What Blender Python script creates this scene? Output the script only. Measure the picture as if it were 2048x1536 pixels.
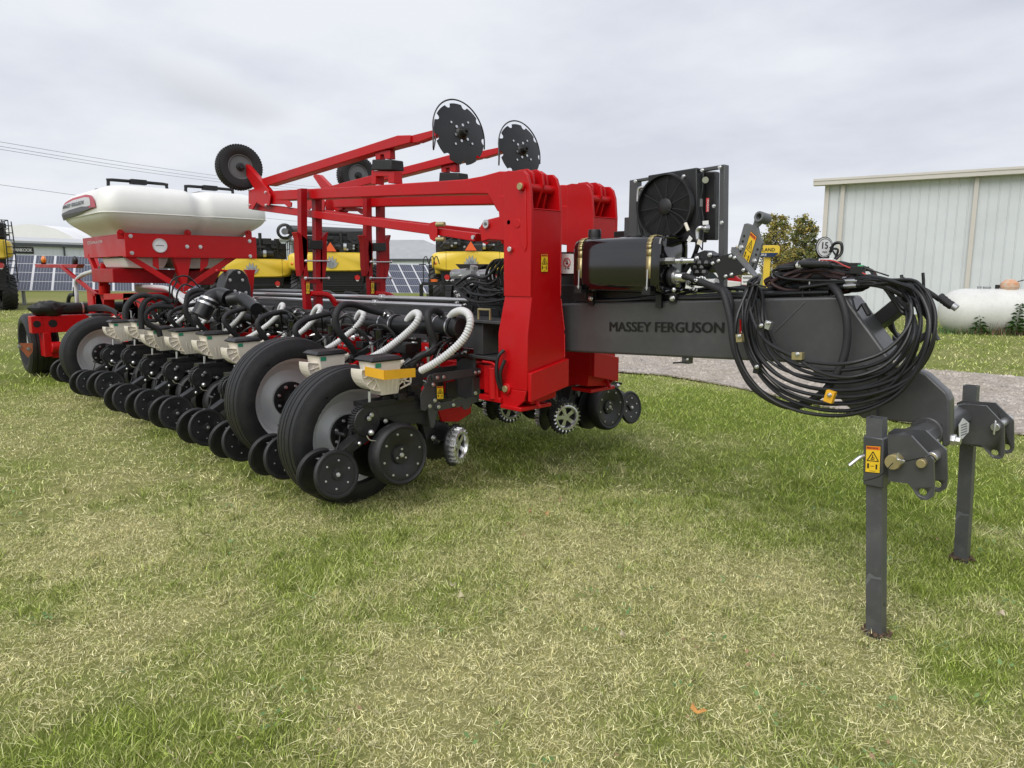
import bpy, bmesh, math, random
import numpy as np
from mathutils import Vector, Matrix
sc = bpy.context.scene
for o in list(bpy.data.objects): bpy.data.objects.remove(o)
col = sc.collection
# ---------------------------------------------------------------- camera
FPX = 1420.0; TH = math.radians(8.89); AZ = math.radians(135.65); CH = 1.55
cam_d = bpy.data.cameras.new('camera'); cam = bpy.data.objects.new('camera', cam_d); col.objects.link(cam)
cam_d.sensor_fit = 'HORIZONTAL'; cam_d.sensor_width = 36.0; cam_d.lens = 36.0*FPX/2048.0
cam_d.clip_start = 0.05; cam_d.clip_end = 3000
fwd = Vector((math.cos(AZ)*math.cos(TH), math.sin(AZ)*math.cos(TH), -math.sin(TH)))
cam.location = (0, 0, CH); cam.rotation_euler = fwd.to_track_quat('-Z', 'Y').to_euler()
sc.camera = cam
# ---------------------------------------------------------------- sky + sun (overcast)
SUN_EL = math.radians(48); SUN_AZ = math.radians(-75)
w = bpy.data.worlds.new('World'); sc.world = w; w.use_nodes = True
nt = w.node_tree; N = nt.nodes; L = nt.links; N.clear()
out = N.new('ShaderNodeOutputWorld')
sky = N.new('ShaderNodeTexSky'); sky.sky_type = 'NISHITA'; sky.sun_disc = False
sky.sun_elevation = SUN_EL; sky.sun_rotation = math.pi/2 - SUN_AZ
bg1 = N.new('ShaderNodeBackground'); bg1.inputs[1].default_value = 0.05; L.new(sky.outputs[0], bg1.inputs[0])
tc = N.new('ShaderNodeTexCoord'); sep = N.new('ShaderNodeSeparateXYZ'); L.new(tc.outputs['Generated'], sep.inputs[0])
# flatten the dome into a cloud layer
def mth(op, a, b=None, clamp=False):
    n = N.new('ShaderNodeMath'); n.operation = op; n.use_clamp = clamp
    for i, v in enumerate((a, b)):
        if v is None: continue
        if isinstance(v, (int, float)): n.inputs[i].default_value = v
        else: L.new(v, n.inputs[i])
    return n.outputs[0]
zz = mth('ADD', mth('MAXIMUM', sep.outputs[2], 0.0), 0.16)
cx = mth('DIVIDE', sep.outputs[0], zz); cy = mth('DIVIDE', sep.outputs[1], zz)
cmb = N.new('ShaderNodeCombineXYZ'); L.new(cx, cmb.inputs[0]); L.new(cy, cmb.inputs[1])
def noise(scale, detail, rough, src):
    n = N.new('ShaderNodeTexNoise'); n.inputs['Scale'].default_value = scale; n.inputs['Detail'].default_value = detail
    n.inputs['Roughness'].default_value = rough; L.new(src, n.inputs['Vector']); return n.outputs['Fac']
n1 = noise(0.55, 5, 0.5, cmb.outputs[0]); n2 = noise(1.7, 6, 0.55, cmb.outputs[0])
mx = mth('ADD', mth('MULTIPLY', n1, 0.68), mth('MULTIPLY', n2, 0.32))
rp = N.new('ShaderNodeValToRGB'); L.new(mx, rp.inputs[0])
e = rp.color_ramp.elements; e[0].position = 0.40; e[0].color = (0.415, 0.435, 0.505, 1); e[1].position = 0.60; e[1].color = (0.585, 0.605, 0.64, 1)
m_ = e.new(0.5); m_.color = (0.50, 0.52, 0.575, 1)
# paler band towards the horizon
hz = N.new('ShaderNodeMapRange'); L.new(sep.outputs[2], hz.inputs[0]); hz.inputs[1].default_value = 0.0; hz.inputs[2].default_value = 0.30; hz.inputs[3].default_value = 0.55; hz.inputs[4].default_value = 0.0
mixh = N.new('ShaderNodeMixRGB'); L.new(hz.outputs[0], mixh.inputs[0]); L.new(rp.outputs[0], mixh.inputs[1]); mixh.inputs[2].default_value = (0.60, 0.62, 0.65, 1)
# one soft low cloud standing out of the overcast
cd = Vector((math.cos(math.radians(157.0))*math.cos(math.radians(12.6)), math.sin(math.radians(157.0))*math.cos(math.radians(12.6)), math.sin(math.radians(12.6))))
cu_ = Vector((cd.y, -cd.x, 0)).normalized(); cv_ = cu_.cross(cd).normalized()
def dot(v):
    n = N.new('ShaderNodeVectorMath'); n.operation = 'DOT_PRODUCT'; L.new(tc.outputs['Generated'], n.inputs[0]); n.inputs[1].default_value = tuple(v); return n.outputs['Value']
nn_ = noise(9.0, 5, 0.5, tc.outputs['Generated']); wob = mth('MULTIPLY', mth('SUBTRACT', nn_, 0.5), 1.3)
du_ = dot(cu_); dv_ = dot(cv_); dv2 = mth('ADD', dv_, mth('MULTIPLY', du_, 0.22))
rr_ = mth('SQRT', mth('ADD', mth('POWER', mth('ABSOLUTE', mth('DIVIDE', du_, 0.105)), 2.0), mth('POWER', mth('ABSOLUTE', mth('DIVIDE', dv2, 0.034)), 2.0)))
msk = N.new('ShaderNodeMapRange'); msk.interpolation_type = 'SMOOTHSTEP'; L.new(mth('ADD', rr_, wob), msk.inputs[0]); msk.inputs[1].default_value = 0.30; msk.inputs[2].default_value = 1.25; msk.inputs[3].default_value = 0.85; msk.inputs[4].default_value = 0.0
front = N.new('ShaderNodeMapRange'); L.new(dot(cd), front.inputs[0]); front.inputs[1].default_value = 0.8; front.inputs[2].default_value = 0.9
shade = N.new('ShaderNodeMapRange'); L.new(dv2, shade.inputs[0]); shade.inputs[1].default_value = -0.03; shade.inputs[2].default_value = 0.03
ccol = N.new('ShaderNodeMixRGB'); L.new(shade.outputs[0], ccol.inputs[0]); ccol.inputs[1].default_value = (0.42, 0.43, 0.46, 1); ccol.inputs[2].default_value = (0.60, 0.62, 0.65, 1)
mixc = N.new('ShaderNodeMixRGB'); L.new(mth('MULTIPLY', msk.outputs[0], front.outputs[0]), mixc.inputs[0]); L.new(mixh.outputs[0], mixc.inputs[1]); L.new(ccol.outputs[0], mixc.inputs[2])
bg2 = N.new('ShaderNodeBackground'); bg2.inputs[1].default_value = 1.0; L.new(mixc.outputs[0], bg2.inputs[0])
ms = N.new('ShaderNodeMixShader'); ms.inputs[0].default_value = 0.97
L.new(bg1.outputs[0], ms.inputs[1]); L.new(bg2.outputs[0], ms.inputs[2]); L.new(ms.outputs[0], out.inputs[0])
sl = bpy.data.lights.new('sun', 'SUN'); sl.energy = 1.5; sl.angle = math.radians(50); sl.color = (1.0, 0.97, 0.93)
sun = bpy.data.objects.new('sun', sl); col.objects.link(sun)
sd = Vector((math.cos(SUN_AZ)*math.cos(SUN_EL), math.sin(SUN_AZ)*math.cos(SUN_EL), math.sin(SUN_EL)))
sun.rotation_euler = sd.to_track_quat('Z', 'Y').to_euler(); sun.location = (0, -5, 20)
vs = sc.view_settings; vs.view_transform = 'Standard'; vs.look = 'None'; vs.gamma = 1.0; vs.exposure = 0.56
try: sc.display_settings.display_device = 'sRGB'
except Exception: pass
# ---------------------------------------------------------------- helpers
R_ = random.Random(7)
fx, fy = math.cos(AZ), math.sin(AZ)
def ray(px, py):
    t = (px-1024)/FPX; u = (768-py)/FPX; k = math.cos(TH)+u*math.sin(TH)
    return Vector((fx*k+fy*t, fy*k-fx*t, -math.sin(TH)+u*math.cos(TH)))
def W(px, py, X=None, Y=None, Z=None, D=None):
    d = ray(px, py)
    s = X/d.x if X is not None else Y/d.y if Y is not None else (Z-CH)/d.z if Z is not None else D
    return Vector((0, 0, CH)) + d*s
def V(*a): return Vector(a)
MATS = {}
def mat(name, c, rough=0.5, metal=0.0, var=0.0, vscale=6.0, bump=0.0, bscale=60.0, coat=0.0, dust=0.0, spec=None, c2=None, detail=4, emit=None, trans=0.0):
    if name in MATS: return MATS[name]
    m = bpy.data.materials.new(name); m.use_nodes = True; t = m.node_tree; b = t.nodes['Principled BSDF']
    b.inputs['Base Color'].default_value = (*c, 1); b.inputs['Roughness'].default_value = rough; b.inputs['Metallic'].default_value = metal
    if spec is not None: b.inputs['Specular IOR Level'].default_value = spec
    if coat: b.inputs['Coat Weight'].default_value = coat; b.inputs['Coat Roughness'].default_value = 0.08
    if trans: b.inputs['Transmission Weight'].default_value = trans
    if emit: b.inputs['Emission Color'].default_value = (*emit[:3], 1); b.inputs['Emission Strength'].default_value = emit[3]
    tcn = t.nodes.new('ShaderNodeTexCoord')
    cur = None
    if var or c2:
        n = t.nodes.new('ShaderNodeTexNoise'); n.inputs['Scale'].default_value = vscale; n.inputs['Detail'].default_value = detail; n.inputs['Roughness'].default_value = 0.6
        t.links.new(tcn.outputs['Object'], n.inputs['Vector'])
        r = t.nodes.new('ShaderNodeValToRGB'); t.links.new(n.outputs['Fac'], r.inputs[0])
        r.color_ramp.elements[0].position = 0.3; r.color_ramp.elements[1].position = 0.7
        lo = c2 if c2 else tuple(x*(1-var) for x in c); hi = c if c2 else tuple(min(1, x*(1+var)) for x in c)
        r.color_ramp.elements[0].color = (*lo, 1); r.color_ramp.elements[1].color = (*hi, 1)
        cur = r.outputs[0]
        rr = t.nodes.new('ShaderNodeMapRange'); t.links.new(n.outputs['Fac'], rr.inputs[0]); rr.inputs[1].default_value = 0.3; rr.inputs[2].default_value = 0.7
        rr.inputs[3].default_value = max(0, rough-0.07); rr.inputs[4].default_value = min(1, rough+0.1); t.links.new(rr.outputs[0], b.inputs['Roughness'])
    if dust:
        n = t.nodes.new('ShaderNodeTexNoise'); n.inputs['Scale'].default_value = 14; n.inputs['Detail'].default_value = 8; n.inputs['Roughness'].default_value = 0.7
        t.links.new(tcn.outputs['Object'], n.inputs['Vector'])
        r = t.nodes.new('ShaderNodeMapRange'); t.links.new(n.outputs['Fac'], r.inputs[0]); r.inputs[1].default_value = 0.5; r.inputs[2].default_value = 0.8; r.inputs[3].default_value = 0; r.inputs[4].default_value = dust
        mxx = t.nodes.new('ShaderNodeMixRGB'); t.links.new(r.outputs[0], mxx.inputs[0])
        if cur: t.links.new(cur, mxx.inputs[1])
        else: mxx.inputs[1].default_value = (*c, 1)
        mxx.inputs[2].default_value = (0.22, 0.20, 0.17, 1); cur = mxx.outputs[0]
    if cur: t.links.new(cur, b.inputs['Base Color'])
    if bump:
        n = t.nodes.new('ShaderNodeTexNoise'); n.inputs['Scale'].default_value = bscale; n.inputs['Detail'].default_value = 5
        t.links.new(tcn.outputs['Object'], n.inputs['Vector'])
        bp = t.nodes.new('ShaderNodeBump'); bp.inputs['Strength'].default_value = bump; bp.inputs['Distance'].default_value = 0.004
        t.links.new(n.outputs['Fac'], bp.inputs['Height']); t.links.new(bp.outputs[0], b.inputs['Normal'])
    MATS[name] = m; return m
RED = mat('red_paint', (0.47, 0.0015, 0.004), 0.40, var=0.07, vscale=2.5, bump=0.04, bscale=30, spec=0.34, coat=0.05, dust=0.035)
RED2 = mat('red_paint_dull', (0.34, 0.001, 0.005), 0.42, spec=0.3, var=0.15, vscale=4, bump=0.08, bscale=40)
DARK = mat('graphite_paint', (0.060, 0.061, 0.063), 0.36, var=0.12, vscale=4, bump=0.06, bscale=50, coat=0.15, dust=0.10)
CHAR = mat('charcoal_casting', (0.016, 0.016, 0.017), 0.42, var=0.2, vscale=10, bump=0.15, bscale=70, dust=0.06)
GREY = mat('grey_paint', (0.13, 0.135, 0.14), 0.45, var=0.1, bump=0.05)
BLK = mat('black_plastic', (0.012, 0.012, 0.013), 0.38, var=0.2, dust=0.06)
GLOSS = mat('gloss_black_paint', (0.006, 0.005, 0.006), 0.10, coat=0.8)
RUB = mat('rubber', (0.012, 0.012, 0.013), 0.52, var=0.25, vscale=5, bump=0.12, bscale=90, dust=0.07)
HOSE = mat('hose_rubber', (0.012, 0.012, 0.013), 0.36, var=0.2, vscale=8)
FOAM = mat('sleeve_rubber', (0.016, 0.016, 0.018), 0.62, bump=0.35, bscale=260, var=0.2)
ZINC = mat('zinc', (0.66, 0.66, 0.66), 0.28, metal=0.9)
GOLD = mat('yellow_zinc', (0.46, 0.385, 0.20), 0.45, metal=0.7)
PLATE = mat('plate_paint', (0.055, 0.056, 0.059), 0.38, var=0.1, vscale=6, dust=0.08)
RIM = mat('rim_paint', (0.66, 0.665, 0.67), 0.36, metal=0.1)
WHT = mat('white_plastic', (0.80, 0.79, 0.76), 0.38, var=0.05, vscale=2.5)
WHOSE = mat('white_hose', (0.60, 0.60, 0.60), 0.5, var=0.06)
CREAM = mat('cream_plastic', (0.74, 0.68, 0.58), 0.42, var=0.06, bump=0.08, bscale=60)
YEL = mat('yellow_decal', (0.80, 0.52, 0.02), 0.45, var=0.05)
ORG = mat('orange_decal', (0.75, 0.14, 0.02), 0.4)
AMB = mat('amber_lens', (0.75, 0.20, 0.01), 0.15, coat=0.6, var=0.25, vscale=30)
BANA = mat('yellow_guard', (0.80, 0.42, 0.02), 0.45, var=0.08)
INK = mat('black_ink', (0.012, 0.012, 0.012), 0.4)
WHITE = mat('white_decal', (0.75, 0.75, 0.75), 0.45, var=0.05)
GREEN = mat('green_label', (0.03, 0.28, 0.16), 0.4)
CYEL = mat('harvester_yellow', (0.80, 0.56, 0.055), 0.3, var=0.05, vscale=1.5, coat=0.3)
STEELG = mat('alu_grey', (0.42, 0.43, 0.44), 0.35, metal=0.6)

ORG_ = {}
SPLIT = set('hydraulic_motor tube_hole gooseneck_bracket bolt fitting hold_down_lug wing_valves pivot_pin coupling cooler_wiring leg handrail clamp wing_fittings clamp_roller tie_rod hose_hook frame_bolt housing_bolt lower_link sensor_wire lower_hopper hopper_base hood_seam stand_pin side_frame front_truss tank_leg cradle_plate clamp_bracket bolt_row cooler_fitting end_knuckle link_clamp strap_bolt rail'.split())
class MB:
    def __init__(s): s.v = []; s.f = []; s.mi = []; s.mats = []; s.cur = 0; s.pc = []
    def use(s, m):
        if m not in s.mats: s.mats.append(m)
        s.cur = s.mats.index(m); return s
    def add(s, vs, fs):
        b = len(s.v); s.v += [Vector(p) for p in vs]; s.pc.append((b, len(s.v), len(s.f), len(s.f)+len(fs)))
        for f in fs: s.f.append([b+i for i in f]); s.mi.append(s.cur)
        return s
    def box(s, c, d, R=None):
        c = Vector(c); q = []
        for i in (-.5, .5):
            for j in (-.5, .5):
                for k in (-.5, .5):
                    p = Vector((i*d[0], j*d[1], k*d[2]))
                    q.append(c + (R @ p if R else p))
        return s.add(q, [(0,1,3,2),(4,6,7,5),(0,4,5,1),(2,3,7,6),(0,2,6,4),(1,5,7,3)])
    def span(s, a, b):
        return s.box([(a[i]+b[i])/2 for i in range(3)], [abs(a[i]-b[i]) for i in range(3)])
    def bar(s, p, q, w, h, up=(0, 0, 1), w2=None, h2=None):
        p = Vector(p); q = Vector(q); d = (q-p).normalized(); up = Vector(up)
        sd = d.cross(up)
        if sd.length < 1e-4: sd = d.cross(Vector((1, 0, 0)))
        sd.normalize(); u = sd.cross(d).normalized(); w2 = w if w2 is None else w2; h2 = h if h2 is None else h2
        q8 = [p-sd*w/2-u*h/2, p-sd*w/2+u*h/2, p+sd*w/2+u*h/2, p+sd*w/2-u*h/2, q-sd*w2/2-u*h2/2, q-sd*w2/2+u*h2/2, q+sd*w2/2+u*h2/2, q+sd*w2/2-u*h2/2]
        return s.add(q8, [(0,1,2,3),(7,6,5,4),(0,4,5,1),(1,5,6,2),(2,6,7,3),(3,7,4,0)])
    def frame(s, d):
        d = Vector(d).normalized(); a = Vector((0, 0, 1)) if abs(d.z) < 0.9 else Vector((1, 0, 0))
        x = d.cross(a).normalized(); y = d.cross(x).normalized(); return d, x, y
    def lathe(s, prof, o, ax, n=24, closed=False):
        d, x, y = s.frame(ax); o = Vector(o); k = len(prof); vs = []
        for i in range(n):
            a = 2*math.pi*i/n; c = x*math.cos(a)+y*math.sin(a)
            for r, t in prof: vs.append(o+c*r+d*t)
        fs = []
        for i in range(n):
            j = (i+1) % n
            for m in range(k-1): fs.append((i*k+m, i*k+m+1, j*k+m+1, j*k+m))
            if closed: fs.append((i*k+k-1, i*k, j*k, j*k+k-1))
        if not closed:
            if prof[0][0] > 1e-6: fs.append(tuple(i*k for i in range(n)))
            if prof[-1][0] > 1e-6: fs.append(tuple(i*k+k-1 for i in reversed(range(n))))
        return s.add(vs, fs)
    def cyl(s, p, q, r, r2=None, n=16):
        p = Vector(p); q = Vector(q); r2 = r if r2 is None else r2
        return s.lathe([(r, 0), (r2, (q-p).length)], p, q-p, n)
    def bolt(s, p, d, r=0.011, h=0.008, n=6):
        p = Vector(p); d = Vector(d).normalized()
        return s.lathe([(r*1.25, 0), (r*1.25, h*.3), (r, h*.3), (r, h), (r*.45, h*1.02), (r*.45, h*1.5)], p, d, n)
    def sphere(s, c, r, n=12, sc_=(1, 1, 1)):
        c = Vector(c); vs = []; fs = []; m = n//2
        for i in range(m+1):
            th = math.pi*i/m
            for j in range(n):
                ph = 2*math.pi*j/n; vs.append(c+Vector((math.sin(th)*math.cos(ph)*r*sc_[0], math.sin(th)*math.sin(ph)*r*sc_[1], math.cos(th)*r*sc_[2])))
        for i in range(m):
            for j in range(n): fs.append((i*n+j, (i+1)*n+j, (i+1)*n+(j+1) % n, i*n+(j+1) % n))
        return s.add(vs, fs)
    def tube(s, pts, r, n=8, sub=6, rib=0.0, ribn=0, caps=True):
        pts = [Vector(p) for p in pts]
        P = spline(pts, sub) if sub > 1 else pts
        if ribn:
            L_ = sum((P[i+1]-P[i]).length for i in range(len(P)-1)); P = resample(P, max(8, int(L_/ribn)*2))
        fr = None; vs = []
        for i, p in enumerate(P):
            t = (P[min(i+1, len(P)-1)]-P[max(i-1, 0)])
            if t.length < 1e-9: t = Vector((0, 0, 1))
            t.normalize()
            if fr is None: fr = t.cross(Vector((0.3, 0.5, 0.8))).normalized()
            fr = (fr - t*fr.dot(t)).normalized(); b = t.cross(fr)
            rr = r(i/(len(P)-1)) if callable(r) else r
            if rib: rr *= (1+rib) if i % 2 else (1-rib)
            for j in range(n):
                a = 2*math.pi*j/n; vs.append(p+(fr*math.cos(a)+b*math.sin(a))*rr)
        fs = []; k = len(P)
        for i in range(k-1):
            for j in range(n): fs.append((i*n+j, i*n+(j+1) % n, (i+1)*n+(j+1) % n, (i+1)*n+j))
        if caps: fs.append(tuple(range(n))[::-1]); fs.append(tuple((k-1)*n+j for j in range(n)))
        return s.add(vs, fs)
    def prism(s, poly, vec):
        vec = Vector(vec); poly = [Vector(p) for p in poly]; n = len(poly)
        return s.add(poly+[p+vec for p in poly], [tuple(range(n)), tuple(range(2*n-1, n-1, -1))]+[(i, n+i, n+(i+1) % n, (i+1) % n) for i in range(n)])
    def pieces(s, eps=.002):
        bb = []
        for (a, b, c, d) in s.pc: bb.append(([min(p[i] for p in s.v[a:b])-eps for i in range(3)], [max(p[i] for p in s.v[a:b])+eps for i in range(3)]))
        g = list(range(len(bb)))
        def root(i):
            while g[i] != i: i = g[i]
            return i
        for i in range(len(bb)):
            for j in range(i):
                if all(bb[i][0][k] <= bb[j][1][k] and bb[j][0][k] <= bb[i][1][k] for k in range(3)): g[root(i)] = root(j)
        cl = {}
        for i in range(len(bb)): cl.setdefault(root(i), []).append(i)
        out = []
        for ids in cl.values():
            m = MB(); m.mats = s.mats[:]
            for i in ids:
                a, b, c, d = s.pc[i]; o = len(m.v); m.pc.append((o, o+b-a, len(m.f), len(m.f)+d-c)); m.v += s.v[a:b]
                for f, q in zip(s.f[c:d], s.mi[c:d]): m.f.append([x-a+o for x in f]); m.mi.append(q)
            out.append(m)
        return out
    def build(s, name, parent=None, bevel=0.0, sharp=38, origin=None, seg=2, bang=30, split=False):
        if (split or name in SPLIT) and len(s.pc) > 1:
            P = s.pieces()
            if len(P) > 1: return [m.build(name, parent, bevel, sharp, origin, seg, bang, 0 if name not in SPLIT else 0) if True else None for m in P][0]
        bb = [Vector((min(p[i] for p in s.v) for i in range(3))), Vector((max(p[i] for p in s.v) for i in range(3)))]
        o_ = Vector(origin) if origin is not None else (bb[0]+bb[1])/2
        me = bpy.data.meshes.new(name); me.from_pydata([tuple(p-o_) for p in s.v], [], s.f)
        for m in s.mats: me.materials.append(m)
        me.polygons.foreach_set('material_index', s.mi)
        bm = bmesh.new(); bm.from_mesh(me); bmesh.ops.recalc_face_normals(bm, faces=bm.faces[:]); bm.to_mesh(me); bm.free()
        me.polygons.foreach_set('use_smooth', [True]*len(me.polygons)); me.set_sharp_from_angle(angle=math.radians(sharp)); me.update()
        o = bpy.data.objects.new(name, me); col.objects.link(o)
        po = ORG_.get(parent.name, Vector((0, 0, 0))) if parent else Vector((0, 0, 0))
        o.location = o_-po; ORG_[o.name] = o_
        if parent: o.parent = parent
        if bevel:
            md = o.modifiers.new('bevel', 'BEVEL'); md.width = bevel; md.segments = seg; md.limit_method = 'ANGLE'; md.angle_limit = math.radians(bang); md.harden_normals = False
        return o
def spline(p, sub):
    if len(p) < 3: return [p[0].lerp(p[-1], i/sub) for i in range(sub+1)]
    o = []; q = [p[0]*2-p[1]]+p+[p[-1]*2-p[-2]]
    for i in range(1, len(q)-2):
        a, b, c, d = q[i-1:i+3]
        for k in range(sub):
            t = k/sub; o.append(.5*((2*b)+(c-a)*t+(2*a-5*b+4*c-d)*t*t+(3*b-a-3*c+d)*t*t*t))
    o.append(p[-1]); return o
def resample(P, n):
    d = [0]
    for i in range(len(P)-1): d.append(d[-1]+(P[i+1]-P[i]).length)
    o = []; j = 0
    for i in range(n+1):
        t = d[-1]*i/n
        while j < len(d)-2 and d[j+1] < t: j += 1
        u = (t-d[j])/max(1e-9, d[j+1]-d[j]); o.append(P[j].lerp(P[j+1], min(1, max(0, u))))
    return o
def thing(name, label, cat, loc=(0, 0, 0), group=None):
    o = bpy.data.objects.new(name, None); col.objects.link(o); o.location = loc; ORG_[o.name] = Vector(loc); o.empty_display_size = 0.2
    return tag(o, label, cat, group)
def tag(o, label, cat, group=None):
    o['label'] = label; o['category'] = cat
    if group: o['group'] = group
    return o
def struct(o, kind='structure'): o['kind'] = kind; return o
def copy_part(o, parent, loc=None, rz=None):
    c = o.copy(); col.objects.link(c); c.parent = parent
    if loc is not None: c.location = loc
    if rz is not None: c.rotation_euler.z = rz
    for ch in list(o.children): copy_part(ch, c)
    return c
def text_verts(body, bold=0.0):
    cu = bpy.data.curves.new('tx', 'FONT'); cu.body = body; cu.size = 1; cu.offset = bold; cu.resolution_u = 3
    o = bpy.data.objects.new('tx', cu); col.objects.link(o)
    dg = bpy.context.evaluated_depsgraph_get(); me = bpy.data.meshes.new_from_object(o.evaluated_get(dg))
    vs = [v.co.copy() for v in me.vertices]; fs = [tuple(p.vertices) for p in me.polygons]
    bpy.data.objects.remove(o); bpy.data.curves.remove(cu); bpy.data.meshes.remove(me); return vs, fs
def text(mb, body, p0, p1, up, height, bold=0.0, m=None):
    """lettering laid from p0 to p1 (baseline), of cap height 'height'"""
    vs, fs = text_verts(body, 0); x0 = min(v.x for v in vs); x1 = max(v.x for v in vs); y0 = min(v.y for v in vs); y1 = max(v.y for v in vs)
    p0 = Vector(p0); p1 = Vector(p1); up = Vector(up).normalized()
    if m: mb.use(m)
    n_ = (p1-p0).normalized().cross(up)
    for k, sh in enumerate((0.0,) if bold <= 0 else (-bold, 0.0, bold)):
        s_ = sh*height*1.2; mb.add([p0+(p1-p0).normalized()*s_+n_*(k*.0003)+(p1-p0)*((v.x-x0)/(x1-x0))+up*(height*(v.y-y0)/(y1-y0)) for v in vs], fs)
    return mb
def warn_sticker(mb, tl, tr, bl, n, kind=0):
    tl = Vector(tl); u = Vector(tr)-tl; v = Vector(bl)-tl; n = Vector(n).normalized()
    def quad(a, b, c, d, off, m):
        mb.use(m); mb.prism([tl+u*a+v*c+n*off, tl+u*b+v*c+n*off, tl+u*b+v*d+n*off, tl+u*a+v*d+n*off], n*0.0006)
    def ln(a, c, b, d, wd, m=INK):
        mb.use(m); P0 = tl+u*a+v*c+n*.0018; P1 = tl+u*b+v*d+n*.0018; sd = (P1-P0).normalized().cross(n)*wd*u.length/2
        mb.prism([P0-sd, P0+sd, P1+sd, P1-sd], n*0.0004)
    quad(0, 1, 0, 1, 0, INK); quad(.03, .97, .02, .98, .0006, YEL); quad(.05, .95, .03, .15, .0012, ORG)
    for i in range(7): ln(.24+i*.09, .06, .24+i*.09, .12, .045)
    ln(.09, .12, .15, .05, .04); ln(.15, .05, .2, .12, .04)
    ln(.5, .22, .12, .56, .06); ln(.12, .56, .88, .56, .06); ln(.88, .56, .5, .22, .06)
    ln(.5, .33, .42, .5, .06); ln(.45, .42, .62, .46, .05); ln(.35, .5, .6, .5, .05)
    ln(.2, .66, .2, .84, .12); ln(.75, .68, .75, .86, .1); ln(.35, .75, .6, .75, .03); ln(.68, .7, .82, .7, .05); ln(.3, .93, .7, .93, .02)
# ================================================================ GROUND
rng = np.random.default_rng(11)
def vnoise(x, y, s, seed=0):
    x = x/s+seed*17.3; y = y/s-seed*9.1; xi = np.floor(x); yi = np.floor(y); u = x-xi; v = y-yi
    u = u*u*(3-2*u); v = v*v*(3-2*v)
    def h(a, b): q = np.sin(a*127.1+b*311.7+seed*13.7)*43758.5453; return q-np.floor(q)
    return (h(xi, yi)*(1-u)+h(xi+1, yi)*u)*(1-v)+(h(xi, yi+1)*(1-u)+h(xi+1, yi+1)*u)*v
def gp(px, py): q = W(px, py, Z=0); return (q.x, q.y)
DRY = [(gp(*a), r, s) for a, r, s in [((130, 1000), .75, .85), ((190, 1080), .5, .8), ((70, 880), .9, .6), ((330, 940), .6, .45), ((160, 800), 1.2, .55), ((1010, 1010), .5, .42), ((1200, 1100), .5, .5), ((1480, 1130), .45, .6), ((1600, 1180), .38, .6),
       ((1000, 1250), .55, .55), ((1300, 1300), .5, .5), ((900, 1400), .45, .5), ((600, 1380), .4, .45), ((400, 1180), .5, .4), ((1700, 1290), .22, .65), ((560, 1060), .5, .3), ((1000, 1130), .5, .35), ((300, 1300), .4, .3), ((20, 660), 2.2, .7), ((1900, 1480), .3, .45), ((1290, 960), .6, .35), ((60, 1280), .4, .3)]]
GRN = [(gp(*a), r, s) for a, r, s in [((1500, 830), 1.1, .5), ((1850, 980), .8, .55), ((1650, 960), .8, .45), ((2000, 1150), .5, .5), ((1300, 1450), .2, .3), ((650, 1420), .2, .2), ((1950, 1330), .3, .35), ((30, 980), .5, .35), ((700, 1130), .4, .15), ((1100, 880), .8, .4), ((1350, 800), 1.6, .35), ((1750, 900), 1.0, .35)]]
def dryness(x, y):
    d = 0.36+(vnoise(x, y, 1.1, 1)-.5)*.36+(vnoise(x, y, .38, 2)-.5)*.55+(vnoise(x, y, .13, 4)-.5)*.4+(vnoise(x, y, 4.5, 3)-.5)*.08
    for (c, r, s) in DRY: d = d+s*.62*np.exp(-((x-c[0])**2+(y-c[1])**2)/(r*r))
    for (c, r, s) in GRN: d = d-s*.8*np.exp(-((x-c[0])**2+(y-c[1])**2)/(r*r))
    return np.clip(d, 0, 1)
def fieldcol(dry, t):
    g1 = np.array([.21, .30, .035]); g2 = np.array([.52, .60, .15]); s1 = np.array([.56, .50, .22]); s2 = np.array([1.0, .95, .60])
    g = g1+(g2-g1)*t[..., None]; s = s1+(s2-s1)*t[..., None]
    return g+(s-g)*dry[..., None]
# gravel road outline, traced on the ground
near = [(1240, 745), (1330, 752), (1450, 772), (1560, 795), (1680, 822), (1800, 845), (1930, 860), (2047, 872), (2300, 915)]
far_ = [(2300, 775), (2047, 757), (1950, 749), (1856, 742), (1700, 733), (1480, 722), (1240, 709)]
road = [gp(*p) for p in near]+[gp(*p) for p in far_]
dA = np.array(gp(1240, 709))-np.array(gp(1330, 713)); dA = dA/np.linalg.norm(dA)
a0 = np.array(gp(1240, 709))+dA*9; a1 = np.array(gp(1240, 745))+dA*8
road = [tuple(a1)]+road+[tuple(a0)]
RP = np.array(road)
def in_road(x, y):
    ins = np.zeros(x.shape, bool); n = len(RP)
    for i in range(n):
        x1, y1 = RP[i]; x2, y2 = RP[(i+1) % n]
        c = ((y1 > y) != (y2 > y)) & (x < (x2-x1)*(y-y1)/(y2-y1+1e-12)+x1); ins ^= c
    return ins
def height(x, y): return (vnoise(x, y, 2.6, 5)-.5)*.035+(vnoise(x, y, .7, 6)-.5)*.014
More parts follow.
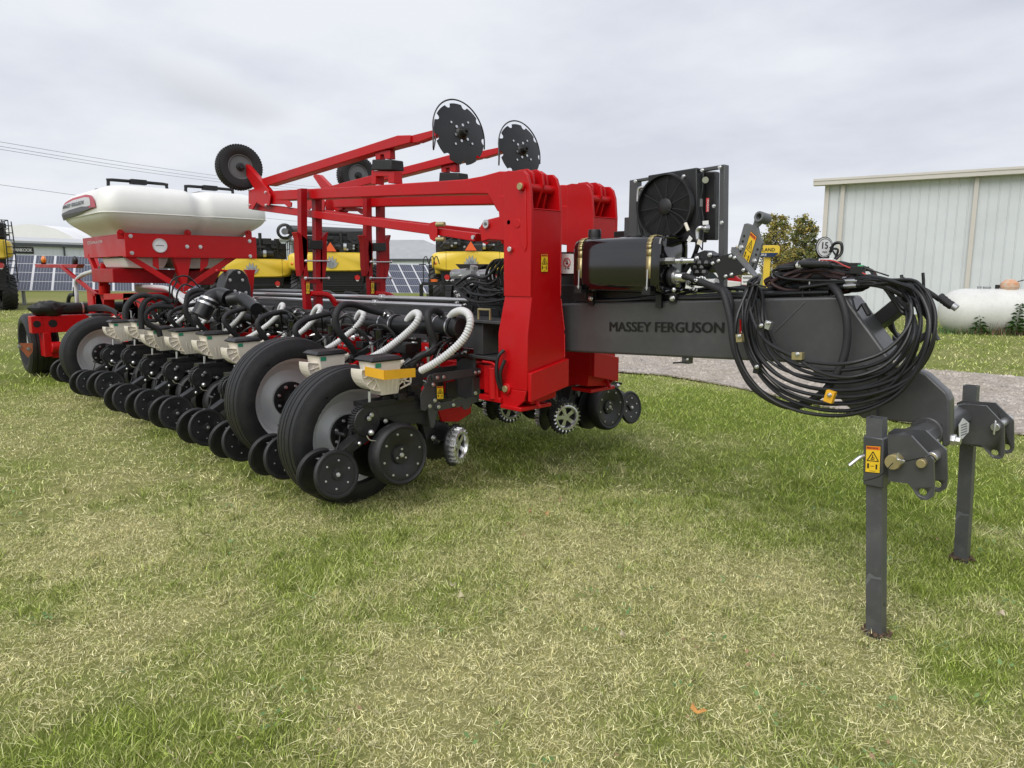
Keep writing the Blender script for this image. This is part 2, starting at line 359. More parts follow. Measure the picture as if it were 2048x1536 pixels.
# ground sheet: rings growing outward
nr, na = 170, 360
rr = np.concatenate([[0.0], np.geomspace(0.5, 1500, nr)]); aa = np.linspace(0, 2*np.pi, na, endpoint=False)
vx = np.outer(rr[1:], np.cos(aa)).ravel(); vy = np.outer(rr[1:], np.sin(aa)).ravel()
vx = np.concatenate([[0], vx]); vy = np.concatenate([[0], vy]); rad = np.hypot(vx, vy)
vz = height(vx, vy)*np.clip(1.6-rad/25, 0, 1)-0.012
me = bpy.data.meshes.new('ground'); fs = [(0, 1+j, 1+(j+1) % na) for j in range(na)]
for i in range(nr-1):
    b = 1+i*na
    for j in range(na): fs.append((b+j, b+na+j, b+na+(j+1) % na, b+(j+1) % na))
me.from_pydata(np.stack([vx, vy, vz], 1).tolist(), [], fs)
cc = fieldcol(np.clip(dryness(vx, vy)*.9, 0, 1), np.full(vx.shape, .25))*0.45*np.array([.93, .97, .80])
fade = np.clip((rad-18)/20, 0, 1)[:, None]; far_c = fieldcol(np.clip(.18+(vnoise(vx, vy, 9, 8)-.4)*.6, 0, 1), np.full(vx.shape, .3))*.50*np.array([1.02, .95, 1.0])
cc = cc*(1-fade)+far_c*fade
ca = me.color_attributes.new('col', 'FLOAT_COLOR', 'POINT'); ca.data.foreach_set('color', np.concatenate([cc, np.ones((len(cc), 1))], 1).ravel())
me.polygons.foreach_set('use_smooth', [True]*len(me.polygons))
def soil_mat():
    m = bpy.data.materials.new('lawn_ground'); m.use_nodes = True; t = m.node_tree; b = t.nodes['Principled BSDF']; b.inputs['Roughness'].default_value = 0.95; b.inputs['Specular IOR Level'].default_value = 0.1
    at = t.nodes.new('ShaderNodeAttribute'); at.attribute_name = 'col'; tcn = t.nodes.new('ShaderNodeTexCoord')
    n = t.nodes.new('ShaderNodeTexNoise'); n.inputs['Scale'].default_value = 9; n.inputs['Detail'].default_value = 10; n.inputs['Roughness'].default_value = .75; t.links.new(tcn.outputs['Object'], n.inputs['Vector'])
    r = t.nodes.new('ShaderNodeMapRange'); r.inputs[1].default_value = .3; r.inputs[2].default_value = .7; r.inputs[3].default_value = .6; r.inputs[4].default_value = 1.35; t.links.new(n.outputs['Fac'], r.inputs[0])
    mx = t.nodes.new('ShaderNodeVectorMath'); mx.operation = 'SCALE'; t.links.new(at.outputs['Color'], mx.inputs[0]); t.links.new(r.outputs[0], mx.inputs['Scale']); t.links.new(mx.outputs[0], b.inputs['Base Color'])
    bp = t.nodes.new('ShaderNodeBump'); bp.inputs['Strength'].default_value = .6; bp.inputs['Distance'].default_value = .02; t.links.new(n.outputs['Fac'], bp.inputs['Height']); t.links.new(bp.outputs[0], b.inputs['Normal'])
    return m
me.materials.append(soil_mat()); g = bpy.data.objects.new('ground', me); col.objects.link(g); struct(g)
# gravel road
def gravel_mat():
    m = bpy.data.materials.new('gravel'); m.use_nodes = True; t = m.node_tree; b = t.nodes['Principled BSDF']; b.inputs['Roughness'].default_value = 0.9
    tcn = t.nodes.new('ShaderNodeTexCoord'); v = t.nodes.new('ShaderNodeTexVoronoi'); v.inputs['Scale'].default_value = 26; t.links.new(tcn.outputs['Object'], v.inputs['Vector'])
    n = t.nodes.new('ShaderNodeTexNoise'); n.inputs['Scale'].default_value = .8; n.inputs['Detail'].default_value = 8; t.links.new(tcn.outputs['Object'], n.inputs['Vector'])
    r = t.nodes.new('ShaderNodeValToRGB'); t.links.new(v.outputs['Color'], r.inputs[0]); r.color_ramp.elements[0].color = (.20, .17, .145, 1); r.color_ramp.elements[1].color = (.60, .54, .48, 1); r.color_ramp.elements[0].position = .1; r.color_ramp.elements[1].position = .9
    r2 = t.nodes.new('ShaderNodeValToRGB'); t.links.new(n.outputs['Fac'], r2.inputs[0]); r2.color_ramp.elements[0].position = .40; r2.color_ramp.elements[1].position = .62; r2.color_ramp.elements[0].color = (.36, .30, .20, 1); r2.color_ramp.elements[1].color = (.40, .355, .31, 1)
    mx = t.nodes.new('ShaderNodeMixRGB'); mx.inputs[0].default_value = .6; t.links.new(r2.outputs[0], mx.inputs[1]); t.links.new(r.outputs[0], mx.inputs[2]); t.links.new(mx.outputs[0], b.inputs['Base Color'])
    bp = t.nodes.new('ShaderNodeBump'); bp.inputs['Strength'].default_value = .8; bp.inputs['Distance'].default_value = .03; t.links.new(v.outputs['Distance'], bp.inputs['Height']); t.links.new(bp.outputs[0], b.inputs['Normal'])
    return m
mb = MB().use(gravel_mat())
mb.prism([(x, y, .008) for x, y in road], (0, 0, .02)); struct(mb.build('gravel_road', sharp=80))
# small stones on the road
mb = MB().use(mat('road_stone', (.42, .38, .34), .9, var=.5, vscale=3))
k = 0
while k < 5200:
    x = rng.uniform(-9, 2.5); y = rng.uniform(7.5, 14)
    if not in_road(np.array([x]), np.array([y]))[0]: continue
    k += 1; s = rng.uniform(.008, .030); a = rng.uniform(0, 6.28)
    c, q = math.cos(a)*s, math.sin(a)*s
    mb.add([(x+c, y+q, .028), (x-q*.8, y+c*.8, .028), (x-c, y-q, .028), (x+q*.7, y-c*.7, .028), (x, y, .028+s*.9)], [(0, 1, 4), (1, 2, 4), (2, 3, 4), (3, 0, 4)])
o = mb.build('gravel_stones'); struct(o, 'stuff')
# grass blades
def blades(n, r0, r1, hmin, hmax, wd, seg, name, flat=False, dry_add=0.0, straw=False, power=1.0, tuft=0, shade=1.0, aw=.98):
    az = AZ+rng.uniform(-aw, aw, n); r = np.sqrt(rng.uniform(0, 1, n)**power*(r1*r1-r0*r0)+r0*r0)
    x = r*np.cos(az); y = r*np.sin(az)
    if tuft: k_ = rng.integers(0, tuft, n); tx, ty = x[:tuft], y[:tuft]; sp_ = rng.uniform(.012, .045, tuft)[k_]; x = tx[k_]+rng.normal(0, 1, n)*sp_; y = ty[k_]+rng.normal(0, 1, n)*sp_; r = np.hypot(x, y)
    keep = ~in_road(x+rng.normal(0, .10, n), y+rng.normal(0, .10, n))
    if straw:
        keep &= rng.uniform(0, 1, n) < np.clip(dryness(x, y)*1.5-.25, .04, 1)
    x = x[keep]; y = y[keep]; r = r[keep]; n = len(x); dr = dryness(x, y)
    clump = vnoise(x, y, .16, 9)
    hgt = rng.uniform(hmin, hmax, n)*(.65+.6*clump)*(1.12-.5*dr)
    t = rng.uniform(0, 1, n); dry = np.clip(dr+rng.normal(0, .30, n)+dry_add, 0, 1)
    c = fieldcol(dry, t)*(.58+1.15*rng.uniform(0, 1, n)**1.5)[:, None]*shade
    a = rng.uniform(0, 2*np.pi, n); dx = np.cos(a); dy = np.sin(a)
    z0 = height(x, y)*np.clip(1.6-r/25, 0, 1)-.016
    lean = rng.uniform(.2, 1.6, n)*hgt; b = rng.uniform(0, 2*np.pi, n); lx = np.cos(b)*lean; ly = np.sin(b)*lean
    if flat:
        z0 = z0+rng.uniform(.012, .036, n); ln = hgt; hh = rng.normal(0, .007, n); lx = np.cos(b)*ln; ly = np.sin(b)*ln
        dx = -np.sin(b); dy = np.cos(b); hgt = hh
    w_ = wd*rng.uniform(.7, 1.3, n)/2
    if seg == 2:
        P = np.stack([np.stack([x-dx*w_, y-dy*w_, z0], 1), np.stack([x+dx*w_, y+dy*w_, z0], 1),
                      np.stack([x+lx*.38+dx*w_*.8, y+ly*.38+dy*w_*.8, z0+hgt*.62], 1), np.stack([x+lx*.38-dx*w_*.8, y+ly*.38-dy*w_*.8, z0+hgt*.62], 1),
                      np.stack([x+lx, y+ly, z0+hgt], 1)], 1); k = 5
    else:
        P = np.stack([np.stack([x-dx*w_, y-dy*w_, z0], 1), np.stack([x+dx*w_, y+dy*w_, z0], 1), np.stack([x+lx, y+ly, z0+hgt], 1)], 1); k = 3
    me = bpy.data.meshes.new(name); me.vertices.add(n*k); me.vertices.foreach_set('co', P.astype(np.float32).ravel())
    base = np.arange(n)*k
    if seg == 2:
        li = np.stack([base, base+1, base+2, base+3, base+3, base+2, base+4], 1).ravel(); tot = np.tile([4, 3], n); st = np.concatenate([[0], np.cumsum(tot)[:-1]])
    else:
        li = np.stack([base, base+1, base+2], 1).ravel(); tot = np.full(n, 3); st = np.arange(n)*3
    me.loops.add(len(li)); me.loops.foreach_set('vertex_index', li.astype(np.int32)); me.polygons.add(len(tot))
    me.polygons.foreach_set('loop_start', st.astype(np.int32)); me.polygons.foreach_set('loop_total', tot.astype(np.int32)); me.update(calc_edges=True)
    ca = me.color_attributes.new('col', 'FLOAT_COLOR', 'POINT'); ca.data.foreach_set('color', np.repeat(np.concatenate([c, np.ones((n, 1))], 1), k, 0).astype(np.float32).ravel())
    me.materials.append(BLM); o = bpy.data.objects.new(name, me); col.objects.link(o); struct(o, 'stuff'); return o
BLM = bpy.data.materials.new('grass_blade'); BLM.use_nodes = True; t_ = BLM.node_tree; b_ = t_.nodes['Principled BSDF']; b_.inputs['Roughness'].default_value = .62; b_.inputs['Specular IOR Level'].default_value = .25
at = t_.nodes.new('ShaderNodeAttribute'); at.attribute_name = 'col'; t_.links.new(at.outputs['Color'], b_.inputs['Base Color'])
tl_ = t_.nodes.new('ShaderNodeBsdfTranslucent'); t_.links.new(at.outputs['Color'], tl_.inputs[0]); mxs = t_.nodes.new('ShaderNodeMixShader'); mxs.inputs[0].default_value = .28
t_.links.new(b_.outputs[0], mxs.inputs[1]); t_.links.new(tl_.outputs[0], mxs.inputs[2]); t_.links.new(mxs.outputs[0], t_.nodes['Material Output'].inputs[0])
blades(45000, 0.0, 2.6, .013, .040, .005, 1, 'lawn_grass', aw=3.14)
blades(300000, 1.0, 5.0, .010, .034, .0032, 2, 'lawn_grass')
blades(230000, 4.8, 12, .016, .048, .007, 1, 'lawn_grass')
blades(150000, 11.5, 38, .03, .075, .02, 1, 'lawn_grass')
blades(100000, 1.0, 5.2, .02, .085, .0026, 1, 'grass_clippings', flat=True, dry_add=.55, straw=True)
blades(45000, 5, 14, .04, .12, .008, 1, 'grass_clippings', flat=True, dry_add=.6, straw=True)
blades(16000, 1.3, 6, .04, .075, .0045, 2, 'grass_tufts', tuft=420, dry_add=-.35, shade=.8)
blades(9000, 1.3, 6, .035, .08, .0032, 1, 'grass_tufts', tuft=260, dry_add=.5)
mb = MB(); lw = [mat('clover_a', (.10, .19, .05), .6), mat('clover_b', (.16, .26, .08), .6), mat('dry_leaf_bits', (.34, .22, .12), .8)]
for k in range(150):
    az_ = AZ+R_.uniform(-.7, .7); rr_w = R_.uniform(1.6, 6.5); c = V(rr_w*math.cos(az_), rr_w*math.sin(az_), .018); m_w = lw[2] if k % 4 == 0 else lw[k % 2]
    for j in range(R_.randint(4, 8) if k % 4 else 2):
        a_ = R_.uniform(0, 6.28); l = R_.uniform(.010, .026); d = V(math.cos(a_), math.sin(a_), R_.uniform(.1, .8)); s = V(-d.y, d.x, 0)*l*.38; o_ = c+V(R_.gauss(0, .03), R_.gauss(0, .03), R_.uniform(0, .012)); mb.use(m_w).add([o_, o_+d*l*.5-s, o_+d*l, o_+d*l*.5+s], [(0, 1, 2, 3)])
struct(mb.build('lawn_weeds', sharp=180), 'stuff')
mb = MB().use(mat('loose_soil', (.10, .065, .04), .95, var=.4, vscale=30))
for cx_, cy_ in ((-.962, 3.17), (-.926, 4.37)):
    for k in range(46): a_ = R_.uniform(0, 6.28); q_r = R_.uniform(.030, .058); mb.sphere((cx_+q_r*math.cos(a_), cy_+q_r*math.sin(a_), .004), R_.uniform(.005, .011), 6)
struct(mb.build('loose_soil', sharp=180), 'stuff')
# fallen leaves
LEAF = [((1395, 1418), .045, 'curled orange-brown leaf lying on the grass nearest the camera', (.55, .27, .07)), ((1092, 1026), .035, 'tan leaf on the dry grass in front of the near wheels', (.52, .30, .14)),
        ((1060, 1022), .022, 'small brown leaf just beside the tan one on dry grass', (.40, .24, .12)), ((902, 832+20), .02, None, None), ((2002, 1226), .03, 'pale straw-coloured leaf right of the near parking stand', (.58, .50, .36)),
        ((1245, 1268), .022, 'tiny pale leaf scrap among straw clippings', (.55, .48, .35)), ((905, 1168), .03, 'cream husk scrap lying in the middle of the lawn', (.36, .32, .2)), ((1770, 965+35), .02, 'dark curled leaf on the green grass between the two stands', (.12, .08, .05)), ((924, 1192), .04, 'long pale corn husk sliver lying upright in the grass', (.45, .40, .24))]
for i, (p, s, lab, c) in enumerate(LEAF):
    if not lab: continue
    q = W(p[0], p[1], Z=.045); a = 1.1*i; pts = []
    for k in range(10):
        th = 2*math.pi*k/10; r = s*(.5 if k % 2 else .62)*(1.35 if k == 0 else 1)
        pts.append(q+V(math.cos(th+a)*r, math.sin(th+a)*r*.6, .012*math.cos(2*th)+.006*math.sin(3*th+i)))
    mb = MB().use(mat('leaf_%d' % i, c, .7, var=.3, vscale=40)); cn = q+V(0, 0, -.006)
    mb.add(pts+[cn]+[p_-V(0, 0, .0012) for p_ in pts]+[cn-V(0, 0, .0012)], [(k, (k+1) % 10, 10) for k in range(10)]+[(11+(k+1) % 10, 11+k, 21) for k in range(10)]+[(k, 11+k, 11+(k+1) % 10, (k+1) % 10) for k in range(10)])
    tag(mb.build('fallen_leaf'), lab, 'leaf')
# ================================================================ BACKGROUND
def frame_at(px, D, yaw=0.0, z=0.0):
    """local frame (right, away, up) of something standing at picture column px, D metres away"""
    q = W(px, 546, D=D); q.z = z; d = ray(px, 546); d.z = 0; d.normalize()
    c, s = math.cos(yaw), math.sin(yaw); a = V(d.x*c-d.y*s, d.x*s+d.y*c, 0); r = V(a.y, -a.x, 0); return q, r, a
# ---- metal building on the right
WALLM = mat('pale_siding', (.62, .65, .67), .45, var=.05, vscale=.6); TRIM = mat('tan_trim', (.58, .55, .50), .5, var=.04, vscale=.8)
pA = W(1780, 628, Z=0); dirA = math.radians(0)
vpd = ray(-1398, 546); vpd.z = 0; vpd.normalize()   # the wall runs towards this direction
def wallpt(px):
    d = ray(px, 546); # intersect in plan
    A = np.array([[d.x, -vpd.x], [d.y, -vpd.y]]); s = np.linalg.solve(A, np.array([pA.x, pA.y])); return V(d.x*s[0], d.y*s[0], 0)
cL = wallpt(1641); seam = wallpt(1936); cR = cL+(cL-seam)*0 - vpd*26
d_e = ray(1645, 371); EH = CH+math.hypot(cL.x, cL.y)/math.hypot(d_e.x, d_e.y)*d_e.z; ud = -vpd; nin = V(-ud.y, ud.x, 0)
if nin.dot(pA) < 0: nin = -nin
hall = thing('steel_building', 'long pale grey-green steel sided building with tan trim at the right edge', 'building', cL)
mb = MB().use(WALLM); step = .305; n = int(26/step)
for i in range(n):     # ribbed siding, each rib a shallow trapezoid
    a = cL+ud*(i*step); b = a+ud*step
    pr = [(0, 0), (.135, 0), (.148, .028), (.172, .028), (.185, 0), (.305, 0)]
    vs = []
    for s, d in pr: p = a+ud*s-nin*d; vs += [p, p+V(0, 0, EH)]
    mb.add(vs, [(2*k, 2*k+2, 2*k+3, 2*k+1) for k in range(5)])
mb.add([cL, cL+nin*18, cL+nin*18+V(0, 0, EH), cL+nin*9+V(0, 0, EH+.62), cL+V(0, 0, EH)], [(0, 1, 2, 3, 4)])
mb.build('siding', hall, sharp=20)
mb = MB().use(mat('grey_roof', (.42, .43, .44), .4)); mb.prism([cL-nin*.35-ud*.3+V(0, 0, EH+.15), cL+nin*9-ud*.3+V(0, 0, EH+.72), cL+nin*9-ud*.3+V(0, 0, EH+.86), cL-nin*.35-ud*.3+V(0, 0, EH+.21)], ud*27)
mb.build('roof', hall)
mb = MB().use(TRIM); mb.prism([cL-nin*.40-ud*.42+V(0, 0, EH-.02), cL-nin*.40-ud*.42+V(0, 0, EH+.22), cL-nin*.34-ud*.42+V(0, 0, EH+.22), cL-nin*.03-ud*.42+V(0, 0, EH+.10), cL-nin*.03-ud*.42+V(0, 0, EH-.02)], ud*27)
mb.prism([cL-nin*.42-ud*.42+V(0, 0, EH+.13), cL-nin*.42-ud*.42+V(0, 0, EH+.17), cL-nin*.403-ud*.42+V(0, 0, EH+.17), cL-nin*.403-ud*.42+V(0, 0, EH+.13)], ud*27); mb.build('eave_gutter', hall)
mb = MB().use(TRIM); mb.box(cL+V(0, 0, EH/2)+ud*.05, (.16, .16, EH), Matrix.Rotation(math.atan2(ud.y, ud.x), 3, 'Z')); mb.build('corner_trim', hall)
for pt in (cL+ud*.62, seam, seam+(seam-cL)*1.05):
    mb = MB().use(TRIM); mb.box(pt-nin*.09+V(0, 0, EH/2-.01), (.14, .12, EH-.06), Matrix.Rotation(math.atan2(ud.y, ud.x), 3, 'Z')); mb.build('downspout', hall)
# ---- propane tank
pt = W(1890, 664, Z=0); k = 19/math.hypot(pt.x, pt.y); D0 = 18.6
q, r, a = frame_at(1884, D0); ax = (r*.97+a*.22).normalized(); R0 = .60; zc = .55
tk = thing('propane_tank', 'white horizontal propane tank lying in weeds before the steel building', 'tank', q)
c0 = q+V(0, 0, zc); mb = MB().use(mat('tank_white', (.66, .66, .63), .42, var=.07, vscale=2, dust=.25))
prof = [(0, 0), (.18, .02), (.33, .07), (.45, .16), (.54, .28), (.585, .42), (.60, .55)]; prof += [(R0, 4.3), (.54, 4.6), (.33, 4.78), (0, 4.85)]
mb.lathe(prof, c0, ax, 40); mb.build('vessel', tk)
mb = MB().use(WHITE)
for d in (.9, 3.9): mb.box(c0+ax*d-V(0, 0, .45), (.18, .5, .5), Matrix.Rotation(math.atan2(ax.y, ax.x), 3, 'Z'))
mb.build('leg', tk)
mb = MB().use(BLK); mb.tube([c0+ax*1.95+V(0, 0, .62)-a*.0, c0+ax*2.02-a*.40+V(0, 0, .47), c0+ax*2.1-a*.605+V(0, 0, .05), c0+ax*2.15-a*.55-V(0, 0, .3)], .013, 6); mb.build('gas_line', tk)
mb = MB().use(mat('weathered_orange', (.62, .26, .12), .7, c2=(.55, .48, .38), vscale=9))
mb.lathe([(.02, -.15), (.17, -.13), (.22, -.03), (.20, .07), (.10, .15), (.02, .17)], c0+ax*1.55+V(0, 0, .68), (0, 0, 1), 14); mb.build('valve_dome', tk, bevel=.01)
mb = MB().use(STEELG); mb.cyl(c0+ax*.88+V(0, 0, .57), c0+ax*.88+V(0, 0, .66), .05); mb.cyl(c0+ax*1.05+V(0, 0, .57), c0+ax*1.05+V(0, 0, .65), .09); mb.use(BLK).cyl(c0+ax*1.28+V(0, 0, .57), c0+ax*1.28+V(0, 0, .70), .05); mb.build('fitting', tk)
mb = MB().use(BLK); mb.tube([c0+ax*1.7+V(0, 0, .78), c0+ax*2.1+V(0, 0, .86), c0+ax*2.9+V(0, 0, .80), c0+ax*3.6+V(0, 0, .62)], .012, 6); mb.build('hose', tk)
# weeds around the tank
def leafy(name, base, h, nlv, ll, cols, label, cat, group=None, seed=1, spread=.0):
    rd = random.Random(seed); t = thing(name, label, cat, base, group)
    mb = MB().use(mat('weed_stem', (.10, .11, .04), .8)); top = base+V(rd.uniform(-.05, .05), rd.uniform(-.05, .05), h); mb.tube([base, base.lerp(top, .5)+V(.02, .01, 0), top], .008, 5); mb.build('stem', t)
    mb = MB().use(cols)
    for i in range(nlv):
        f = (i+1)/nlv; p = base.lerp(top, .12+.88*f); an = i*2.4; l = ll*(1.15-.7*f)*rd.uniform(.8, 1.2); d = V(math.cos(an), math.sin(an), 0)
        sd = V(-d.y, d.x, 0)*l*.11; m = p+d*l*.5+V(0, 0, l*.25); e_ = p+d*l+V(0, 0, -l*.05)
        mb.add([p, m-sd, e_, m+sd], [(0, 1, 2), (0, 2, 3)])
    mb.build('leaves', t, sharp=180); return t
WEEDG = mat('weed_leaf', (.07, .15, .04), .7, var=.3, vscale=3); WEEDR = mat('weed_dry', (.24, .13, .09), .8, var=.3, vscale=6)
leafy('weed', q+ax*.95-a*.62, .5, 26, .22, WEEDG, 'short leafy green weed left of the taller one before the tank', 'weed', None, 1)
leafy('weed', q+ax*1.72-a*.66, .78, 40, .24, WEEDG, 'tallest leafy weed standing before the white tank', 'weed', None, 2)
leafy('weed', q+ax*2.2-a*.6, .72, 34, .22, WEEDG, 'leafy weed at the right picture edge before the tank', 'weed', None, 3)
mb = MB(); rd = random.Random(5)
for i in range(2600):
    u = rd.uniform(-.25, 3.6); v = rd.uniform(-.75, .5); p = q+ax*u+a*v; dens = .35+.65*math.exp(-((u-1.6)/.8)**2)
    if rd.random() > dens: continue
    h = rd.uniform(.08, .30)*(.6+.9*dens); an = rd.uniform(0, 6.28); l = V(math.cos(an), math.sin(an), 0)*h*rd.uniform(.2, .8); s = V(-math.sin(an), math.cos(an), 0)*.008
    mb.use(WEEDR if rd.random() < .55*dens else WEEDG); mb.add([p-s, p+s, p+l+V(0, 0, h)], [(0, 1, 2)])
o = mb.build('tank_weeds'); struct(o, 'stuff')
# ---- solar array
SOL = mat('solar_cell', (.035, .042, .075), .14, var=.15, vscale=1.2, coat=.6); SFR = mat('solar_frame', (.72, .72, .72), .35, metal=.4)
q0, r0, _ = frame_at(14, 34.0); q1, r1, _ = frame_at(905, 44.0); Ld = (q1-q0); Ln = Ld.length; Ld.normalize(); nb = V(-Ld.y, Ld.x, 0)
if nb.dot(q0) < 0: nb = -nb
arr = thing('solar_array', 'long row of dark blue solar panels on the grass behind the planter', 'solar array', q0)
tilt = math.radians(33); up_ = nb*math.cos(tilt)+V(0, 0, math.sin(tilt)); cw = Ln/26; ch = .80
z_at = lambda u: .72-.42*u/Ln
mb = MB().use(SFR)
b0 = q0-Ld*6; n = 33
mb.use(SFR); o0 = b0+V(0, 0, z_at(-6)); nn = Ld.cross(up_).normalized()
if nn.z < 0: nn = -nn
def sp(u, v): return q0+Ld*u+V(0, 0, z_at(u))+up_*v
for i in range(-6, 27):
    for j in range(4):
        a_, b_2, c_, d_ = sp(i*cw, j*ch), sp((i+1)*cw, j*ch), sp((i+1)*cw, (j+1)*ch), sp(i*cw, (j+1)*ch)
        mb.use(SFR).prism([a_, b_2, c_, d_], -nn*.04)
mb.build('frame', arr)
for i in range(-6, 27):
    mb = MB()
    for j in range(4):
        e_ = .055; a_, b_2, c_, d_ = sp(i*cw+e_, j*ch+.03), sp((i+1)*cw-e_, j*ch+.03), sp((i+1)*cw-e_, (j+1)*ch-.03), sp(i*cw+e_, (j+1)*ch-.03)
        mb.use(SOL).prism([p+nn*.006 for p in (a_, b_2, c_, d_)], nn*.004)
        for k in range(1, 6):
            s_ = a_.lerp(b_2, k/6); f_ = d_.lerp(c_, k/6); mb.use(STEELG).prism([s_+nn*.011-Ld*.006, s_+nn*.011+Ld*.006, f_+nn*.011+Ld*.006, f_+nn*.011-Ld*.006], nn*.002)
    mb.build('panel', arr)
for i in range(0, 27, 4):
    mb = MB().use(STEELG); p = q0+Ld*(i*cw+.5*cw)+nb*.9; mb.cyl(V(p.x, p.y, -.1), V(p.x, p.y, z_at(i*cw)+.42), .09, n=10); mb.build('post', arr)
# ---- white shop building with the black banner
WS = mat('white_siding', (.74, .78, .84), .5, var=.03, vscale=.5); WR = mat('pale_roof', (.52, .53, .54), .5, var=.06, vscale=.4); DTR = mat('dark_trim', (.07, .08, .09), .5)
q, r, a = frame_at(-40, 58, yaw=math.radians(0)); q2, _, _ = frame_at(430, 78); u_ = (q2-q); ln_ = u_.length; u_.normalize(); nb2 = V(-u_.y, u_.x, 0); nb2 = nb2 if nb2.dot(q) > 0 else -nb2
shop = thing('shop_building', 'low white shop with dark eave line behind the solar panels at left', 'building', q)
H1 = 3.95; mb = MB().use(WS)
m = int(ln_/.6)
for i in range(m):
    p = q+u_*(i*.6); mb.add([p, p+u_*.5, p+u_*.55-nb2*.03, p+u_*.6, p+V(0, 0, H1), p+u_*.5+V(0, 0, H1), p+u_*.55-nb2*.03+V(0, 0, H1), p+u_*.6+V(0, 0, H1)], [(0, 1, 5, 4), (1, 2, 6, 5), (2, 3, 7, 6)])
mb.build('wall', shop, sharp=15)
mb = MB().use(WR); mb.prism([q-nb2*.3+V(0, 0, H1+.15), q-nb2*.3+V(0, 0, H1+.3), q+nb2*9+V(0, 0, H1+1.05), q+nb2*9+V(0, 0, H1+.9)], u_*ln_); mb.build('roof', shop)
mb = MB().use(DTR); mb.prism([q-nb2*.34+V(0, 0, H1-.12), q-nb2*.34+V(0, 0, H1+.14), q+V(0, 0, H1+.14), q+V(0, 0, H1-.12)], u_*ln_); mb.build('eave_trim', shop)
mb = MB().use(DTR); s_ = frame_at(132, 60)[1]; A2 = ray(132, 546); t2 = np.linalg.solve(np.array([[A2.x, -u_.x], [A2.y, -u_.y]]), np.array([q.x, q.y])); p = q+u_*t2[1]; mb.bar(p-nb2*.06, p-nb2*.06+V(0, 0, H1), .16, .08, u_); mb.build('downspout', shop)
def onwall(px): A2 = ray(px, 546); t2 = np.linalg.solve(np.array([[A2.x, -u_.x], [A2.y, -u_.y]]), np.array([q.x, q.y])); return q+u_*t2[1]
s0, s1 = onwall(21), onwall(71); bz0, bz1 = 1.55+61*((546-508)/1420*1.0), 1.55+61*((546-495)/1420)
ban = thing('banner_sign', 'black tyre-dealer banner with white lettering on the white shop wall', 'sign', s0+V(0, 0, bz0))
mb = MB().use(INK); mb.prism([s0-nb2*.05+V(0, 0, bz0), s1-nb2*.05+V(0, 0, bz0), s1-nb2*.05+V(0, 0, bz1), s0-nb2*.05+V(0, 0, bz1)], -nb2*.04); mb.build('board', ban)
mb = MB(); text(mb, 'HANKOOK', s0.lerp(s1, .14)-nb2*.10+V(0, 0, bz0+.17), s0.lerp(s1, .93)-nb2*.10+V(0, 0, bz0+.17), (0, 0, 1), .28, .05, WHITE); mb.use(ORG).prism([s0.lerp(s1, .03)-nb2*.1+V(0, 0, bz0+.15), s0.lerp(s1, .1)-nb2*.1+V(0, 0, bz0+.25), s0.lerp(s1, .08)-nb2*.1+V(0, 0, bz0+.45)], -nb2*.01)
mb.build('lettering', ban, sharp=180)
# fabric dome barn behind it
q, r, a = frame_at(150, 105, yaw=math.radians(-38)); dome = thing('fabric_barn', 'rounded white fabric roofed barn rising behind the white shop', 'building', q)
mb = MB().use(mat('fabric_roof', (.82, .82, .83), .6, var=.03, vscale=.3)); nrib = 12
for i in range(nrib):
    sec = []
    for kk in (0, .5, 1):
        for j in range(15):
            th = math.pi*j/14; bul = 1-.012*abs(kk-.5)*2
            p = q+r*(-9.5*math.cos(th)*bul)+a*((i+kk)*3.0-8)+V(0, 0, 1.2+6.9*math.sin(th)*bul); sec.append(p)
    mb.add(sec, [(k*15+j, k*15+j+1, (k+1)*15+j+1, (k+1)*15+j) for k in range(2) for j in range(14)])
mb.add([q+r*(-9.5*math.cos(math.pi*j/14))+a*(-8)+V(0, 0, 1.2+6.9*math.sin(math.pi*j/14)) for j in range(15)], [tuple(range(15))]); mb.build('fabric_cover', dome, sharp=30)
mb = MB().use(WS)
for s in (-1, 1): mb.bar(q+r*9.5*s-a*8+V(0, 0, .6), q+r*9.5*s+a*28+V(0, 0, .6), .2, 1.2)
mb.build('base_wall', dome)
# ---- grey-roofed house between the posts
q, r, a = frame_at(700, 72, yaw=math.radians(-12)); HW = 12.0; eh = 2.95; house = thing('farm_office', 'white building with grey sloped roof behind the harvesters', 'building', q); eh = 2.95; rh = 5.05
mb = MB().use(WS); mb.prism([q, q+r*HW, q+r*HW+V(0, 0, eh), q+V(0, 0, eh)], a*9); mb.build('wall', house)
mb = MB().use(mat('shingle_grey', (.36, .37, .38), .6, var=.08, vscale=1.2)); e_ = .15
A0 = q-r*e_-a*e_; B0 = q+r*(HW+e_)-a*e_; C0 = B0+a*(9+2*e_); D0_ = A0+a*(9+2*e_); R1 = q+r*0+a*4.5+V(0, 0, rh); R2 = q+r*(7.0)+a*4.5+V(0, 0, rh)
for P_ in (A0, B0, C0, D0_): P_.z = eh+.02
m0 = len(mb.v); mb.add([A0, B0, C0, D0_, R1, R2, A0-V(0, 0, .18), B0-V(0, 0, .18), C0-V(0, 0, .18), D0_-V(0, 0, .18)], [(0, 1, 5, 4), (1, 2, 5), (2, 3, 4, 5), (3, 0, 4), (0, 6, 7, 1), (1, 7, 8, 2), (2, 8, 9, 3), (3, 9, 6, 0), (6, 9, 8, 7)]); mb.build('roof', house, sharp=15)
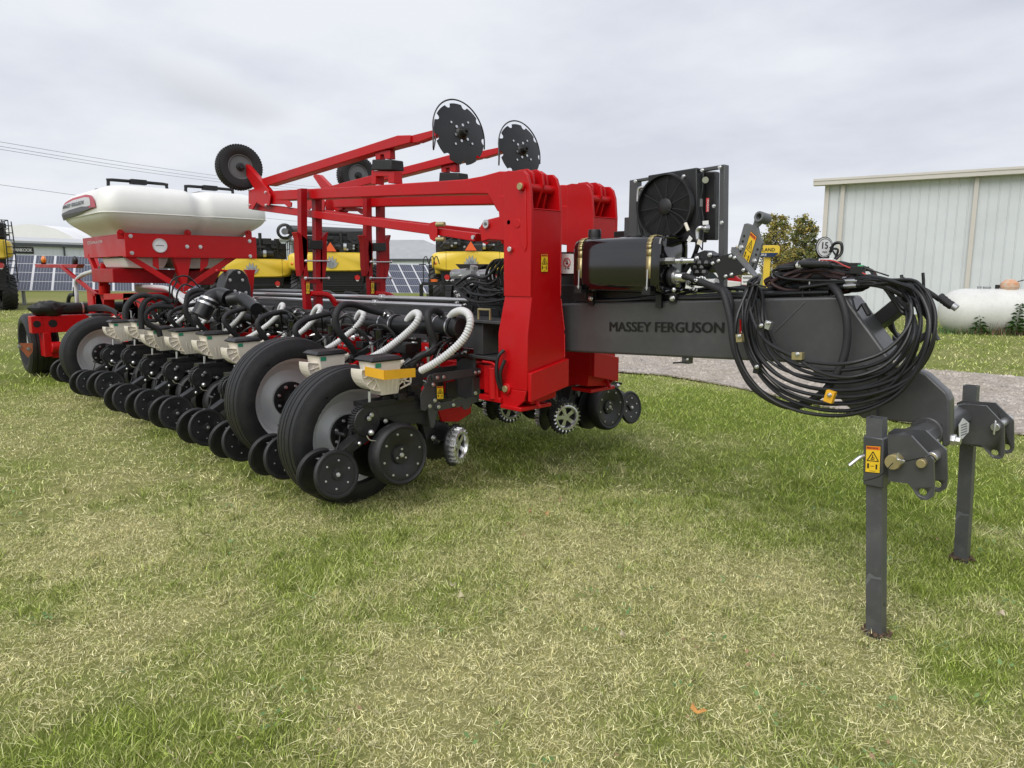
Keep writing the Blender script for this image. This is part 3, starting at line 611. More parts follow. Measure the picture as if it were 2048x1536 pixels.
for i_, (x0, x1, z0, z1) in enumerate([(5.2, 6.3, .9, 1.5), (7.0, 7.7, 1.95, 2.45), (8.9, 11.6, 1.3, 2.05), (3.0, 4.0, .9, 1.5)]):
    mb = MB().use(mat('window_dark', (.02, .022, .025), .12)); mb.prism([q+r*x0+V(0, 0, z0)-a*.03, q+r*x1+V(0, 0, z0)-a*.03, q+r*x1+V(0, 0, z1)-a*.03, q+r*x0+V(0, 0, z1)-a*.03], -a*.03); mb.build('window', house)
mb = MB().use(DTR); mb.bar(q+r*-.15-a*.17+V(0, 0, eh-.1), q+r*(HW+.15)-a*.17+V(0, 0, eh-.1), .06, .24); mb.build('fascia', house)
mb = MB(); text(mb, 'FARM', q+r*6.6+V(0, 0, 1.6)-a*.04, q+r*7.3+V(0, 0, 1.6)-a*.04, (0, 0, 1), .16, .01, DTR); mb.lathe([(.17, 0), (.23, 0), (.23, .02), (.17, .02)], q+r*7.7+V(0, 0, 1.65)-a*.05, -a, 16, True); mb.lathe([(.1, 0), (.16, 0), (.16, .02), (.1, .02)], q+r*8.1+V(0, 0, 1.72)-a*.05, -a, 16, True); mb.build('wall_lettering', house)
# small gable behind the left harvester
q, r, a = frame_at(520, 62, yaw=math.radians(20)); gab = thing('gabled_shed', 'small white gabled shed peeking over the left yellow harvester', 'shed', q)
mb = MB().use(WS); mb.prism([q, q+r*4.6, q+r*4.6+V(0, 0, 3.6), q+r*2.3+V(0, 0, 4.6), q+V(0, 0, 3.6)], a*8); mb.build('wall', gab)
mb = MB().use(WR)
for s in (0, 1):
    x = 2.3; p = q+r*2.3+V(0, 0, 4.8); e2 = q+r*(2.3+(-2.7 if s == 0 else 2.7))+V(0, 0, 3.62); mb.prism([p-a*.3, e2-a*.3, e2-a*.3-V(0, 0, .15), p-a*.3-V(0, 0, .17)], a*8.6)
mb.build('roof', gab)
# ---- trees
BARK = mat('bark', (.10, .085, .07), .9, bump=.4, bscale=20)
def tree(px, D, h, w_, lab, cols, seed, lean=0, bare=.0, zb=0.0):
    rd = random.Random(seed); q, r, a = frame_at(px, D); t = thing('autumn_tree', lab, 'tree', q, 'trees behind the yard')
    mb = MB().use(BARK); top = q+V(0, 0, h*.93)+r*lean; mb.tube([q-V(0, 0, .2), q.lerp(top, .4)+r*.1, top], lambda f: (.20*(1-f)+.02)*h/9, 8); tips = []
    for i in range(46):
        f = .12+.83*i/46; b = q.lerp(top, f); an = i*2.399+rd.uniform(-.3, .3); l = w_*(.30+.70*(1-f)**.75)*rd.uniform(.35, 1.2)*(1 if f > .2 else .75)
        e_ = b+V(math.cos(an)*l, math.sin(an)*l, l*rd.uniform(.25, .75)); mb.tube([b, b.lerp(e_, .5)-V(0, 0, .06*l), e_], lambda s, f=f: .05*(1-s)*(1-f)*h/9+.008, 5, sub=3, caps=False); tips.append((b, e_, l))
        for k in range(3):
            u = rd.uniform(.35, .95); s_ = b.lerp(e_, u); e3 = s_+V(rd.gauss(0, .35), rd.gauss(0, .35), rd.uniform(0, .5))*l*.5; mb.tube([s_, e3], lambda s: .014*(1-s)+.004, 4, sub=2, caps=False); tips.append((s_, e3, l*.5))
    mb.build('trunk', t)
    mb = MB()
    for (b, e_, l) in tips:
        if rd.random() < bare: continue
        cm = rd.choice(cols)
        for k in range(int(26+l*22)):
            u = rd.uniform(.25, 1.1); p = b.lerp(e_, u)+V(rd.gauss(0, .16), rd.gauss(0, .16), rd.gauss(0, .14))*(.5+l*.35); s = rd.uniform(.04, .095)
            n1 = V(rd.gauss(0, 1), rd.gauss(0, 1), rd.gauss(0, 1)).normalized(); x = n1.cross(V(0, 0, 1)).normalized()*s; y = n1.cross(x).normalized()*s*.7
            mb.use(cm if rd.random() < .8 else rd.choice(cols)); mb.add([p-x, p+y, p+x, p-y], [(0, 1, 2, 3)])
    mb.build('crown', t, sharp=180); return t
def lf(n, c): return mat(n, c, .75, var=.3, vscale=1.2)
tree(1548, 50, 6.0, 2.3, 'bronze and yellow autumn tree behind the grey top-link bracket', [lf('leaf_gold', (.38, .30, .07)), lf('leaf_bronze', (.27, .23, .06)), lf('leaf_olive', (.18, .20, .05))], 3)
tree(1606, 46, 5.35, 1.75, 'green-yellow tree just left of the steel building corner', [lf('leaf_dkgreen', (.13, .155, .06)), lf('leaf_olive', (.18, .20, .05)), lf('leaf_gold', (.38, .30, .07))], 8)
tree(1480, 60, 3.9, 1.5, 'sparse thinning tree left of the bronze one', [lf('leaf_bronze', (.27, .23, .06)), lf('leaf_pale', (.32, .27, .13))], 12, bare=.6)
tree(1568, 62, 3.6, 2.2, 'low dark olive tree under the two taller autumn trees', [lf('leaf_dkgreen', (.13, .155, .06)), lf('leaf_bronze', (.27, .23, .06))], 14)
tree(1628, 58, 3.6, 1.2, 'bare pale-twigged tree at the corner of the steel building', [lf('leaf_pale', (.32, .27, .13))], 17, bare=.85)
tree(1446, 62, 2.6, 2.0, 'low brown-green bush tree seen under the cooler frame', [lf('leaf_bronze', (.27, .23, .06)), lf('leaf_dkgreen', (.13, .155, .06))], 19)
tree(1236, 60, 5.2, 1.1, 'thin tree tips seen between far red tower and cooler', [lf('leaf_dkgreen', (.13, .155, .06))], 21, bare=.7)
# ---- yellow dealer pylon sign
q, r, a = frame_at(1511, 42, yaw=math.radians(8)); s = 42/1420; pyl = thing('dealer_sign', 'tall yellow dealer sign with black lettering before the autumn trees', 'sign', q)
def PZ(py): return 1.55+(546-py)*s
mb = MB().use(CYEL); mb.prism([q+r*.45+V(0, 0, 0), q+r*.80+V(0, 0, 0), q+r*.80+V(0, 0, PZ(512)), q+r*.45+V(0, 0, PZ(512))], a*.2); mb.build('post', pyl)
mb = MB().use(CYEL); z0, z1 = PZ(512), PZ(492); x0, x1 = -1.1, 1.28; pl = [(x0, z0), (x1-.18, z0), (x1-.04, z0+.08), (x1, z0+.2), (x1, z1-.12), (x1-.05, z1-.03), (x1-.15, z1), (x0, z1)]
mb.prism([q+r*x-a*.1+V(0, 0, z) for x, z in pl], a*.4); mb.build('sign_box', pyl, bevel=.02)
mb = MB().use(mat('navy_band', (.01, .03, .10), .4)); mb.prism([q+r*x-a*.13+V(0, 0, z) for x, z in [(x0, z0-.08), (x1-.35, z0-.08), (x1-.1, z0+.1), (x1-.1, z0+.16), (x0, z0+.16)]], a*.028); mb.build('name_band', pyl)
mb = MB(); text(mb, 'NEW HOLLAND', q+r*-.95-a*.13+V(0, 0, z0+.25), q+r*1.0-a*.13+V(0, 0, z0+.25), (0, 0, 1), .19, .02, INK); text(mb, 'AGRICULTURE', q+r*-1.0-a*.15+V(0, 0, z0-.02), q+r*.55-a*.15+V(0, 0, z0-.02), (0, 0, 1), .13, .015, WHITE); mb.build('lettering', pyl, sharp=180)
q, r, a = frame_at(1484, 40); wsg = thing('yard_sign', 'small white sign with two dark lines below the dealer sign', 'sign', q)
mb = MB().use(WHITE); mb.prism([q+V(0, 0, .9), q+r*.55+V(0, 0, .9), q+r*.55+V(0, 0, 1.42), q+V(0, 0, 1.42)], a*.04); mb.build('panel', wsg)
mb = MB(); text(mb, '40000', q+r*.05-a*.01+V(0, 0, 1.22), q+r*.5-a*.01+V(0, 0, 1.22), (0, 0, 1), .12, .02, INK); mb.use(INK).prism([q+r*.08-a*.01+V(0, 0, 1.03), q+r*.45-a*.01+V(0, 0, 1.03), q+r*.45-a*.01+V(0, 0, 1.08), q+r*.08-a*.01+V(0, 0, 1.08)], -a*.003); mb.build('lettering', wsg)
mb = MB().use(STEELG); mb.bar(q+r*.27+a*.06+V(0, 0, 0), q+r*.27+a*.06+V(0, 0, .95), .06, .06); mb.build('post', wsg)
# ---- power lines
for i, (p0, p1, lab) in enumerate([((-40, 277), (660, 376), 'topmost thin power line crossing the sky at left'), ((-40, 286), (660, 381), 'middle thin power line crossing the sky at left'), ((-40, 292), (640, 384), 'third thin power line crossing the sky at left'), ((-40, 364), (760, 455), 'lowest single power line passing behind the white tank')]):
    a0 = W(*p0, D=62); b0 = W(*p1, D=135); mid = (a0+b0)/2-V(0, 0, .5); mb = MB().use(mat('cable', (.08, .08, .085), .6)); mb.tube([a0, a0.lerp(b0, .25)-V(0, 0, .4), mid, a0.lerp(b0, .75)-V(0, 0, .4), b0], .018, 5); tag(mb.build('power_line'), lab, 'power line', 'power lines')
# ---- yellow harvesters
def lug_wheel(mb, c, ax, R1, W1, lugs=22):
    d, x, y = mb.frame(ax); c = Vector(c); mb.use(RUB)
    mb.lathe([(R1*.52, -W1*.42), (R1*.80, -W1*.5), (R1*.93, -W1*.46), (R1*.95, 0), (R1*.93, W1*.46), (R1*.80, W1*.5), (R1*.52, W1*.42)], c, d, 32, True)
    for i in range(lugs*2):
        s = 1 if i % 2 else -1; a_ = math.pi*i/lugs
        def P(an, t, r): return c+(x*math.cos(an)+y*math.sin(an))*r+d*t
        w2 = .055; a2 = a_+.26
        mb.prism([P(a_, 0, R1*.93), P(a_+w2*2, 0, R1*.93), P(a2+w2*2, s*W1*.5, R1*.90), P(a2, s*W1*.5, R1*.90)], (x*math.cos(a_+.14)+y*math.sin(a_+.14))*R1*.08)
def harvester(px, D, lab, yaw=0.0, auger=False, ladder=False, seed=1, deck=.5, top=.62, wide=3.3, zt=2.5):
    rd = random.Random(seed); q, r, a = frame_at(px, D, yaw); t = thing('combine_harvester', lab, 'combine', q, 'yellow combines parked behind the planter')
    def L(x, y, z): return q+r*x+a*y+V(0, 0, z)
    z0, z1 = zt-.82, zt; hw = wide/2
    # rear hood: rounded box section swept forward
    mb = MB().use(CYEL); sec = []
    ys = [-.16, -.05, .12, .5, 3.4]; sc2 = [.86, .95, .99, 1.0, 1.02]
    n = 28
    for y_, s in zip(ys, sc2):
        for i in range(n):
            th = 2*math.pi*i/n; cxx = math.copysign(abs(math.cos(th))**.35, math.cos(th)); czz = math.copysign(abs(math.sin(th))**.42, math.sin(th))
            sec.append(L(cxx*hw*s, y_, (z0+z1)/2+czz*(z1-z0)/2*(s if y_ < .3 else 1)))
    mb.add(sec, [(k*n+i, k*n+(i+1) % n, (k+1)*n+(i+1) % n, (k+1)*n+i) for k in range(4) for i in range(n)]+[tuple(range(n))]); mb.build('rear_hood', t, sharp=50)
    mb = MB().use(INK)
    for x in (-hw*.62, hw*.72): mb.bar(L(x, -.155, z0+.03), L(x, -.155, z1-.03), .012, .02)
    mb.build('hood_seam', t)
    # leaf emblem
    mb = MB().use(STEELG); cz = (z0+z1)/2-.02
    for s_, an in ((-1, .09), (1, .09), (-1, .42), (1, .42), (-1, .80), (1, .80)):
        l = .56-an*.2; d = V(0, 0, 1)*math.cos(an)+r*s_*math.sin(an); sd = d.cross(a).normalized(); b = L(.0, -.175, cz-.26)+r*s_*.02
        mb.prism([b, b+d*l*.55+sd*l*.15, b+d*l, b+d*l*.45-sd*l*.15], -a*.02)
    mb.build('emblem', t)
    mb = MB().use(mat('orange_triangle', (.85, .13, .03), .4, emit=None)); mb.prism([L(-.24, -.2, z1+.02), L(.24, -.2, z1+.02), L(0, -.2, z1+.40)], -a*.02); mb.build('warning_triangle', t)
    mb = MB().use(INK); mb.box(L(0, .3, z1+.05), (.1, .1, .1)); mb.build('triangle_bracket', t)
    # dark lower body with straw spreader
    mb = MB().use(CHAR); mb.prism([L(-hw*.78, .15, z0+.03), L(hw*.78, .15, z0+.03), L(hw*.70, .15, .85), L(-hw*.70, .15, .85)], a*3.0)
    for i in range(9): mb.bar(L(-hw*.7, .10, z0-.08-i*.1), L(hw*.7, .10, z0-.08-i*.1), .03, .035)
    mb.bar(L(-hw*.74, .05, 1.02), L(hw*.74, .05, 1.02), .06, .05); mb.build('straw_chopper', t)
    mb = MB().use(CHAR); mb.bar(L(-hw*.9, .9, .72), L(hw*.9, .9, .72), .22, .22); mb.box(L(0, 2.2, .9), (.9, 2.0, .6), Matrix.Rotation(math.atan2(r.y, r.x), 3, 'Z')); mb.build('rear_axle', t)
    for s_ in (-1, 1):
        mb = MB(); lug_wheel(mb, L(s_*(hw*.80), .9, .74), r, .74, .55); w1 = mb.build('rear_wheel', t)
        mb = MB().use(CYEL); mb.lathe([(.05, .0), (.2, .02), (.36, -.08), (.385, -.1), (.385, .1), (.1, .12)], L(s_*(hw*.80+.16), .9, .74), r*s_, 20); mb.build('rim', w1)
        mb = MB(); lug_wheel(mb, L(s_*(hw*.92+.15), 5.0, .98), r, .98, .7); mb.build('front_wheel', t)
    for s_ in (-1, 1):
        mb = MB().use(mat('red_lens', (.55, .02, .02), .15, coat=.6)); mb.lathe([(.02, -.05), (.10, -.04), (.12, 0), (.1, .04)], L(s_*hw*.60, 0, z0-.25), -a, 14); mb.use(WHITE).lathe([(.02, -.05), (.06, -.045), (.07, .0)], L(s_*hw*.60-.0, -.02, z0-.33), -a, 12); mb.build('tail_lamp', t)
    mb = MB().use(AMB); mb.sphere(L(-hw*.86, -.05, z0+.33), .12, 12); mb.build('amber_lamp', t)
    # engine deck
    mb = MB().use(CHAR); yaw3 = Matrix.Rotation(math.atan2(r.y, r.x), 3, 'Z')
    mb.box(L(0, 1.6, z1+top*.35), (wide*.86, 2.2, top*.7), yaw3)
    for i in range(26):
        mb.box(L(rd.uniform(-hw*.78, hw*.78), rd.uniform(.15, .5), z1+rd.uniform(.05, top*.85)), (rd.uniform(.08, .45), rd.uniform(.1, .3), rd.uniform(.06, .3)), yaw3)
    mb.cyl(L(hw*.05, .3, z1+.22), L(hw*.55, .3, z1+.22), .15); mb.cyl(L(-hw*.7, .3, z1+.3), L(-hw*.35, .3, z1+.3), .18)
    mb.cyl(L(hw*.25, .25, z1+.1), L(hw*.25, .25, z1+top*1.15), .07); mb.box(L(-hw*.1, 1.0, z1+top*.78), (wide*.62, 1.0, top*.3), yaw3)
    for i in range(10):
        x = rd.uniform(-hw*.8, hw*.6); mb.tube([L(x, .2, z1+rd.uniform(0, .2)), L(x+rd.uniform(-.2, .4), .1, z1+rd.uniform(.2, .5)), L(x+rd.uniform(.1, .7), .25, z1+rd.uniform(.1, top))], .022, 6, sub=4)
    mb.build('engine_deck', t, bevel=.015)
    mb = MB().use(STEELG)
    for i in range(6): mb.bolt(L(rd.uniform(-hw*.7, hw*.7), .05, z1+rd.uniform(.08, top*.6)), -a, .04, .03)
    mb.cyl(L(hw*.3, .15, z1+.22), L(hw*.37, .15, z1+.22), .155, n=14); mb.build('clamp', t)
    # grain tank and cab further forward
    mb = MB().use(CHAR); mb.prism([L(-hw*.95, 2.6, z1+.02), L(hw*.95, 2.6, z1+.02), L(hw*.95, 2.6, z1+top*.6), L(hw*.8, 2.6, z1+top*.95), L(-hw*.8, 2.6, z1+top*.95), L(-hw*.95, 2.6, z1+top*.6)], a*2.4); mb.build('grain_tank', t, bevel=.03)
    mb = MB().use(CYEL); mb.prism([L(-hw*1.0, 3.3, 1.5), L(hw*1.0, 3.3, 1.5), L(hw*1.0, 3.3, z1), L(-hw*1.0, 3.3, z1)], a*3.2); mb.build('side_body', t, bevel=.06)
    # railings
    mb = MB().use(INK)
    for s_ in ((1,) if not auger else (1, -1)):
        x = s_*hw*.93
        for y_ in (.1, .9, 1.7): mb.tube([L(x, y_, z1-.02), L(x, y_, z1+top*.8)], .018, 6, sub=1)
        for zz_ in (top*.8, top*.45): mb.tube([L(x, .1, z1+zz_), L(x, 1.7, z1+zz_)], .018, 6, sub=1)
        mb.tube([L(x-.5*s_, .05, z1+top*.8), L(x, .1, z1+top*.8)], .018, 6, sub=1); mb.tube([L(x-.5*s_, .05, z1), L(x-.5*s_, .05, z1+top*.8)], .018, 6, sub=1)
    mb.build('handrail', t)
    if ladder:
        mb = MB().use(INK); x = hw*.88
        for dx in (-.14, .14): mb.tube([L(x+dx, -.22, z0-.95), L(x+dx, -.24, z0-.1), L(x+dx, -.28, z1-.2), L(x+dx, -.1, z1+.7)], .022, 6)
        for i in range(9): mb.tube([L(x-.14, -.24, z0-.9+i*.28), L(x+.14, -.24, z0-.9+i*.28)], .018, 6, sub=1)
        mb.build('ladder', t)
    if auger:
        mb = MB().use(DARK); mb.cyl(L(-hw*1.02, .9, z1+.95), L(hw*.78, 1.0, z1+.86), .19, n=18); mb.use(INK).lathe([(.30, -.09), (.34, -.06), (.34, .06), (.30, .09), (.22, .09), (.22, -.09)], L(-hw*1.05, .75, z1+.86), -a, 22, True)
        mb.use(GREY).lathe([(.03, -.03), (.1, -.03), (.14, .02)], L(-hw*1.05, .7, z1+.86), -a, 16); mb.use(CHAR).prism([L(hw*.38, .3, z1+.86), L(hw*.98, .3, z1+.9), L(hw*.98, .3, z1+.02), L(hw*.72, .3, z1+.02), L(hw*.40, .3, z1+.55)], a*.5)
        mb.build('unloading_auger', t)
    return t
harvester(503, 30.5, 'yellow combine just right of the white planter tank, leaf emblem showing', .05, seed=2, zt=2.16, top=.95, wide=3.5)
harvester(663, 30.0, 'yellow combine with long dark unloading auger tube, seen between red posts', -.02, auger=True, ladder=True, seed=4, zt=2.42, top=.75, wide=3.55)
harvester(942, 29.5, 'yellow combine left of the near red tower with orange triangle', .0, seed=6, zt=2.44, top=.85, wide=3.3)
harvester(-42, 28.5, 'yellow combine cut off by the left edge of the picture', .12, seed=8, ladder=True, zt=2.92, top=.95, wide=2.5)
# small farm tractor attachment arm by the third combine
q, r, a = frame_at(842, 28.5); hit = thing('header_cart', 'thin black cart frame with upright rails left of the third combine', 'cart', q)
mb = MB().use(INK); mb.bar(q+V(0, 0, 0), q+V(0, 0, 1.1), .12, .1); mb.bar(q+V(0, 0, 1.12), q+r*.75+V(0, 0, 1.12), .1, .12)
for dx in (.1, .35, .52): mb.tube([q+r*dx+V(0, 0, 1.15), q+r*dx+V(0, 0, 2.0), q+r*(dx+.12)+V(0, 0, 2.2), q+r*(dx+.22)+V(0, 0, 1.9)], .022, 6)
mb.build('frame', hit); mb = MB().use(ORG); mb.box(q+r*.5+V(0, 0, 1.25)-a*.05, (.35, .1, .1)); mb.build('reflector', hit)
# parked vehicles glimpsed beyond the tongue
def pickup(px, D, lab, m, yaw):
    q, r, a = frame_at(px, D, yaw); t = thing('parked_pickup', lab, 'pickup')
    ORG_[t.name] = q.copy(); t.location = q
    def L(x, y, z): return q+r*x+a*y+V(0, 0, z)
    mb = MB().use(m); mb.prism([L(-2.6, 0, .55), L(2.6, 0, .55), L(2.65, 0, 1.0), L(1.5, 0, 1.12), L(.9, 0, 1.72), L(-.6, 0, 1.76), L(-.9, 0, 1.15), L(-2.6, 0, 1.15)], a*1.8); mb.build('body', t, bevel=.06)
    mb = MB().use(mat('car_glass', (.02, .025, .03), .08)); mb.prism([L(-.7, -.01, 1.2), L(1.25, -.01, 1.2), L(.8, -.01, 1.64), L(-.5, -.01, 1.67)], -a*.01); mb.build('side_window', t)
    for x in (-1.65, 1.7):
        mb = MB().use(RUB); mb.lathe([(.2, 0), (.36, .01), (.38, .1), (.36, .24), (.2, .25)], L(x, -.03, .38), a, 24, True); w1 = mb.build('wheel', t); mb = MB().use(STEELG); mb.lathe([(.02, .02), (.19, .04), (.215, 0), (.215, .2)], L(x, -.03, .38), a, 20); mb.build('rim', w1)
pickup(1398, 44, 'white pickup parked far beyond the tongue, under the cooler', WHITE, .25)
pickup(1435, 52, 'dark red pickup parked behind the white one', RED2, -.1)
# ================================================================ PLANTER
YC = 3.77
pl_ = thing('row_crop_planter', 'large red and dark grey folded row-crop planter with white seed tank and black hoses', 'planter', (-5, YC, 0))
def M(name, mb, bevel=0.003, **k): return mb.build(name, pl_, bevel=bevel, **k)
def zf(s, ox, oy):
    return lambda u, v, **k: W(ox+u/s, oy+v/s, **k)
z2 = zf(2.8444, 400, 180); z3 = zf(3.491, 440, 580); z4 = zf(2.648, 940, 320); z5 = zf(3.0725, 1400, 400); z6 = zf(4.6556, 620, 680); z7 = zf(4.2658, 180, 560)
zh = zf(2.7428, 1640, 740); z8 = zf(4.4522, 860, 600); zc = zf(4.8762, 1140, 320); z1 = zf(3.6571, 0, 340); zr = zf(6.4, 20, 580); zt_ = zf(7.3143, 1420, 420)
# ---- tongue
F_Y = 3.62; TW = .21
mb = MB().use(DARK)
beam = [W(1120, 607, Y=F_Y), W(1689.5, 592, Y=F_Y), W(1779, 716, Y=F_Y), W(1800, 745, Y=F_Y), W(1760, 838, Y=F_Y), W(1725, 838, Y=F_Y), W(1693, 813, Y=F_Y), W(1650, 768, Y=F_Y), W(1608, 727, Y=F_Y), W(1120, 703, Y=F_Y)]
mb.prism(beam, (0, TW, 0)); M('tongue', mb, .014, seg=3, bang=12)
mb = MB().use(DARK); yn = F_Y-.012
mb.prism([W(1770, 712, Y=yn), W(1852, 748, Y=yn), W(1893, 786, Y=yn), W(1899, 800, Y=yn), W(1899, 885, Y=yn), W(1893, 895, Y=yn), W(1884, 893, Y=yn), W(1880, 851, Y=yn), W(1720, 836, Y=yn)], (0, .085, 0)); M('gooseneck', mb, .009, seg=3, bang=12)
mb = MB().use(DARK)   # long rear run of the centre beam
mb.prism([W(1120, 612, Y=F_Y+.01), W(1120, 700, Y=F_Y+.01), V(-5.0, F_Y+.01, 1.0), V(-11.5, F_Y+.01, .98), V(-11.5, F_Y+.01, 1.26), V(-5.0, F_Y+.01, 1.29)], (0, TW-.02, 0)); M('centre_beam', mb, .008)
mb = MB()             # weld seams and side plate outline
mb.use(GREY); mb.tube([z5(455, 815, Y=F_Y-.003), z5(645, 625, Y=F_Y-.003)], .0022, 5, sub=1)
mb.use(DARK).prism([z5(990, 1005, Y=F_Y-.035), z5(1230, 1030, Y=F_Y-.035), z5(1215, 1080, Y=F_Y-.035), z5(1090, 1070, Y=F_Y-.035), z5(1085, 1330, Y=F_Y-.035), z5(1045, 1330, Y=F_Y-.035), z5(1045, 1060, Y=F_Y-.035)], (0, .033, 0))
mb.use(CREAM).box(z5(1215, 1005, Y=F_Y-.05), (.03, .05, .03)); M('gooseneck_bracket', mb, .003)
# gooseneck strut on the far side and step plates
mb = MB().use(DARK); mb.bar(z5(1060, 780, Y=3.92), z5(1290, 600, Y=3.80), .055, .075); mb.prism([z5(1180, 830, Y=3.93), z5(1330, 960, Y=3.93), z5(1330, 1060, Y=3.93), z5(1180, 1000, Y=3.93)], (0, .015, 0)); M('hose_support_arm', mb)
mb = MB().use(INK)
for u, v0, v1, y in ((1238, 460, 600, 3.66), (1370, 447, 560, 3.98)): mb.tube([z5(u, v0, Y=y), z5(u+3, v0+40, Y=y), z5(u+8, v1, Y=y), z5(u+40, v1+25, Y=y)], .0075, 8)
M('hose_hook', mb, 0)
# lettering and badge on the tongue
mb = MB(); tb = MB(); upv = W(1220, 640, Y=F_Y)-W(1220, 663, Y=F_Y)
text(mb, 'MASSEY FERGUSON', W(1219.5, 662.5, Y=F_Y-.0035), W(1447, 666, Y=F_Y-.0035), upv, .060, .045, mat('decal_black', (.004, .004, .004), .32)); M('tongue_lettering', mb, 0, sharp=180)
mb = MB().use(RED); y = F_Y-.003; mb.prism([z5(243, 735, Y=y), z5(295, 725, Y=y), z5(293, 812, Y=y), z5(243, 822, Y=y)], (0, .002, 0)); y -= .002
mb.use(WHITE); mb.prism([z5(252, 775, Y=y), z5(284, 770, Y=y), z5(268, 798, Y=y)], (0, .001, 0)); mb.prism([z5(250, 815, Y=y), z5(262, 790, Y=y), z5(270, 815, Y=y)], (0, .001, 0)); mb.prism([z5(270, 815, Y=y), z5(276, 788, Y=y), z5(288, 812, Y=y)], (0, .001, 0)); M('badge', mb, 0)
mb = MB().use(DARK); mb.box(W(1375, 715, Y=3.66), (.045, .05, .07)); mb.use(INK).tube([W(1346, 726, Y=3.6), W(1375, 724, Y=3.62)], .005, 6, sub=1); mb.use(ZINC).bolt(W(1375, 719, Y=3.635), (0, -1, 0), .007, .008); M('hook_bracket', mb)
# ---- hitch
mb = MB().use(DARK); zt0 = .825; XH = -.955
mb.lathe([(.062, 0), (.062, 1.10)], (XH, 3.22, zt0-.01), (0, 1, 0), 8); M('hitch_tube', mb, .006)
mb = MB().use(DARK); mb.cyl((XH, 3.60, zt0), (XH, 3.70, zt0), .07, n=28); M('hitch_collar', mb, .006)
mb = MB().use(ZINC); c = W(1914, 879, Y=3.57); mb.lathe([(.030, 0), (.034, .004), (.034, .035), (.022, .036), (.022, .055)], (XH+.03, 3.60, .80), (0, -1, 0), 6)
q_ = W(1899, 879, Y=3.645); mb.lathe([(.026, 0), (.028, .003), (.028, .035), (.018, .037), (.018, .055)], q_-V(.01, 0, 0), (1, 0, 0), 6); M('hitch_nut', mb, .002)
mb = MB().use(WHITE); p = V(XH+.075, 3.99, .80); d = V(.93, 0, .37).normalized()
q4 = [W(1918, 858, X=XH+.066), W(1936, 835, X=XH+.066), W(1938, 862, X=XH+.066), W(1920, 882, X=XH+.066)]
mb.prism([W(1917, 850, X=XH+.068), W(1926, 836, X=XH+.068), W(1938, 846, X=XH+.068), W(1937, 864, X=XH+.068), W(1924, 878, X=XH+.068), W(1918, 874, X=XH+.068)], (.001, 0, 0)); mb.use(GREY)
for i in range(5): mb.prism([W(1922, 850+i*5, X=XH+.070), W(1934, 846+i*5, X=XH+.070), W(1934, 847.6+i*5, X=XH+.070), W(1922, 851.6+i*5, X=XH+.070)], (.0006, 0, 0))
M('hitch_label', mb, 0)
def holed(poly, holes, thick, mb):
    # plate with real round holes: ring of faces round each hole is cut by bmesh bisect-free bridging
    pass
for k, (yy, off) in enumerate(((3.115, (0, 0)), (3.285, None))):
    mb = MB().use(DARK)
    if k == 0: pts = [(372, 357), (500, 362), (622, 492), (626, 640), (622, 695), (592, 713), (556, 712), (530, 690), (503, 645), (480, 622), (376, 610)]
    else: pts = [(372, 345), (405, 322), (578, 332), (694, 442), (698, 600), (690, 650), (660, 670), (625, 670), (600, 640), (560, 600), (520, 600), (372, 590)]
    P_ = [zh(u, v, Y=yy) for u, v in pts]; mb.prism(P_, (0, .016, 0)); o = M('clevis_plate', mb, .003)
    hc = zh(562, 672, Y=yy) if k == 0 else zh(641, 628, Y=yy); cut = MB().use(GREY).cyl(hc-V(0, .05, 0), hc+V(0, .08, 0), .0165, n=20).build('hole_cutter'); o.modifiers.clear()
    md = o.modifiers.new('hole', 'BOOLEAN'); md.object = cut; md.solver = 'EXACT'
    dg = bpy.context.evaluated_depsgraph_get(); nm = bpy.data.meshes.new_from_object(o.evaluated_get(dg)); o.modifiers.clear(); o.data = nm; bpy.data.objects.remove(cut)
for k, yy in enumerate((4.13, 4.30)):
    mb = MB().use(DARK)
    pts = [(758, 195), (785, 188), (912, 197), (1010, 302), (1012, 460), (1000, 485), (975, 490), (945, 482), (915, 450), (885, 412), (760, 400)] if k == 0 else [(750, 180), (775, 168), (962, 180), (1062, 278), (1064, 430), (1050, 455), (1020, 460), (990, 445), (760, 400)]
    mb.prism([zh(u, v, Y=yy) for u, v in pts], (0, .016, 0)); o = M('clevis_plate', mb, .003)
    hc = zh(957, 454, Y=yy) if k == 0 else zh(1022, 424, Y=yy); cut = MB().use(GREY).cyl(hc-V(0, .05, 0), hc+V(0, .08, 0), .0165, n=20).build('hole_cutter'); o.modifiers.clear()
    md = o.modifiers.new('hole', 'BOOLEAN'); md.object = cut; md.solver = 'EXACT'
    dg = bpy.context.evaluated_depsgraph_get(); nm = bpy.data.meshes.new_from_object(o.evaluated_get(dg)); o.modifiers.clear(); o.data = nm; bpy.data.objects.remove(cut)
# pins
mb = MB().use(GOLD); a = zh(552, 515, Y=3.09); mb.cyl(a, a+V(0, .20, 0), .018); mb.use(ZINC).cyl(a+V(0, .14, 0), a+V(0, .25, 0), .022); M('hitch_pin', mb, .002)
a = zh(960, 315, Y=4.10); mb = MB().use(ZINC); mb.cyl(a, a+V(0, .30, 0), .02); mb.tube([a+V(0, -.005, .035), a+V(0, -.01, -.035)], .006, 6, sub=1); M('hitch_pin', mb, .002)
mb = MB().use(GOLD); a = zh(395, 508, Y=3.06); mb.cyl(a, a+V(0, .09, 0), .029, n=22); mb.use(GOLD).cyl(a+V(0, .01, 0), a+V(0, .03, 0), .0305, n=22); mb.use(ZINC)
mb.tube([zh(430, 455, Y=3.04), zh(425, 490, Y=3.04), zh(462, 500, Y=3.03), zh(440, 512, Y=3.04)], .004, 6); M('stand_pin', mb, .001)
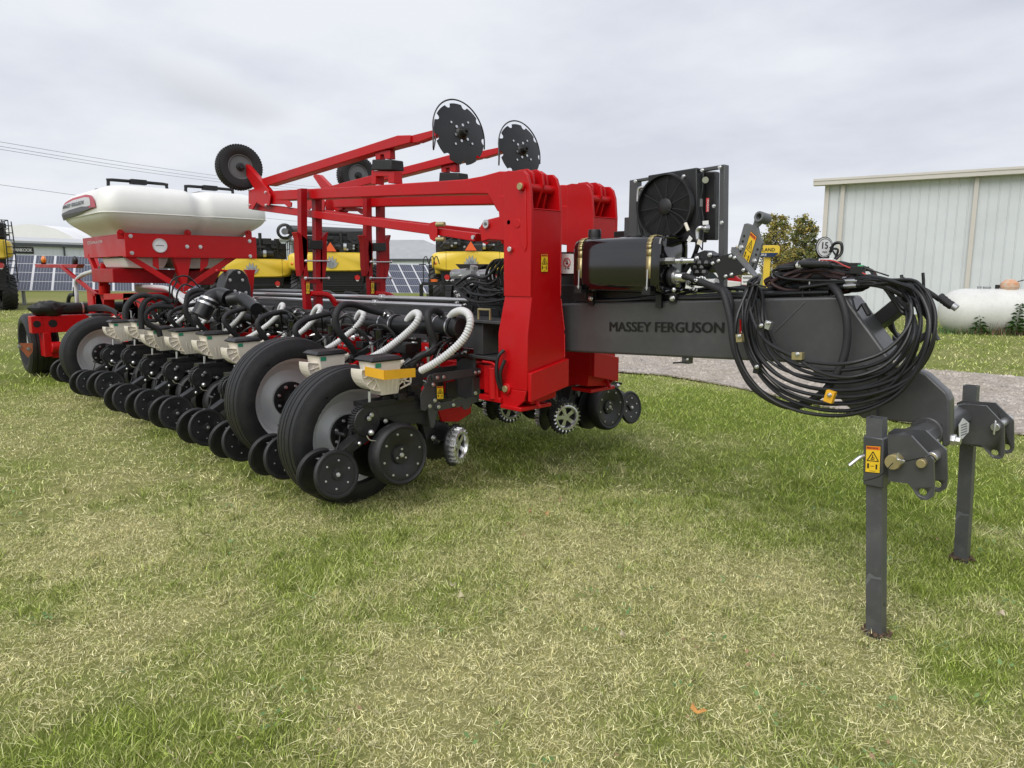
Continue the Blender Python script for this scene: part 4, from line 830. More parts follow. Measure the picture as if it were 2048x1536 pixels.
mb = MB().use(ZINC); mb.tube([zh(244, 470, Y=3.13), zh(215, 482, Y=3.11), zh(160, 525, Y=3.08)], .0085, 10, sub=5); M('stand_pin_handle', mb, 0)
mb = MB().use(INK); mb.tube([zh(470, 500, Y=3.05), zh(560, 480, Y=3.03), zh(612, 470, Y=3.05), zh(640, 500, Y=3.1)], .0025, 5); mb.tube([zh(240, 610, Y=3.1), zh(330, 580, Y=3.05), zh(400, 510, Y=3.04)], .002, 5); M('pin_lanyard', mb, 0)
# parking stands
SLP = mat('stand_paint', (.078, .080, .084), .42, var=.18, vscale=7, bump=.08, dust=.22)
for yy, topz, xt, xb in ((3.17, .945, -1.030, -.962), (4.37, .957, -.962, -.926)):
    w_ = .064; t = .005; mb = MB().use(SLP); k_ = (xt-xb)/topz
    def sx(z): return xb+k_*z
    for a_, b_ in (((-w_/2, -w_/2), (w_/2, -w_/2+t)), ((-w_/2, w_/2-t), (w_/2, w_/2)), ((-w_/2, -w_/2+t), (-w_/2+t, w_/2-t)), ((w_/2-t, -w_/2+t), (w_/2, w_/2-t))):
        v8 = [V(sx(z)+x, yy+y, z) for z in (-.06, topz) for x, y in ((a_[0], a_[1]), (b_[0], a_[1]), (b_[0], b_[1]), (a_[0], b_[1]))]
        mb.add(v8, [(0, 1, 2, 3), (7, 6, 5, 4), (0, 4, 5, 1), (1, 5, 6, 2), (2, 6, 7, 3), (3, 7, 4, 0)])
    o = M('parking_stand', mb, .0)
    mb2 = MB().use(INK).cyl((sx(.13)+w_/2-.001, yy+.005, .13), (sx(.13)+w_/2+.0006, yy+.005, .13), .009, n=14); s_ = mb2.build('stand_hole', o)
    xx = sx(.24); mb = MB().use(GREY); mb.prism([V(xx-.0312, yy-w_/2-.0006, .245), V(xx+.031, yy-w_/2-.0006, .252), V(xx+.028, yy-w_/2-.0006, .262), V(xx+.005, yy-w_/2-.0006, .257), V(xx-.02, yy-w_/2-.0006, .268)], (0, .0005, 0)); mb.prism([V(xx-.031, yy-w_/2-.0006, .205), V(xx-.012, yy-w_/2-.0006, .245), V(xx-.031, yy-w_/2-.0006, .248)], (0, .0005, 0)); mb.build('scuff', o)
mb = MB().use(DARK); mb.add([V(x+(.0 if z < .7 else -.014), y, z) for z in (.655, .868) for x, y in ((-1.050, 3.125), (-.968, 3.125), (-.968, 3.215), (-1.050, 3.215))], [(0, 1, 2, 3), (7, 6, 5, 4), (0, 4, 5, 1), (1, 5, 6, 2), (2, 6, 7, 3), (3, 7, 4, 0)]); M('stand_sleeve', mb, .006)
mb = MB().use(DARK); mb.span((-.998, 4.325, .65), (-.912, 4.415, .85)); mb.span((-.99, 4.2, .66), (-.9, 4.33, .86)); M('stand_sleeve', mb, .006)
mb = MB(); warn_sticker(mb, zh(252, 412, Y=3.124), zh(335, 418, Y=3.124), zh(247, 560, Y=3.124), (0, -1, 0)); M('warning_sticker', mb, 0)
# ---- red towers
def tower(dy, mir, dx=0):
    """side plates, front face, flared foot; dy: shift from the near tower, mir: +1 near side, -1 far side"""
    def Q(x, y, z): return V(x+dx, (y if mir > 0 else 2*YC-y), z)
    Y0, Y1, Xf, Xb = 3.24, 3.52, -3.14, -3.385
    fl = 1.0 if mir > 0 else 0.15
    mb = MB().use(RED)
    ys = [(1.945, Y0, Y1), (1.39, Y0, Y1), (1.16, Y0-.04*fl, Y1+.035*fl), (.80, Y0-.045*fl, Y1+.035*fl)]
    xs = [(Xf, Xb), (Xf, Xb), (Xf+.005, Xb-.02), (Xf+.01, Xb-.015)]
    vs = []
    for (z, a_, b_), (xf, xb) in zip(ys, xs): vs += [Q(xb, a_, z), Q(xf, a_, z), Q(xf, b_, z), Q(xb, b_, z)]
    fs = [(0, 1, 2, 3)]
    for i in range(3): fs += [(i*4+j, i*4+(j+1) % 4, (i+1)*4+(j+1) % 4, (i+1)*4+j) for j in range(4)]
    fs.append((15, 14, 13, 12)); mb.add(vs, fs); o = M('fold_tower', mb, .006)
    mb = MB().use(RED)
    for (pa, pb) in ((Q(Xf+.001, Y1-.004, 1.94), Q(Xf+.001, Y1-.004, 1.40)), (Q(Xf+.001, Y1, 1.38), Q(Xf+.006, Y1+.033*fl, 1.17)), (Q(Xf+.006, Y1+.033*fl, 1.15), Q(Xf+.01, Y1+.033*fl, .99)), (Q(Xf+.001, Y0+.01, 1.945), Q(Xf+.001, Y1-.01, 1.945))): mb.tube([pa, pb], .0035, 6, sub=1, rib=.3, ribn=.008)
    mb.build('weld_seam', o)
    mb = MB().use(RED)     # tall cheek plates rising above the box with rounded tops
    for ya in (Y0-.002, Y1-.016):
        pr = [(Xb-.0, 1.40), (Xf+.0, 1.40), (Xf+.002, 1.95), (Xf-.012, 2.09), (Xf-.035, 2.15), (Xf-.07, 2.178), (Xb+.08, 2.185), (Xb+.04, 2.19), (Xb, 2.185)]
        mb.prism([Q(x, ya-.004, z) for x, z in pr], V(0, .022*mir, 0))
    for ya, xo in ((Y0+.07, -.02), (Y0+.135, -.0), (Y0+.20, -.025)):
        pr = [(Xf-.16, 1.90), (Xf-.10, 1.94), (Xf-.03+xo, 2.10), (Xf-.04+xo, 2.17), (Xf-.09+xo, 2.20), (Xf-.2, 2.20), (Xf-.22, 2.0)]
        mb.prism([Q(x, ya, z) for x, z in pr], V(0, .016*mir, 0))
    mb.cyl(Q(Xf-.07, Y0-.03, 2.08), Q(Xf-.07, Y0+.27, 2.08), .028, n=20); mb.cyl(Q(Xf-.12, Y0-.01, 1.86), Q(Xf-.12, Y0+.25, 1.86), .03, n=16)
    mb.build('cheek_plate', o, bevel=.003)
    mb = MB().use(RED); mb.prism([Q(Xf-.045, Y0-.012, 2.08), Q(Xf-.09, Y0-.012, 2.08), Q(Xf-.09, Y0-.012, 1.74), Q(Xf-.045, Y0-.012, 1.68), Q(Xf-.03, Y0-.012, 1.72)], V(0, .012*mir, 0)); mb.build('stiffener', o, bevel=.004)
    mb = MB().use(GOLD); mb.cyl(Q(Xf-.07, Y0-.04, 2.08), Q(Xf-.07, Y0-.028, 2.08), .022, n=20); mb.use(ZINC).cyl(Q(Xf-.175, Y0-.01, 1.70), Q(Xf-.175, Y0-.028, 1.70), .017, n=18); mb.use(INK).cyl(Q(Xf-.20, Y0-.002, 1.87), Q(Xf-.20, Y0-.006, 1.87), .017, n=18)
    mb.use(GOLD).cyl(Q(Xf-.17, Y0-.05, .80), Q(Xf-.17, Y0-.075, .80), .022, n=20); mb.build('pivot_pin', o, bevel=.002)
    mb = MB().use(RED); mb.cyl(Q(Xf-.17, Y0-.062, .80), Q(Xf-.17, Y0+.1, .80), .036, n=22); mb.build('pin_boss', o, bevel=.003)
    mb = MB().use(RED); mb.prism([Q(Xf+.012, Y0-.045*fl, .92), Q(Xf+.012, Y1+.04*fl, .985), Q(Xf+.012, Y1+.04*fl, .80), Q(Xf+.012, Y0-.04*fl, .735)], (.03, 0, 0)); mb.build('front_flange', o, bevel=.004)
    mb = MB().use(RED); mb.prism([Q(Xb-.02, Y0-.045, .80), Q(Xf+.0, Y0-.045, .80), Q(Xf-.02, Y0-.045, .735), Q(Xf-.09, Y0-.045, .68), Q(Xb+.02, Y0-.045, .68), Q(Xb-.05, Y0-.045, .72)], V(0, .02*mir, 0))
    mb.prism([Q(Xf-.02, Y0-.01, .79), Q(Xf-.02, Y1-.01, .80), Q(Xf-.03, Y1-.01, .72), Q(Xf-.03, Y0+.04, .70)], (-.2, 0, 0)); mb.span(Q(Xb+.02, Y0-.06, .665), Q(Xf-.03, Y1-.05, .69))
    mb.prism([Q(Xf-.03, Y0+.05, .78), Q(Xf-.03, Y0+.07, .78), Q(Xf+.03, Y0+.07, .69), Q(Xf+.03, Y0+.05, .69)], (-.03, 0, 0)); mb.build('tower_foot', o, bevel=.004)
    # inner lug that ties tower to wing bar
    mb = MB().use(RED); mb.span(Q(Xb-.16, Y0-.04, .745), Q(Xb+.0, Y1-.02, .93)); mb.span(Q(Xb-.18, Y0-.07, .70), Q(Xb+.03, Y1, .735)); mb.cyl(Q(Xb-.045, Y0-.06, .72), Q(Xb-.045, Y0-.06, .93), .033, n=20)
    mb.tube([Q(Xb+.0, Y0-.065, .71), Q(Xb+.0, Y0-.07, .90), Q(Xb-.03, Y0-.07, .955), Q(Xb-.15, Y0-.06, .96)], .009, 8); mb.build('wing_hinge', o, bevel=.005)
    return o
tow = tower(0, 1); tower(0, -1, -.15)
mb = MB(); warn_sticker(mb, z4(376, 497, X=-3.136), z4(412, 497, X=-3.136), z4(376, 594, X=-3.136), (1, 0, 0)); M('warning_sticker', mb, 0)
mb = MB().use(HOSE); mb.tube([W(1008, 700, Y=3.18), W(996, 715, Y=3.15), W(993, 745, Y=3.14), W(1000, 775, Y=3.16), W(1012, 780, Y=3.2)], .012, 8); mb.tube([W(1010, 720, Y=3.17), W(1001, 745, Y=3.15), W(1003, 775, Y=3.17)], .012, 8); M('hydraulic_hose', mb, 0)
# no-riding sign behind the near tower
mb = MB().use(INK); y = 3.60; mb.prism([W(1116, 504, Y=y+.01), W(1151, 504, Y=y+.01), W(1151, 552, Y=y+.01), W(1116, 552, Y=y+.01)], (0, .01, 0)); mb.use(WHITE); mb.prism([W(1121, 507, Y=y), W(1147, 508, Y=y), W(1148, 547, Y=y), W(1121, 547, Y=y)], (0, .004, 0))
c = W(1134, 525, Y=y-.004); mb.use(mat('sign_red', (.55, .02, .02), .4)); mb.lathe([(.026, 0), (.031, 0), (.031, .002), (.026, .002)], c, (0, -1, 0), 28, True); mb.bar(c+V(-.019, -.002, .019), c+V(.019, -.002, -.019), .001, .004, (1, 0, 1)); mb.use(INK)
mb.bar(c+V(-.012, .001, -.008), c+V(.012, .001, -.006), .001, .008); mb.bar(c+V(.004, .001, -.004), c+V(.0, .001, .012), .001, .007, (1, 0, 0)); mb.sphere(c+V(-.002, .001, .017), .004, 8); mb.use(GREY); mb.prism([c+V(-.018, 0, -.042), c+V(-.006, 0, -.042), c+V(-.012, 0, -.032)], (0, -.001, 0)); mb.prism([c+V(.004, 0, -.042), c+V(.022, 0, -.042), c+V(.022, 0, -.033), c+V(.004, 0, -.033)], (0, -.001, 0)); M('safety_sign', mb, 0)
# ---- booms, links, marker arms (near side traced on its own vertical plane; far side is its twin)
def side(mir, dx=0):
    yb = 3.36
    def S(p): return V(p.x+dx, (p.y if mir > 0 else 2*YC-p.y), p.z+(0 if mir > 0 else .0))
    def Y(px_, py_, y=yb): return S(W(px_, py_, Y=y))
    mb = MB().use(RED); A = [z2(v[0], v[1], Y=3.30) for v in [(385, 575), (1020, 540), (1500, 508), (1600, 490), (1700, 462), (1760, 462), (1760, 700), (1690, 690), (1635, 592), (1500, 592), (1020, 606), (395, 630)]]
    mb.prism([S(p) for p in A], V(0, .11*mir, 0)); M('fold_boom', mb, .008, seg=2)
    # knee gusset under the boom
    mb = MB().use(RED); G = [(1690, 600), (1760, 600), (1760, 860), (1640, 850), (1600, 865), (1590, 780), (1610, 745), (1640, 735), (1700, 720)]
    mb.prism([S(z2(u, v, Y=3.29)) for u, v in G], V(0, .13*mir, 0)); o = M('knee_gusset', mb, .006)
    mb = MB().use(ZINC); c = S(z2(1632, 762, Y=3.285)); mb.cyl(c, c-V(0, .014*mir, 0), .028, n=22); mb.use(GREY).cyl(c-V(0, .014*mir, 0), c-V(0, .02*mir, 0), .011, n=12); c = S(z2(1557, 838, Y=3.28)); mb.use(ZINC).cyl(c, c-V(0, .012*mir, 0), .014, n=14); mb.build('pivot_pin', o)
    # lower link
    mb = MB().use(RED); mb.prism([S(z2(u, v, Y=3.32)) for u, v in [(300, 640), (640, 688), (1300, 768), (1300, 822), (640, 728), (290, 680)]], V(0, .085*mir, 0)); mb.prism([S(z2(u, v, Y=3.33)) for u, v in [(1340, 785), (1570, 815), (1560, 862), (1340, 825)]], V(0, .065*mir, 0)); M('lower_link', mb, .005)
    mb = MB().use(RED)
    for yy in (3.305, 3.405): mb.prism([S(z2(u, v, Y=yy)) for u, v in [(1292, 790), (1310, 755), (1335, 748), (1348, 765), (1348, 845), (1330, 862), (1308, 848)]], V(0, .012*mir, 0))
    o = M('link_clamp', mb, .003)
    mb = MB().use(GOLD)
    for v in (765, 850): c = S(z2(1345, v, Y=3.31)); mb.cyl(c, c+V(.07, .02, 0), .017, n=16)
    mb.build('clamp_roller', o, bevel=.002)
    # end knuckle
    mb = MB().use(RED)
    for yy in (3.27, 3.40): mb.prism([S(z2(u, v, Y=yy)) for u, v in [(275, 570), (310, 560), (385, 575), (400, 600), (395, 655), (360, 665), (320, 640), (300, 680), (275, 675)]], V(0, .014*mir, 0))
    mb.prism([S(z2(u, v, Y=3.30)) for u, v in [(395, 625), (500, 628), (520, 640), (518, 665), (500, 668), (480, 650), (400, 650)]], V(0, .012*mir, 0)); o = M('end_knuckle', mb, .004)
    mb = MB().use(ZINC)
    for u, v in ((375, 582), (378, 655), (283, 655), (283, 570)): mb.bolt(S(z2(u, v, Y=3.268)), (0, -mir, 0), .012, .012)
    mb.build('bolt', o)
    # marker arm
    mb = MB().use(RED); mb.prism([S(z2(u, v, Y=3.31)) for u, v in [(345, 505), (900, 330), (1120, 258), (1195, 256), (1195, 300), (1000, 352), (380, 545)]], V(0, .10*mir, 0)); M('marker_arm', mb, .006)
    mb = MB().use(RED); mb.prism([S(z2(u, v, Y=3.325)) for u, v in [(1190, 262), (1372, 215), (1372, 248), (1235, 298), (1190, 300)]], V(0, .06*mir, 0)); M('marker_extension', mb, .003)
    mb = MB().use(RUB); mb.prism([S(z2(u, v, Y=3.29)) for u, v in [(978, 395), (1085, 395), (1090, 455), (975, 455)]], V(0, .12*mir, 0)); o = M('rubber_stop', mb, .008)
    mb = MB().use(RED); mb.prism([S(z2(u, v, Y=3.31)) for u, v in [(975, 458), (1100, 462), (1105, 530), (1070, 530), (1070, 490), (1000, 490), (1000, 535), (975, 535)]], V(0, .08*mir, 0)); mb.prism([S(z2(u, v, Y=3.33)) for u, v in [(995, 350), (1080, 340), (1082, 392), (1050, 392), (1045, 365), (1025, 368), (1025, 395), (998, 395)]], V(0, .05*mir, 0)); mb.build('stop_bracket', o, bevel=.003)
    mb = MB().use(RED); mb.prism([S(z2(u, v, Y=3.28)) for u, v in [(228, 430), (240, 418), (262, 422), (390, 570), (395, 640), (355, 650), (330, 600)]], V(0, .05*mir, 0)); M('marker_wheel_arm', mb, .004)
    # notched marker disc
    c = S(W(924, 266, Y=3.37)); ax = V(.97, -.06, .17).normalized()
    mb = MB().use(mat('disc_steel', (.028, .029, .030), .34, metal=.3, var=.15)); d, x, yv = mb.frame(ax); n = 120; R0 = .215; pts = []
    def rad(a_):
        ph = (a_*9/(2*math.pi)+.2) % 1; dd = abs(ph-.5)/.15; return R0-(.026*math.sqrt(max(0, 1-dd*dd)) if dd < 1 else 0)
    vs = []; RG = (.03, .5*R0, .80*R0, None); n = 216
    for rg in RG:
        for sd in (0, 1):
            for i in range(n):
                a_ = 2*math.pi*i/n; rr_ = rad(a_) if rg is None else rg; cup = .028*(rr_/R0)**2
                vs.append(c+(x*math.cos(a_)+yv*math.sin(a_))*rr_-d*(cup+sd*.004))
    fs = []
    for i in range(n):
        j = (i+1) % n
        for sd in (0, 1):
            for k in range(3): fs.append((k*2*n+sd*n+i, k*2*n+sd*n+j, (k+1)*2*n+sd*n+j, (k+1)*2*n+sd*n+i))
        fs.append((6*n+i, 6*n+j, 7*n+j, 7*n+i))
    mb.add(vs, fs); o = M('marker_disc', mb, 0, sharp=50)
    mb = MB().use(INK); mb.lathe([(.045, -.05), (.05, .0), (.035, .012), (.028, .05), (.014, .055), (.014, .075)], c, d, 20); mb.use(ZINC)
    for i in range(6): a_ = i*math.pi/3+.3; mb.cyl(c+(x*math.cos(a_)+yv*math.sin(a_))*.058+d*.0, c+(x*math.cos(a_)+yv*math.sin(a_))*.058+d*.004, .010, n=10)
    for i in range(4): a_ = i*math.pi/2+.9; mb.cyl(c+(x*math.cos(a_)+yv*math.sin(a_))*.105-d*.004, c+(x*math.cos(a_)+yv*math.sin(a_))*.105+d*.001, .008, n=10)
    mb.build('disc_hub', o)
    hp = []
    for i in range(22):
        a_ = math.radians(-25+i*230/21); hp.append(c+(V(-.05, 1, -.0).normalized()*math.cos(a_)*.245+V(-.12, 0, 1)*math.sin(a_)*.235)-d*.03)
    hp = [p for p in hp if p.z > c.z-.02]; mb = MB().use(INK); mb.tube([hp[0]-V(0, 0, .06)]+hp+[hp[-1]-V(0, 0, .12), S(z2(1345, 240, Y=3.36))], .0055, 6, sub=3); M('disc_guard', mb, 0)
    mb = MB().use(INK); mb.bar(S(z2(1360, 232, Y=3.35)), c-d*.02, .04, .04); M('disc_mount', mb)
side(1); side(-1, -.2)
# marker transport tyres
for c, ax in ((W(478, 335, Y=3.23), V(1, -.12, 0)), (W(713, 352, X=-7.3), V(1, -.12, 0))):
    mb = MB().use(RUB); mb.lathe([(.115, -.05), (.17, -.075), (.205, -.07), (.218, -.04), (.222, 0), (.218, .04), (.205, .07), (.17, .075), (.115, .05)], c, ax, 44, True); d, x, yv = mb.frame(ax)
    for i in range(52):
        for k, t in enumerate((-.055, -.02, .02, .055)):
            a_ = 2*math.pi*(i+.5*(k % 2))/52; rr_ = .219 if abs(t) < .03 else .211; mb.prism([c+(x*math.cos(a_+s)+yv*math.sin(a_+s))*rr_+d*(t+w2) for s, w2 in ((-.035, -.013), (.035, -.013), (.035, .013), (-.035, .013))], (x*math.cos(a_)+yv*math.sin(a_))*.008)
    o = M('marker_tyre', mb, 0); mb = MB().use(GREY); mb.lathe([(.118, .04), (.125, .052), (.118, .055), (.10, .03), (.06, .02), (.03, .028), (0, .03)], c, ax, 30); mb.use(INK).lathe([(.04, .02), (.04, .06), (.02, .065), (.02, .085)], c, ax, 16); mb.build('marker_rim', o)
# ---- rest posts with rubber cradles
def post_pair(px_, y0, X):
    o0 = W(640, 500, Y=3.46); mb = MB().use(RED)
    def P(u, v): p = z2(u, v, X=X); return p
    return P
def posts(y, tag_):
    # near pair traced on a plane of constant X; far pair shifted
    X = -5.98 if tag_ == 0 else -6.26
    sx, sy, k = (0, 0, 1.0) if tag_ == 0 else (0, 0, 1.0)
    def P(u, v):
        if tag_ == 0: return z2(u, v, X=X)
        # far pair: same shape, picture positions re-mapped from the near pair
        uu = 1005+(u-640)*.89; vv = 1035+(v-1035)*.90+10*0; vv = v if v > 1100 else 1060+(v-1060)*.93
        return z2(uu, vv, X=X)
    D_ = V(-.10, 0, 0)
    mb = MB().use(RED2)
    mb.prism([P(573, 560), P(610, 560), P(612, 1000), P(640, 1250), P(606, 1250), P(590, 1000), P(575, 800)], D_*.7); mb.prism([P(655, 560), P(694, 560), P(700, 1245), P(665, 1250)], D_*.7); mb.prism([P(612, 1080), P(668, 1080), P(668, 1100), P(612, 1100)], D_*.5); o = M('boom_rest', mb, .004)
    mb = MB().use(RED2)
    mb.prism([P(548, 810), P(556, 806), P(612, 850), P(618, 905), P(602, 1000), P(575, 1060), P(565, 1000), P(560, 850)], D_*.9); mb.prism([P(732, 810), P(726, 806), P(686, 850), P(684, 1110), P(712, 1060), P(724, 990), P(722, 850)], D_*.9); mb.build('cradle_plate', o, bevel=.003)
    mb = MB().use(RUB); mb.prism([P(612, 856), P(690, 856), P(690, 906), P(612, 906)], D_*1.0); [v.__iadd__(V(.03, 0, 0)) for v in mb.v]; mb.build('rubber_pad', o, bevel=.004)
    mb = MB().use(ZINC)
    for v in (972, 1070): mb.cyl(P(595, v)+V(.012, 0, 0), P(735, v)+V(.012, 0, 0), .007, n=8); mb.bolt(P(600, v)+V(.012, 0, 0), (0, -1, 0), .014, .012); mb.bolt(P(725, v)+V(.012, 0, 0), (0, 1, 0), .014, .012)
    mb.build('tie_rod', o)
    mb = MB().use(RED); fo = [P(630, 1158), P(720, 1165), P(760, 1200), P(785, 1250)]; mb.tube(fo, .026, 8, sub=5); mb.build('curved_foot', o)
    mb = MB(); warn_sticker(mb, P(601, 1090)+V(.008, 0, 0), P(621, 1090)+V(.008, 0, 0), P(601, 1160)+V(.008, 0, 0), (1, 0, 0)); mb.build('warning_sticker', o)
posts(3.4, 0); posts(4.2, 1)
# ---- toolbars, rods on the centre frame
for s in (1, -1):
    y0 = YC-s*.40; mb = MB().use(RED); mb.span((-3.50, y0, .72), (-10.6, y0+s*.15, .90)); M('wing_toolbar', mb, .008)
    mb = MB().use(DARK); mb.span((-3.86, YC-s*.34, 1.0), (-10.2, YC-s*.18, 1.20)); M('carrier_beam', mb, .006)
mb = MB().use(DARK)
mb.span((-3.45, 3.30, 1.205), (-3.85, 3.55, 1.225)); mb.span((-3.45, 3.30, .955), (-3.85, 3.55, .975)); mb.span((-3.70, 3.33, .98), (-3.80, 3.5, 1.2)); M('beam_bracket', mb)
mb = MB().use(GOLD); mb.tube([V(-3.72, 3.31, 1.23), V(-3.72, 3.31, 1.30), V(-3.60, 3.31, 1.30), V(-3.60, 3.31, 1.23)], .009, 6, sub=1); M('latch_handle', mb, 0)
for i, (yy, zz_) in enumerate(((3.60, 1.345), (3.69, 1.335), (3.53, 1.30))):
    mb = MB().use(ZINC); mb.cyl((-4.15, yy, zz_), (-8.6, yy, zz_-.03), .017, n=14); mb.use(ZINC)
    for x in (-5.3, -6.5): mb.cyl((x, yy, zz_-.008), (x-.06, yy, zz_-.008), .027, n=14)
    M('slide_rod', mb)
# valve block and hoses left of the tower
mb = MB().use(INK); mb.span(W(1008, 560, Y=3.62), W(960, 625, Y=3.9)); mb.prism([z2(u, v, Y=3.75) for u, v in [(1450, 990), (1620, 990), (1620, 1000), (1580, 1020), (1580, 1120), (1500, 1120), (1480, 1020)]], (0, .1, 0)); mb.use(CHAR)
for i in range(9): p = W(R_.uniform(900, 990), R_.uniform(572, 620), Y=3.66); mb.box(p, (R_.uniform(.05, .14), .1, R_.uniform(.04, .09)))
M('valve_block', mb, .004)
mb = MB().use(STEELG)
for u, v, r0_ in ((1450, 1050, .04), (1550, 1060, .045), (1590, 1050, .035), (1640, 1080, .02), (1650, 1140, .02), (1640, 1170, .018)): p = z2(u, v, Y=3.62); mb.cyl(p, p+V(.12, .03, .01), r0_, n=12); mb.sphere(p, r0_*1.1, 10)
mb.box(z2(1540, 1050, Y=3.6), (.12, .1, .06)); mb.cyl(z2(1550, 1060, Y=3.6), z2(1560, 1000, Y=3.6), .03); mb.use(ZINC)
for i in range(14): p = z2(R_.uniform(1440, 1660), R_.uniform(1040, 1240), Y=3.55); mb.bolt(p, (R_.uniform(-.3, .3), -1, 0), .010, .02)
M('hydraulic_motor', mb, .002)
for i in range(16):
    a_, b_ = (R_.uniform(1440, 1600), R_.uniform(1080, 1150)), (R_.uniform(1700, 1740), R_.uniform(960, 1320)); y = R_.uniform(3.45, 3.6)
    mb = MB().use(HOSE); m_1 = ((a_[0]*.6+b_[0]*.4), max(a_[1], b_[1])*.5+(a_[1]+b_[1])*.25+R_.uniform(-40, 30)); mb.tube([z2(*a_, Y=y), z2(m_1[0]-30, m_1[1], Y=y-.03), z2(m_1[0]+60, m_1[1]+10, Y=y-.02), z2(*b_, Y=y+.02)], R_.uniform(.007, .012), 7); M('hydraulic_hose', mb, 0)
for i in range(5):
    mb = MB().use(HOSE); u = 1640+i*22; mb.tube([z2(u, 1110, Y=3.5), z2(u-10, 1040, Y=3.48), z2(u+30, 975, Y=3.47), z2(u+100, 965, Y=3.5)], .011, 7); M('hydraulic_hose', mb, 0)
# ---- air manifold pipe over the near wing
PY = 3.12
def pz(x): return 1.185+(-3.75-x)*(-.024)
mb = MB().use(BLK); mb.cyl((-3.72, PY, pz(-3.72)), (-9.9, PY, pz(-9.9)), .062, n=24); mpipe = M('air_manifold', mb, 0)
mb = MB()
for i in range(10):
    x = -3.80-.672*i; mb.use(BLK).cyl((x+.05, PY, pz(x)), (x-.13, PY, pz(x)), .072, n=24)
    for dx in (.03, -.11): mb.use(ZINC).lathe([(.0725, 0), (.0745, 0), (.0745, .012), (.0725, .012)], (x+dx, PY, pz(x)), (-1, 0, 0), 24, True)
mb.build('coupling', mpipe)
mb = MB().use(BLK); mb.lathe([(0, 0), (.06, .0), (.072, -.01), (.074, -.05), (.062, -.055)], (-3.68, PY, pz(-3.7)), (1, 0, 0), 24); mb.build('end_cap', mpipe)
for s in (1,):
    mb = MB().use(BLK); mb.cyl((-4.0, 2*YC-PY, 1.19), (-9.9, 2*YC-PY, 1.05), .062, n=20); M('air_manifold', mb, 0)
# ---- ROW UNITS
X0 = -3.88; YM = 3.37
ORG_['__'] = V(0, 0, 0)
def U(x, b, z): return V(X0+x, YM-b, z)
def bx(mb, x0, x1, b0, b1, z0, z1): return mb.span(U(x0, b0, z0), U(x1, b1, z1))
mb = MB().use(DARK); bx(mb, -.10, .10, .03, .05, .65, .97)
for s in (1, -1):
    xn = s*.115
    def zz6(u, v, xx=xn): p = z6(u, v, X=X0+.115); p.x = X0+xx; return p
    th = V(-.010*s, 0, 0)
    mb.use(PLATE).prism([zz6(u, v) for u, v in [(1135, 330), (1160, 312), (1560, 262), (1595, 262), (1602, 300), (1560, 330), (1400, 355), (1190, 398), (1150, 385)]], th)
    mb.prism([zz6(u, v) for u, v in [(1165, 610), (1190, 590), (1400, 560), (1570, 520), (1600, 530), (1600, 565), (1510, 595), (1480, 640), (1440, 650), (1410, 610), (1200, 660), (1170, 645)]], th)
    xn2 = s*.10
    mb.prism([zz6(u, v, xn2) for u, v in [(1112, 345), (1140, 320), (1195, 330), (1215, 640), (1165, 820), (1140, 820), (1112, 640), (1085, 665), (1050, 655), (1045, 510), (1082, 440), (1070, 415), (1100, 405)]], th)
    mb.prism([zz6(u, v, xn2) for u, v in [(1530, 355), (1595, 345), (1600, 525), (1530, 535)]], th)
    mb.use(CHAR).prism([zz6(u, v, s*.06) for u, v in [(1310, 400), (1390, 390), (1400, 540), (1310, 550)]], V(.02*s, 0, 0))
    mb.prism([zz6(u, v, s*.05) for u, v in [(690, 660), (740, 640), (1000, 640), (1120, 655), (1150, 815), (1060, 790), (880, 800), (760, 740), (620, 760), (560, 950), (500, 1000), (490, 850), (540, 700), (600, 600), (660, 600)]], V(-.03*s, 0, 0))
bx(mb, -.055, .055, .45, .90, .62, .70); mb.use(BLK); bx(mb, -.06, .06, .52, .95, .70, .735)
# clutter under the meter
for i in range(14): mb.use(BLK).box(U(R_.uniform(-.08, .08), R_.uniform(.5, .9), R_.uniform(.72, .80)), (R_.uniform(.02, .06), R_.uniform(.03, .1), R_.uniform(.02, .05)))
mb.use(CHAR).bar(U(0, .92, .52), U(0, 1.24, .35), .10, .07, w2=.07, h2=.045); mb.use(GREY)
for i in range(3): bx(mb, -.022, .022, 1.14+i*.045, 1.165+i*.045, .455-i*.02, .458-i*.02)
mb.use(CHAR).tube([U(0, 1.14, .41), U(.0, 1.10, .50), U(0, 1.09, .545)], .006, 6); mb.cyl(U(-.05, 1.09, .55), U(.05, 1.09, .55), .011, n=8)
mb.cyl(U(-.16, .755, .384), U(.16, .755, .384), .028, n=14); mb.cyl(U(-.09, 1.17, .34), U(.09, 1.17, .34), .016, n=12)
# opener discs between the gauge wheels
for s in (1, -1): mb.use(mat('opener_steel', (.05, .05, .052), .3, metal=.6)); mb.lathe([(0, 0), (.19, .001), (.19, .005), (0, .006)], U(s*.02, .70, .36), (1, -.06*s, 0), 36)
mb.use(CHAR).bar(U(.0, .42, .47), U(.0, .22, .38), .05, .07); mb.bar(U(0, .46, .62), U(0, .40, .42), .07, .08)
unit = mb.build('row_unit', pl_, bevel=.0025, origin=(X0, YM, 0))
def C(name, mb, bevel=.002, **k): return mb.build(name, unit, bevel=bevel, **k)
mb = MB().use(ZINC)
for u, v in ((1185, 350), (1245, 345), (1147, 415), (1162, 563), (1115, 616), (1197, 622), (1335, 605), (1540, 303), (1576, 297), (1583, 555), (1540, 495)): p = z6(u, v, X=X0+.125); mb.bolt(p, (1, 0, 0), .012, .009)
for s in (1, -1): mb.sphere(U(s*.12, .94, .553), .020, 12, (1.2, 1, 1)); mb.sphere(U(s*.06, .99, .48), .014, 10)
for b, z in ((.905, .655), (.925, .635), (.80, .60)): mb.bolt(U(.075, b, z), (1, 0, 0), .013, .012)
